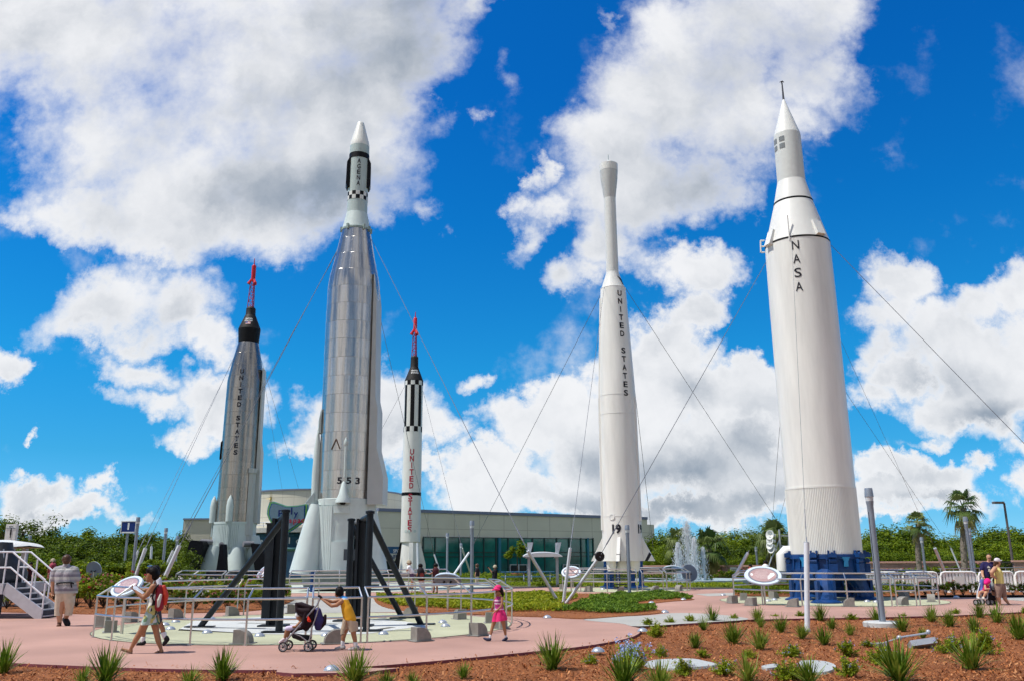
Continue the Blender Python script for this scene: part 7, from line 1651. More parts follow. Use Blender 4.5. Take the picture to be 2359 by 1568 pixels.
# man in the striped shirt, seen from behind
f = Figure('man in a grey striped shirt and beige shorts walking away by the staircase', Z(0, 1480, 4.127), (740, 1478))
def hb(mb): f.hand(mb, f.W(636, 1055, 0), f.W(632, 1115, -.02), (.6, -.5, 0)); f.hand(mb, f.W(918, 1050, 0), f.W(915, 1110, -.02), (-.6, -.5, 0), -1)
f.blob('body', [[(808, 672, 0, 50)], [(808, 700, .02, 42)], [(760, 690, 0, 9)], [(856, 690, 0, 9)], [(805, 725, 0, 33), (803, 770, 0, 40)], [(740, 800, 0, 48), (860, 800, 0, 48)], [(765, 850, 0, 75), (770, 1050, 0, 80)], [(845, 850, 0, 75), (840, 1050, 0, 80)], [(690, 800, 0, 36), (652, 920, 0, 30), (640, 980, .02, 26), (636, 1055, 0, 17)], [(905, 800, 0, 36), (930, 920, 0, 30), (926, 980, .02, 26), (918, 1050, 0, 17)], [(745, 1130, 0, 62), (725, 1290, 0, 42), (720, 1340, 0, 36), (722, 1430, 0, 24)], [(830, 1130, 0, 62), (830, 1270, .05, 40), (815, 1330, .12, 32), (800, 1385, .2, 24)]], SKIN, extra=hb)
f.blob('hair', [[(808, 662, -.015, 54)], [(806, 690, -.05, 40)]], HAIRBR, cut=[((800, 730, 0), (0, 0, -1))])
ST = stripes('striped_shirt', [(0, (.26, .26, .27)), (.12, (.30, .28, .32)), (.24, (.42, .41, .40)), (.42, (.20, .18, .22)), (.6, (.33, .31, .34)), (.76, (.24, .24, .26)), (.9, (.42, .41, .40))], .36)
f.blob('shirt', [[(735, 800, 0, 58), (870, 800, 0, 58)], [(760, 850, 0, 88), (765, 1030, 0, 96), (768, 1080, 0, 92)], [(850, 850, 0, 88), (845, 1030, 0, 96), (842, 1080, 0, 92)], [(690, 805, 0, 52), (655, 900, 0, 46)], [(905, 805, 0, 52), (932, 900, 0, 46)], [(803, 750, 0, 44)]], ST, cut=[((800, 1078, 0), (0, 0, -1))], it=6)
f.blob('belt_strap', [[(676, 985, .0, 8), (690, 960, -.22, 10), (760, 950, -.235, 10), (860, 948, -.235, 10), (890, 960, -.2, 10)], [(858, 950, -.235, 9), (868, 1005, -.235, 8)]], SHOE, voxel=.008, it=1)
f.blob('shorts', [[(758, 1080, 0, 82), (728, 1180, 0, 60), (710, 1300, 0, 47), (706, 1360, 0, 45)], [(832, 1080, 0, 82), (846, 1180, 0, 60), (838, 1280, .06, 46), (828, 1345, .08, 44)]], BEIGE, cut=[((760, 1350, 0), (0, 0, -1)), ((800, 1060, 0), (0, 0, 1))])
f.blob('sandal', [[(720, 1468, .0, 24), (708, 1474, -.06, 22)], [(720, 1440, 0, 26)]], LEATH, voxel=.01); f.blob('shoe', [[(790, 1395, .22, 34), (815, 1440, .12, 36), (822, 1452, .1, 32)]], SHOE, voxel=.01)

# boy in yellow pushing the stroller
f = Figure('boy in a yellow sleeveless top pushing a dark stroller to the left', Z(800, 1690, 6.532), (1440, 1425))
def hb(mb): f.hand(mb, f.W(985, 475, -.12), f.W(920, 440, -.12), (.5, .2, -.9), 1, .07); f.hand(mb, f.W(990, 455, .1), f.W(930, 425, .1), (.5, .2, -.9), -1, .07)
f.blob('body', [[(1290, 300, 0, 78)], [(1255, 345, 0, 58), (1240, 375, 0, 38)], [(1212, 345, 0, 11)], [(1320, 370, 0, 40), (1350, 430, 0, 44)], [(1350, 470, -.1, 50), (1350, 470, .1, 50)], [(1400, 560, 0, 95), (1470, 760, 0, 95), (1500, 880, 0, 90)], [(1330, 490, -.15, 46), (1240, 560, -.16, 40), (1140, 580, -.16, 34), (1060, 525, -.14, 30), (985, 475, -.12, 22)], [(1300, 470, .15, 42), (1150, 500, .16, 34), (1060, 475, .13, 28), (990, 455, .1, 22)], [(1430, 930, .07, 72), (1385, 1100, .07, 48), (1362, 1180, .07, 46), (1350, 1330, .07, 30)], [(1540, 930, -.07, 76), (1560, 1120, -.07, 50), (1580, 1200, -.07, 46), (1600, 1340, -.07, 30)]], SKINT, extra=hb)
f.blob('hair', [[(1290, 290, 0, 88)], [(1310, 345, 0, 66)], [(1260, 330, -.03, 60)]], HAIRB, cut=[((1215, 350, 0), (-1, -.2, -.5))], it=2)
YEL = stripes('yellow_top', [(0, (.72, .36, .015)), (.3, (.72, .36, .015)), (.452, (.68, .66, .6)), (.461, (.05, .25, .6)), (.488, (.68, .66, .6)), (.496, (.72, .36, .015))], 2.0)
f.blob('tank_top', [[(1385, 470, -.09, 72), (1430, 640, -.08, 108), (1490, 830, -.07, 122)], [(1385, 470, .09, 72), (1430, 640, .08, 108), (1490, 830, .07, 122)], [(1335, 410, 0, 48), (1390, 480, 0, 80)]], YEL, cut=[((1490, 850, 0), (-.25, 0, -1))], it=6)
f.blob('shorts', [[(1450, 860, .08, 104), (1380, 1060, .09, 74), (1375, 1110, .09, 72)], [(1530, 860, -.08, 110), (1570, 1080, -.09, 84), (1575, 1150, -.09, 82)]], KHAKI, cut=[((1400, 1105, .08), (.25, 0, -1)), ((1490, 835, 0), (.25, 0, 1))])
f.blob('sock', [[(1352, 1260, .07, 40), (1350, 1330, .07, 38)]], SOCK, voxel=.009); f.blob('sock', [[(1590, 1290, -.07, 42), (1602, 1345, -.07, 40)]], SOCK, voxel=.009)
SNK = mat('sneaker_white_grey', (.10, .09, .10), .5, var=.2, scale=22, col2=(.62, .6, .58))
f.blob('shoe', [[(1370, 1370, .07, 40), (1300, 1385, .07, 36), (1215, 1400, .07, 26)]], SNK, voxel=.009, cut=[((1300, 1423, .07), (0, 0, -1))]); f.blob('shoe', [[(1635, 1380, -.07, 42), (1560, 1395, -.07, 38), (1475, 1415, -.07, 26)]], SNK, voxel=.009, cut=[((1560, 1438, -.07), (0, 0, -1))])
# stroller
def stroller(label, cv, foot, Y, flip, cols, child):
    s = Figure(label, cv, foot, .01, 'stroller', 'stroller', Y); W = s.W; FR = mat('stroller_frame', (.36, .35, .37), .35, metal=.7, var=.08); t = s.t
    for d in (-.2, .2):
        MB().path([W(925, 410, d*.9), W(860, 560, d), W(650, 800, d), W(400, 1090, d), W(215, 1300, d)], .016, 8).path([W(890, 600, d), W(840, 780, d), W(760, 1000, d), W(690, 1340, d)], .012, 8).path([W(380, 1090, d), W(540, 1160, d), W(690, 1270, d)], .010, 8).build('frame', FR, t)
        MB().path([W(880, 380, d*.9), W(920, 400, d*.9), W(945, 430, d*.9)], .022, 10).build('handle', SHOE, t)
    mb = MB()
    for x, y in ((300, 1200), (700, 1230), (400, 1090)): mb.tube(W(x, y, -.2), W(x, y, .2), .009, n=6)
    mb.build('crossbar', FR, t)
    for x, y, d in ((205, 1390, -.2), (310, 1345, .2), (690, 1385, -.2), (765, 1340, .2)):
        for dd in (-.022, .022):
            c = W(x, y, d+dd); c.z = max(c.z, .088)
            w = MB().lathe([(-.014, .066), (-.014, .086), (.014, .086), (.014, .066), (-.014, .066)], c, 22, ax=(0, 1, 0), caps=False).build('wheel', mat('tyre_rubber', (.02, .02, .022), .7), t)
            m2 = MB().lathe([(-.012, .018), (-.012, .001)], c, 10, ax=(0, 1, 0)).lathe([(-.012, .07), (.012, .07), (.012, .056), (-.012, .056), (-.012, .07)], c, 22, ax=(0, 1, 0), caps=False)
            for i in range(6): a = i*math.pi/3; m2.tube(c, c+Vector((math.cos(a)*.064, 0, math.sin(a)*.064)), .008, n=5)
            m2.build('rim', mat('rim_grey', (.40, .40, .42), .4, metal=.4), w)
    # hood: quarter shell stretched between two hoops
    h0 = (800, 600); ribs = []
    for (x, y) in cols['hood']:
        rib = []
        for i in range(13):
            a = math.pi*i/12; rib.append(W(800+(x-800)*math.sin(a)**.8+(650-800)*(1-math.sin(a)**.8), 800+(y-800)*math.sin(a)**.8, -.21*math.cos(a)))
        ribs.append(rib)
    vs = [p for r_ in ribs for p in r_]; n = 13; mb = MB(); ff = [(j*n+i, j*n+i+1, (j+1)*n+i+1, (j+1)*n+i) for j in range(len(ribs)-1) for i in range(n-1)]
    mb.add(vs+[p*1+Vector((0, 0, -.006)) for p in vs], ff+[tuple(len(vs)+q for q in g[::-1]) for g in ff]); mb.build('hood', cols['hm'], t, 50)
    s.blob('seat', [[(700, 640, -.15, 26), (620, 900, -.15, 28), (560, 1000, -.15, 28), (380, 1060, -.15, 24)], [(700, 640, .15, 26), (620, 900, .15, 28), (560, 1000, .15, 28), (380, 1060, .15, 24)], [(700, 640, 0, 36), (620, 900, 0, 38), (560, 1000, 0, 38), (380, 1060, 0, 34)], [(700, 640, -.08, 36), (620, 900, -.08, 38), (560, 1000, -.08, 36), (380, 1060, -.08, 30)], [(700, 640, .08, 36), (620, 900, .08, 38), (560, 1000, .08, 36), (380, 1060, .08, 30)], [(640, 700, -.19, 40), (600, 950, -.19, 50)], [(780, 640, -.13, 40), (745, 860, -.13, 66), (650, 1010, -.13, 50)], [(780, 640, .13, 40), (745, 860, .13, 66), (650, 1010, .13, 50)], [(745, 860, 0, 70), (650, 1010, 0, 56)]], cols['sm'])
    s.blob('basket', [[(420, 1150, -.12, 50), (560, 1190, -.12, 62), (700, 1190, -.12, 52)], [(420, 1150, .12, 50), (560, 1190, .12, 62), (700, 1190, .12, 52)]], SHOE, it=6)
    return s
DK = mat('dark_plum_cloth', (.022, .013, .017), .75, spec=.12, var=.2, bump=.3, bscale=12); NAVYP = mat('navy_purple_cloth', (.028, .022, .11), .6, var=.25, bump=.4, bscale=10)
s = stroller('dark plum stroller with a child, pushed by the boy in yellow', Z(800, 1690, 6.532), (450, 1440), None, False, {'hood': [(445, 500), (470, 690), (560, 800), (640, 840)][:0]+[(440, 690), (430, 520), (560, 500), (720, 560), (810, 600)], 'hm': DK, 'sm': DK}, True)
s.blob('hood_cover', [q for dy in (-.17, 0, .17) for q in ([(462, 530, dy, 22), (600, 575, dy, 36), (720, 605, dy, 40), (790, 600, dy, 26)], [(478, 640, dy, 30), (600, 680, dy, 60), (700, 670, dy, 60)], [(505, 735, dy, 24), (580, 760, dy, 42), (640, 740, dy, 40)], [(462, 530, dy, 22), (478, 640, dy, 30), (505, 735, dy, 24)])], DK)
bg_ = Figure('navy and plum bag hanging on the back of the stroller pushed by the boy', Z(800, 1690, 6.532), (450, 1440), name='bag', cat='bag')
bg_.blob('bag', [[(870, 680, -.1, 70), (890, 860, -.1, 105), (880, 980, -.1, 70)], [(870, 680, .1, 70), (890, 860, .1, 105), (880, 980, .1, 70)]], NAVYP); bg_.blob('flap', [[(1015, 770, -.08, 32), (985, 900, -.08, 55), (900, 1010, -.08, 45)], [(1015, 770, .08, 32), (985, 900, .08, 55), (900, 1010, .08, 45)]], DK)
rt = Figure('red plastic toy hanging on the side of the stroller pushed by the boy', Z(800, 1690, 6.532), (450, 1440), name='toy', cat='toy'); rt.blob('toy', [[(690, 790, -.27, 14), (700, 850, -.27, 34), (725, 870, -.27, 22)]], mat('red_plastic', (.65, .03, .01), .35), voxel=.008)
bb = Figure('small child sitting in the stroller with bare lower legs and a white hat', Z(800, 1690, 6.532), (450, 1440), Y=None)
bb.blob('body', [[(520, 790, 0, 66)], [(570, 860, 0, 60), (570, 960, 0, 72)], [(530, 900, -.1, 34), (450, 980, -.12, 26), (400, 975, -.12, 22)], [(520, 980, -.06, 46), (290, 1020, -.08, 42), (240, 1180, -.08, 30)], [(520, 980, .06, 46), (330, 1020, .08, 42), (290, 1170, .08, 30)]], SKINT)
bb.blob('hat', [[(510, 745, 0, 72)], [(470, 760, 0, 40)]], mat('white_hat', (.72, .76, .76), .85), cut=[((500, 790, 0), (.2, 0, -1))]); bb.blob('shorts', [[(540, 980, -.06, 54), (290, 1015, -.08, 50)], [(540, 980, .06, 54), (330, 1015, .08, 50)]], mat('lilac_cloth', (.62, .55, .72), .85), cut=[((262, 1000, 0), (-1, 0, -.2))])
bb.blob('shoe', [[(225, 1215, -.08, 34), (140, 1280, -.08, 26)], [(275, 1205, .08, 34), (200, 1265, .08, 26)]], mat('pink_white_shoe', (.68, .55, .58), .6), voxel=.009)

# girl in pink
f = Figure('girl in a pink striped top, pink skirt and pink visor walking left', Z(1380, 1690, 7.127), (560, 1370))
def hb(mb): f.hand(mb, f.W(520, 760, -.12), f.W(465, 800, -.12), (-.3, .2, -1), 1, .065); f.hand(mb, f.W(488, 620, .15), f.W(470, 690, .13), (-.3, -.2, -1), -1, .065)
f.blob('body', [[(605, 320, 0, 74)], [(585, 355, -.02, 58), (575, 385, -.03, 36)], [(548, 352, -.05, 11)], [(615, 390, 0, 30), (612, 440, 0, 34)], [(560, 460, -.02, 34), (655, 460, 0, 34)], [(585, 520, 0, 66), (600, 650, 0, 64), (615, 740, 0, 74)], [(625, 520, 0, 66), (625, 650, 0, 62), (640, 740, 0, 74)], [(672, 465, -.1, 34), (682, 560, -.13, 28), (655, 650, -.14, 25), (600, 700, -.13, 22), (520, 760, -.12, 17)], [(545, 465, .1, 32), (505, 550, .13, 26), (488, 620, .15, 18)], [(545, 860, .05, 66), (490, 1020, .04, 42), (472, 1080, .03, 36), (455, 1150, .02, 36), (428, 1270, 0, 22)], [(675, 860, -.05, 66), (712, 1020, -.04, 42), (720, 1090, -.03, 37), (738, 1160, -.02, 35), (752, 1260, 0, 22)]], SKINT, extra=hb)
f.blob('hair', [[(625, 300, 0, 78)], [(668, 330, .03, 46), (690, 390, .04, 32), (695, 440, .04, 14)]], HAIRB, cut=[((540, 330, 0), (-1, -.5, -.4))], it=2)
f.face([(558, 335, -.075), (590, 335, -.085)], ((562, 382, -.085), (585, 384, -.09)), .009)
PV = mat('hot_pink_cloth', (.70, .025, .16), .7, var=.12, bump=.25, bscale=12); f.blob('visor', [[(560, 258, -.03, 54), (600, 262, 0, 76)], [(500, 290, -.1, 22), (540, 285, -.13, 24), (620, 290, -.12, 22)], [(480, 300, -.05, 20), (560, 285, -.1, 26)]], PV, cut=[((600, 298, 0), (.1, 0, -1))], it=2)
PS = stripes('pink_striped_top', [(0, (.45, .03, .20)), (.25, (.68, .50, .58)), (.42, (.30, .02, .18)), (.60, (.70, .55, .62)), (.72, (.52, .06, .26)), (.88, (.36, .03, .22))], .17)
f.blob('top', [[(580, 465, -.02, 44), (585, 540, 0, 76), (600, 650, 0, 74), (610, 760, 0, 86)], [(640, 465, 0, 44), (630, 540, 0, 74), (630, 650, 0, 74), (645, 760, 0, 86)]], PS, cut=[((600, 765, 0), (0, 0, -1))])
f.blob('skirt', [[(610, 740, 0, 90), (560, 900, .05, 92), (545, 1000, .05, 92)], [(645, 740, 0, 92), (690, 880, -.05, 96), (700, 1000, -.05, 98)], [(620, 760, -.06, 80), (620, 1000, -.12, 80)], [(620, 760, .06, 80), (620, 1000, .12, 80)]], PV, cut=[((620, 945, 0), (.12, 0, -1)), ((620, 715, 0), (0, 0, 1))], it=3)
f.blob('sock', [[(430, 1255, 0, 28), (425, 1290, 0, 28)]], SOCK, voxel=.009); f.blob('sock', [[(752, 1250, 0, 28), (755, 1290, 0, 28)]], SOCK, voxel=.009); NV = mat('navy_sneaker', (.035, .035, .075), .5, var=.5, scale=24); f.blob('shoe', [[(420, 1330, 0, 36), (360, 1335, 0, 32), (300, 1310, 0, 24)]], NV, voxel=.009); f.blob('shoe', [[(765, 1310, 0, 36), (730, 1335, 0, 32), (695, 1350, -.02, 24)]], NV, voxel=.009)

# family at the right edge
ZE = Z(2850, 1610, 8.253); YF = G(*ZE(560, 1365))[1]
f = Figure('man in a navy printed t-shirt behind the stroller at the right edge', ZE, (580, 1340), .013, Y=YF+.35)
f.blob('body', [[(452, 205, 0, 58)], [(455, 245, -.02, 48), (458, 275, -.03, 34)], [(475, 245, -.1, 12)], [(445, 290, 0, 36), (440, 350, 0, 42)], [(330, 370, 0, 48), (530, 370, 0, 48)], [(390, 450, 0, 85), (410, 640, 0, 80)], [(480, 450, 0, 85), (480, 640, 0, 80)], [(315, 390, 0, 46), (290, 520, -.02, 36), (300, 640, -.1, 30), (330, 715, -.22, 22), (340, 735, -.26, 24)], [(545, 390, 0, 46), (565, 520, -.02, 34), (530, 660, -.15, 28), (510, 715, -.22, 24)], [(420, 800, 0, 80), (450, 1000, 0, 55), (500, 1300, 0, 36)], [(500, 800, 0, 80), (590, 1050, 0, 52), (620, 1180, 0, 40), (630, 1290, 0, 30)]], SKIN)
f.blob('hair', [[(455, 180, .02, 56)], [(450, 205, .04, 52)]], HAIRBR, cut=[((452, 208, 0), (0, -.5, -1))]); f.blob('sunglasses', [[(435, 232, -.1, 13), (455, 230, -.115, 8), (478, 232, -.11, 14)], [(500, 232, -.06, 8), (478, 232, -.11, 10)]], BLACK, voxel=.008, it=1)
mb = MB(); mb.tube(f.W(448, 268, -.105), f.W(472, 268, -.105), .008, n=8); mb.build('mouth', mat('lips', (.38, .13, .11), .5), f.t)
NVY = mat('navy_tshirt', (.018, .014, .075), .85, var=.2, bump=.3, bscale=8); f.blob('t_shirt', [[(335, 380, 0, 60), (530, 380, 0, 60)], [(390, 450, 0, 100), (405, 680, 0, 92)], [(480, 450, 0, 100), (485, 680, 0, 92)], [(312, 400, 0, 60), (285, 500, -.01, 56)], [(545, 400, 0, 60), (570, 480, -.01, 54)]], NVY, cut=[((440, 705, 0), (0, 0, -1))])
mb = MB(); 
for q in ([(405, 470), (430, 415), (470, 440), (500, 480), (470, 470)], [(430, 500), (480, 490), (490, 520), (470, 560), (430, 555), (440, 520)]): mb.add([f.W(x, y, -.225) for x, y in q], [tuple(range(len(q)))]); 
mb.build('print', WINK, f.t, False)
f.blob('shorts', [[(420, 740, 0, 92), (450, 960, 0, 75)], [(500, 740, 0, 92), (590, 1000, 0, 78)]], mat('dark_khaki_shorts', (.05, .05, .06), .85), cut=[((500, 1080, 0), (0, 0, -1))]); f.blob('shoe', [[(630, 1310, 0, 36), (600, 1335, -.08, 34)], [(500, 1310, 0, 36), (480, 1335, -.08, 34)]], SHOE)
f = Figure('woman in a yellow top, brown capri trousers and a pale cap at the right edge', ZE, (840, 1370), .013, Y=YF-.15)
def hb(mb): f.hand(mb, f.W(640, 735, -.14), f.W(700, 770, -.12), (.3, .6, -.3), -1)
f.blob('body', [[(655, 320, 0, 62)], [(690, 355, 0, 46), (700, 385, 0, 32)], [(735, 355, 0, 11)], [(655, 385, 0, 38), (650, 450, 0, 42)], [(660, 560, -.06, 85), (700, 720, -.06, 88), (710, 860, -.07, 92)], [(660, 560, .06, 85), (700, 720, .06, 88), (710, 860, .07, 92)], [(600, 480, -.17, 52), (520, 580, -.22, 46), (535, 650, -.2, 38), (640, 735, -.14, 24)], [(690, 480, .17, 44), (740, 620, .2, 34), (780, 720, .15, 26)], [(690, 950, -.08, 82), (680, 1120, -.08, 56), (695, 1220, -.08, 48), (725, 1330, -.08, 28), (735, 1350, -.08, 26), (680, 1372, -.1, 20)], [(760, 950, .08, 82), (810, 1140, .08, 56), (850, 1230, .08, 46), (925, 1330, .08, 28), (940, 1350, .08, 26), (1010, 1372, .06, 20)]], SKIN, extra=hb)
f.blob('hair', [[(640, 330, 0, 62)], [(600, 380, .02, 40), (570, 420, .03, 22)]], HAIRBR, cut=[((688, 330, 0), (1, 0, -.2))], it=2); f.face([(712, 340, -.045)], None)
f.blob('cap', [[(645, 290, 0, 66)], [(670, 285, 0, 58)], [(700, 300, 0, 22), (765, 292, 0, 14)], [(700, 300, -.06, 20), (755, 294, -.05, 12)], [(700, 300, .06, 20), (755, 294, .05, 12)]], mat('pale_cap', (.62, .58, .62), .8, var=.1), cut=[((650, 325, 0), (-.2, 0, -1))], it=2)
f.blob('top', [[(665, 570, -.07, 96), (700, 720, -.07, 102), (705, 840, -.07, 106)], [(665, 570, .07, 96), (700, 720, .07, 102), (705, 840, .07, 106)], [(740, 600, -.06, 62), (740, 600, .06, 62)], [(640, 440, -.1, 16), (660, 540, -.12, 30)], [(680, 500, -.05, 40)]], mat('yellow_top_cloth', (.68, .58, .20), .8, var=.1, bump=.3, bscale=9), cut=[((700, 855, 0), (0, 0, -1)), ((650, 450, 0), (.25, 0, 1))])
f.blob('capri_trousers', [[(700, 880, -.08, 108), (690, 1000, -.09, 98), (680, 1150, -.09, 72), (682, 1200, -.09, 72)], [(740, 880, .08, 108), (770, 1000, .09, 96), (815, 1140, .09, 70), (825, 1200, .09, 68)]], mat('brown_capri', (.24, .16, .13), .85, var=.12, bump=.3, bscale=9), cut=[((750, 1180, 0), (0, 0, -1)), ((700, 845, 0), (0, 0, 1))])
f.blob('sandal', [[(740, 1372, -.08, 16), (670, 1384, -.1, 14)], [(950, 1372, .08, 16), (1015, 1385, .06, 14)]], mat('cream_sandal', (.5, .42, .33), .7), voxel=.01, it=1)
# their stroller: light frame, blue seat, child in pink
s = Figure('light framed stroller with a blue seat at the right edge', ZE, (420, 1350), .012, 'stroller', 'stroller', YF-.1); W = s.W; t = s.t; FRW = mat('stroller_white_frame', (.66, .68, .70), .35, metal=.3)
for x0, d in ((170, -.25), (420, -.28)):
    MB().path([W(x0+120, 720, .2), W(x0+60, 860, .05), W(x0, 1090, -.15), W(x0-5, 1210, d)], .018, 8).path([W(x0+60, 860, .05), W(x0+90, 1100, .15), W(x0+110, 1300, .25)], .016, 8).build('frame', FRW, t)
MB().path([W(290, 725, .2), W(340, 700, .22), W(460, 695, .22), W(530, 705, .2)], .018, 8).build('handle', SHOE, t); MB().path([W(165, 1210, -.25), W(250, 1225, -.28), W(415, 1220, -.28)], .016, 8).build('footrest', FRW, t)
for x, y, d in ((140, 1310, -.3), (205, 1310, -.3), (300, 1330, .2), (440, 1310, -.1), (540, 1330, .2)):
    c = W(x, y, d); c.z = .1; w = MB().lathe([(-.02, .07), (-.02, .1), (.02, .1), (.02, .07), (-.02, .07)], c, 20, ax=(1, .35, 0), caps=False).build('wheel', mat('tyre_rubber', (.02, .02, .022), .7), t); MB().lathe([(-.015, .06), (.015, .06)], c, 14, ax=(1, .35, 0)).build('rim', mat('rim_grey', (.40, .40, .42), .4, metal=.4), w)
s.blob('seat', [[(290, 800, .1, 60), (270, 980, .05, 62), (300, 1060, -.1, 50)], [(420, 800, .1, 60), (440, 980, .05, 62), (400, 1060, -.1, 50)]], mat('blue_seat_cloth', (.08, .10, .32), .7, var=.3)); s.blob('side_cloth', [[(500, 790, .05, 40), (540, 900, .05, 44), (560, 980, .08, 26)]], mat('pale_stripe_cloth', (.45, .55, .62), .8, var=.3, scale=20))
s.blob('basket', [[(420, 1180, .1, 60), (560, 1200, .1, 60)], [(480, 1120, .12, 50)]], SHOE)
f = Figure('toddler in a pink sun hat sitting in the stroller at the right edge', ZE, (420, 1350), .011, Y=YF-.25)
f.blob('body', [[(415, 850, 0, 54)], [(390, 940, .03, 58), (380, 1000, .02, 60)], [(360, 900, -.05, 26), (370, 990, -.12, 22), (470, 980, -.14, 20)], [(350, 1030, -.03, 38), (240, 1060, -.1, 34), (205, 1140, -.1, 26), (200, 1190, -.12, 24)], [(420, 1030, -.03, 40), (380, 1080, -.14, 34), (330, 1160, -.12, 26), (315, 1190, -.14, 24)]], SKIN)
f.blob('sun_hat', [[(405, 805, 0, 70)], [(380, 840, -.04, 46), (450, 800, -.04, 40)], [(420, 790, .04, 74)]], mat('magenta_hat', (.72, .012, .20), .8)); f.blob('dress', [[(395, 930, .03, 66), (370, 1020, .0, 70)], [(330, 1020, -.04, 46)]], mat('crimson_cloth', (.45, .01, .08), .8))
f.blob('shoe', [[(195, 1195, -.12, 30), (210, 1215, -.16, 26)], [(315, 1195, -.14, 30), (330, 1215, -.18, 26)]], mat('pale_shoe', (.6, .55, .5), .7))

# far visitors: joints in detail pixels, a body plus its clothes
def visitor(label, cv, foot, Y, head, hr, neck, hips, knees, feet, arms, skin, top, bottom, hair, hat=None, long_top=0, tr=1.0, hairlong=None, group='visitors far behind the front pad'):
    f = Figure(label, cv, foot, .02, Y=Y, group=group); hx, hy = head; nx, ny = neck; px_, py = hips; w = hr*1.05*tr
    ch = [[(hx, hy, 0, hr)], [(hx, hy+hr*.6, -.02, hr*.7), (nx, ny, 0, hr*.55)], [(nx, ny+hr*.9, -.08, w), (px_, py, -.06, w)], [(nx, ny+hr*.9, .08, w), (px_, py, .06, w)]]
    ch += [[(px_+(kx-px_)*.2, py+hr*.4, dy, hr*.8), (kx, ky, dy, hr*.55), (fx_, fy-hr*.5, dy, hr*.36), (fx_-hr*.3, fy-hr*.25, dy, hr*.3)] for (kx, ky), (fx_, fy), dy in zip(knees, feet, (-.08, .08))]
    for a, dy in zip(arms, (-.16, .16)): ch.append([(nx+(a[0][0]-nx)*.15, ny+hr*.7, dy, hr*.55), (*a[0], dy*1.2, hr*.42), (*a[1], dy, hr*.3), (a[1][0]+(a[1][0]-a[0][0])*.25, a[1][1]+(a[1][1]-a[0][1])*.25, dy, hr*.27)])
    f.blob('body', ch, skin, it=3)
    f.blob('hair', [[(hx+hr*.08, hy-hr*.15, .01, hr*1.2)]]+([[(hx, hy, .05, hr), (nx, ny+hr*hairlong, .08, hr*.7)]] if hairlong else []), hair, cut=[((hx, hy+hr*(.45 if not hairlong else 6), 0), (0, -.12, -1))], it=2)
    w2 = w*1.22; f.blob('shirt', [[(nx, ny+hr*.95, -.09, w2*.95), (px_, py-hr*.2+long_top, -.07, w2)], [(nx, ny+hr*.95, .09, w2*.95), (px_, py-hr*.2+long_top, .07, w2)]]+[[(nx+(a[0][0]-nx)*.2, ny+hr*.8, dy, hr*.72), (nx+(a[0][0]-nx)*.75, ny+hr*.8+(a[0][1]-ny-hr*.8)*.7, dy*1.15, hr*.62)] for a, dy in zip(arms, (-.16, .16))], top, cut=[((px_, py+hr*.5+long_top, 0), (0, 0, -1))], it=3)
    kend = bottom[1]
    f.blob('trousers', [[(px_, py, dy, hr*1.12), (px_+(kx-px_)*.8, py+(ky-py)*.8, dy, hr*.85)]+([(kx+(fx_-kx)*.85, ky+(fy-ky)*.85, dy, hr*.6)] if kend else []) for (kx, ky), (fx_, fy), dy in zip(knees, feet, (-.08, .08))], bottom[0], it=3)
    f.blob('shoe', [[(fx_, fy-hr*.25, dy, hr*.42), (fx_-hr*.6, fy-hr*.2, dy, hr*.34)] for (fx_, fy), dy in zip(feet, (-.08, .08))], SHOE, it=2)
    if hat: f.blob('hat', [[(hx, hy-hr*.45, 0, hr*1.22)], [(hx-hr*1.3, hy-hr*.1, 0, hr*.2), (hx+hr*1.3, hy-hr*.1, 0, hr*.2)], [(hx, hy-hr*.1, -.17, hr*.25), (hx, hy-hr*.1, .17, hr*.25)], [(hx-hr*.9, hy-hr*.1, -.1, hr*.25), (hx+hr*.9, hy-hr*.1, .1, hr*.25)]], hat, cut=[((hx, hy+hr*.1, 0), (0, 0, -1))], it=2)
    return f
ZF = Z(1150, 1620, 6.74)
MAR = mat('dark_maroon_shirt', (.055, .012, .018), .85, var=.2); BLK = mat('black_shirt', (.015, .013, .018), .85, var=.2); WSH = mat('white_tee', (.70, .72, .76), .85, var=.05); STRAW = mat('straw_hat', (.42, .36, .26), .85, var=.15)
visitor('visitor in a white shirt and straw hat leaning on the far railing', ZF, (400, 810), 44.2, (350, 225), 40, (350, 275), (410, 420), ((405, 560), (420, 570)), ((380, 720), (425, 730)), (((315, 350), (300, 380)), ((330, 340), (320, 370))), SKIN, WSH, (mat('plaid_shorts', (.10, .06, .12), .85, var=.5, scale=14), 0), HAIRBR, STRAW)
visitor('long haired visitor in a dark red printed shirt and white trousers, seen from behind', ZF, (600, 820), 42.5, (570, 285), 42, (575, 340), (590, 540), ((580, 660), (635, 670)), ((585, 800), (650, 810)), (((520, 430), (500, 470)), ((660, 420), (690, 400))), SKINT, BLK, (mat('white_trousers', (.64, .62, .62), .85), 1), HAIRB, None, 0, 1.45, 2.2)
e_ = [o for o in bpy.data.objects if o.get('label', '').startswith('long haired')][0]
mb = MB(); mb.add([Vector(at(*ZF(600+math.cos(a*.524)*46, 455+math.sin(a*.524)*42), 42.5-.33)) for a in range(12)], [tuple(range(12))]); WL[e_] = Vector(e_.location); mb.build('print', mat('dark_red_print', (.16, .025, .02), .8, var=.4, scale=10), e_, False)
visitor('man in a plain dark red shirt standing at the far railing', ZF, (860, 820), 43.0, (872, 275), 42, (875, 330), (880, 540), ((845, 660), (900, 670)), ((840, 800), (905, 810)), (((820, 410), (760, 440)), ((930, 440), (885, 520))), SKINB, MAR, (mat('maroon_shorts', (.08, .02, .025), .85), 0), HAIRB, None, 0, 1.3)
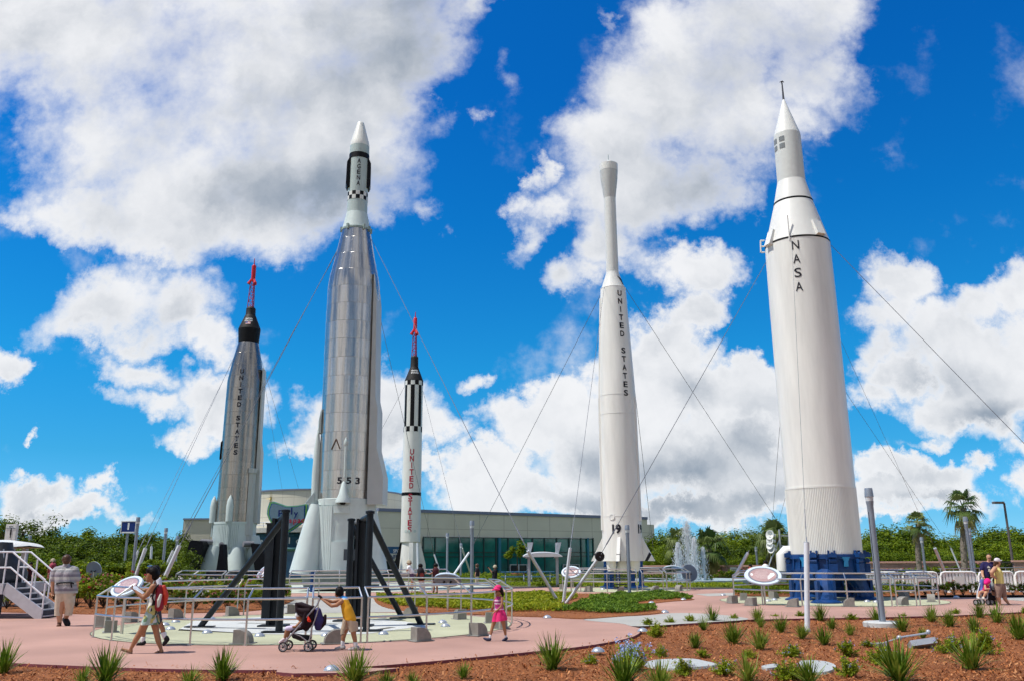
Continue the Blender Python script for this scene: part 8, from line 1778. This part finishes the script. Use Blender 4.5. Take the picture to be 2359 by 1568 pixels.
visitor('woman in a black top and khaki trousers standing before the glass wall', ZF, (1690, 620), 55, (1690, 275), 34, (1695, 320), (1695, 470), ((1680, 560), (1710, 560)), ((1675, 660), (1705, 660)), (((1670, 410), (1655, 470)), ((1740, 400), (1745, 450))), SKIN, BLK, (KHAKI, 1), HAIRBR, None, 0, 1.15, 1.0)
visitor('photographer in a black shirt and pale bucket hat raising a camera', ZF, (2030, 660), 54, (2050, 310), 34, (2050, 355), (2035, 540), ((2020, 620), (2050, 620)), ((2020, 700), (2055, 700)), (((1990, 410), (1935, 330)), ((1985, 395), (1930, 320))), SKINT, BLK, (BLK, 1), HAIRB, STRAW, 0, 1.2)
cm = thing('camera', 'small camera held up by the photographer in the bucket hat', 'camera', at(*ZF(1915, 305), 54)); MB().box(at(*ZF(1915, 305), 54), (.13, .08, .09)).lathe([(0, .035), (.05, .03)], at(*ZF(1908, 305), 54), 12, ax=(-1, .3, 0)).build('body', BLACK, cm, False)
ZL = Z(0, 1480, 4.127)
visitor('far visitor in a blue shirt and white cap behind the staircase', ZL, (210, 1000), 40, (245, 668), 22, (225, 695), (200, 810), ((195, 890), (225, 890)), ((190, 980), (225, 980)), (((165, 760), (160, 800)), ((275, 750), (280, 790))), SKIN, mat('blue_shirt', (.03, .10, .36), .85), (mat('grey_trousers', (.2, .2, .22), .85), 1), HAIRBR, WSH, 0, 1.4)
visitor('far visitor in a red checked shirt and cream cap, left of the striped shirt man', ZL, (630, 1000), 42, (642, 695), 24, (640, 725), (635, 830), ((620, 900), (655, 900)), ((615, 985), (655, 985)), (((590, 770), (575, 820)), ((690, 770), (690, 815))), SKINT, mat('red_checked_shirt', (.30, .05, .08), .85, var=.6, scale=16), (mat('grey_trousers', (.2, .2, .22), .85), 1), HAIRB, STRAW, 0, 1.4)
visitor('far visitor in dark clothes seen through the stair railing', ZL, (365, 1000), 41, (375, 725), 20, (370, 750), (355, 850), ((345, 910), (370, 910)), ((345, 990), (372, 990)), (((335, 800), (340, 840)), ((395, 790), (390, 830))), SKINT, MAR, (BLK, 1), HAIRB, None, 0, 1.25)
ZP = Z(1920, 1500, 5.6)
visitor('visitor in a white shirt behind the oval sign left of the blue ring stand', ZP, (1835, 1290), 42, (1838, 855), 34, (1838, 895), (1840, 1060), ((1830, 1170), (1865, 1170)), ((1825, 1290), (1865, 1290)), (((1780, 970), (1775, 1040)), ((1895, 970), (1900, 1040))), SKINT, WSH, (mat('blue_jeans', (.05, .09, .25), .85), 1), HAIRB, None, 0, 1.4)
visitor('visitor in dark red and black by the lamp column left of the big oval sign', ZP, (1595, 1260), 44, (1590, 905), 26, (1592, 940), (1600, 1070), ((1595, 1160), (1620, 1160)), ((1595, 1255), (1625, 1255)), (((1555, 1000), (1555, 1050)), ((1640, 1000), (1640, 1050))), SKINT, mat('red_shirt', (.35, .03, .03), .85), (BLK, 1), HAIRB, None, 0, 1.3)
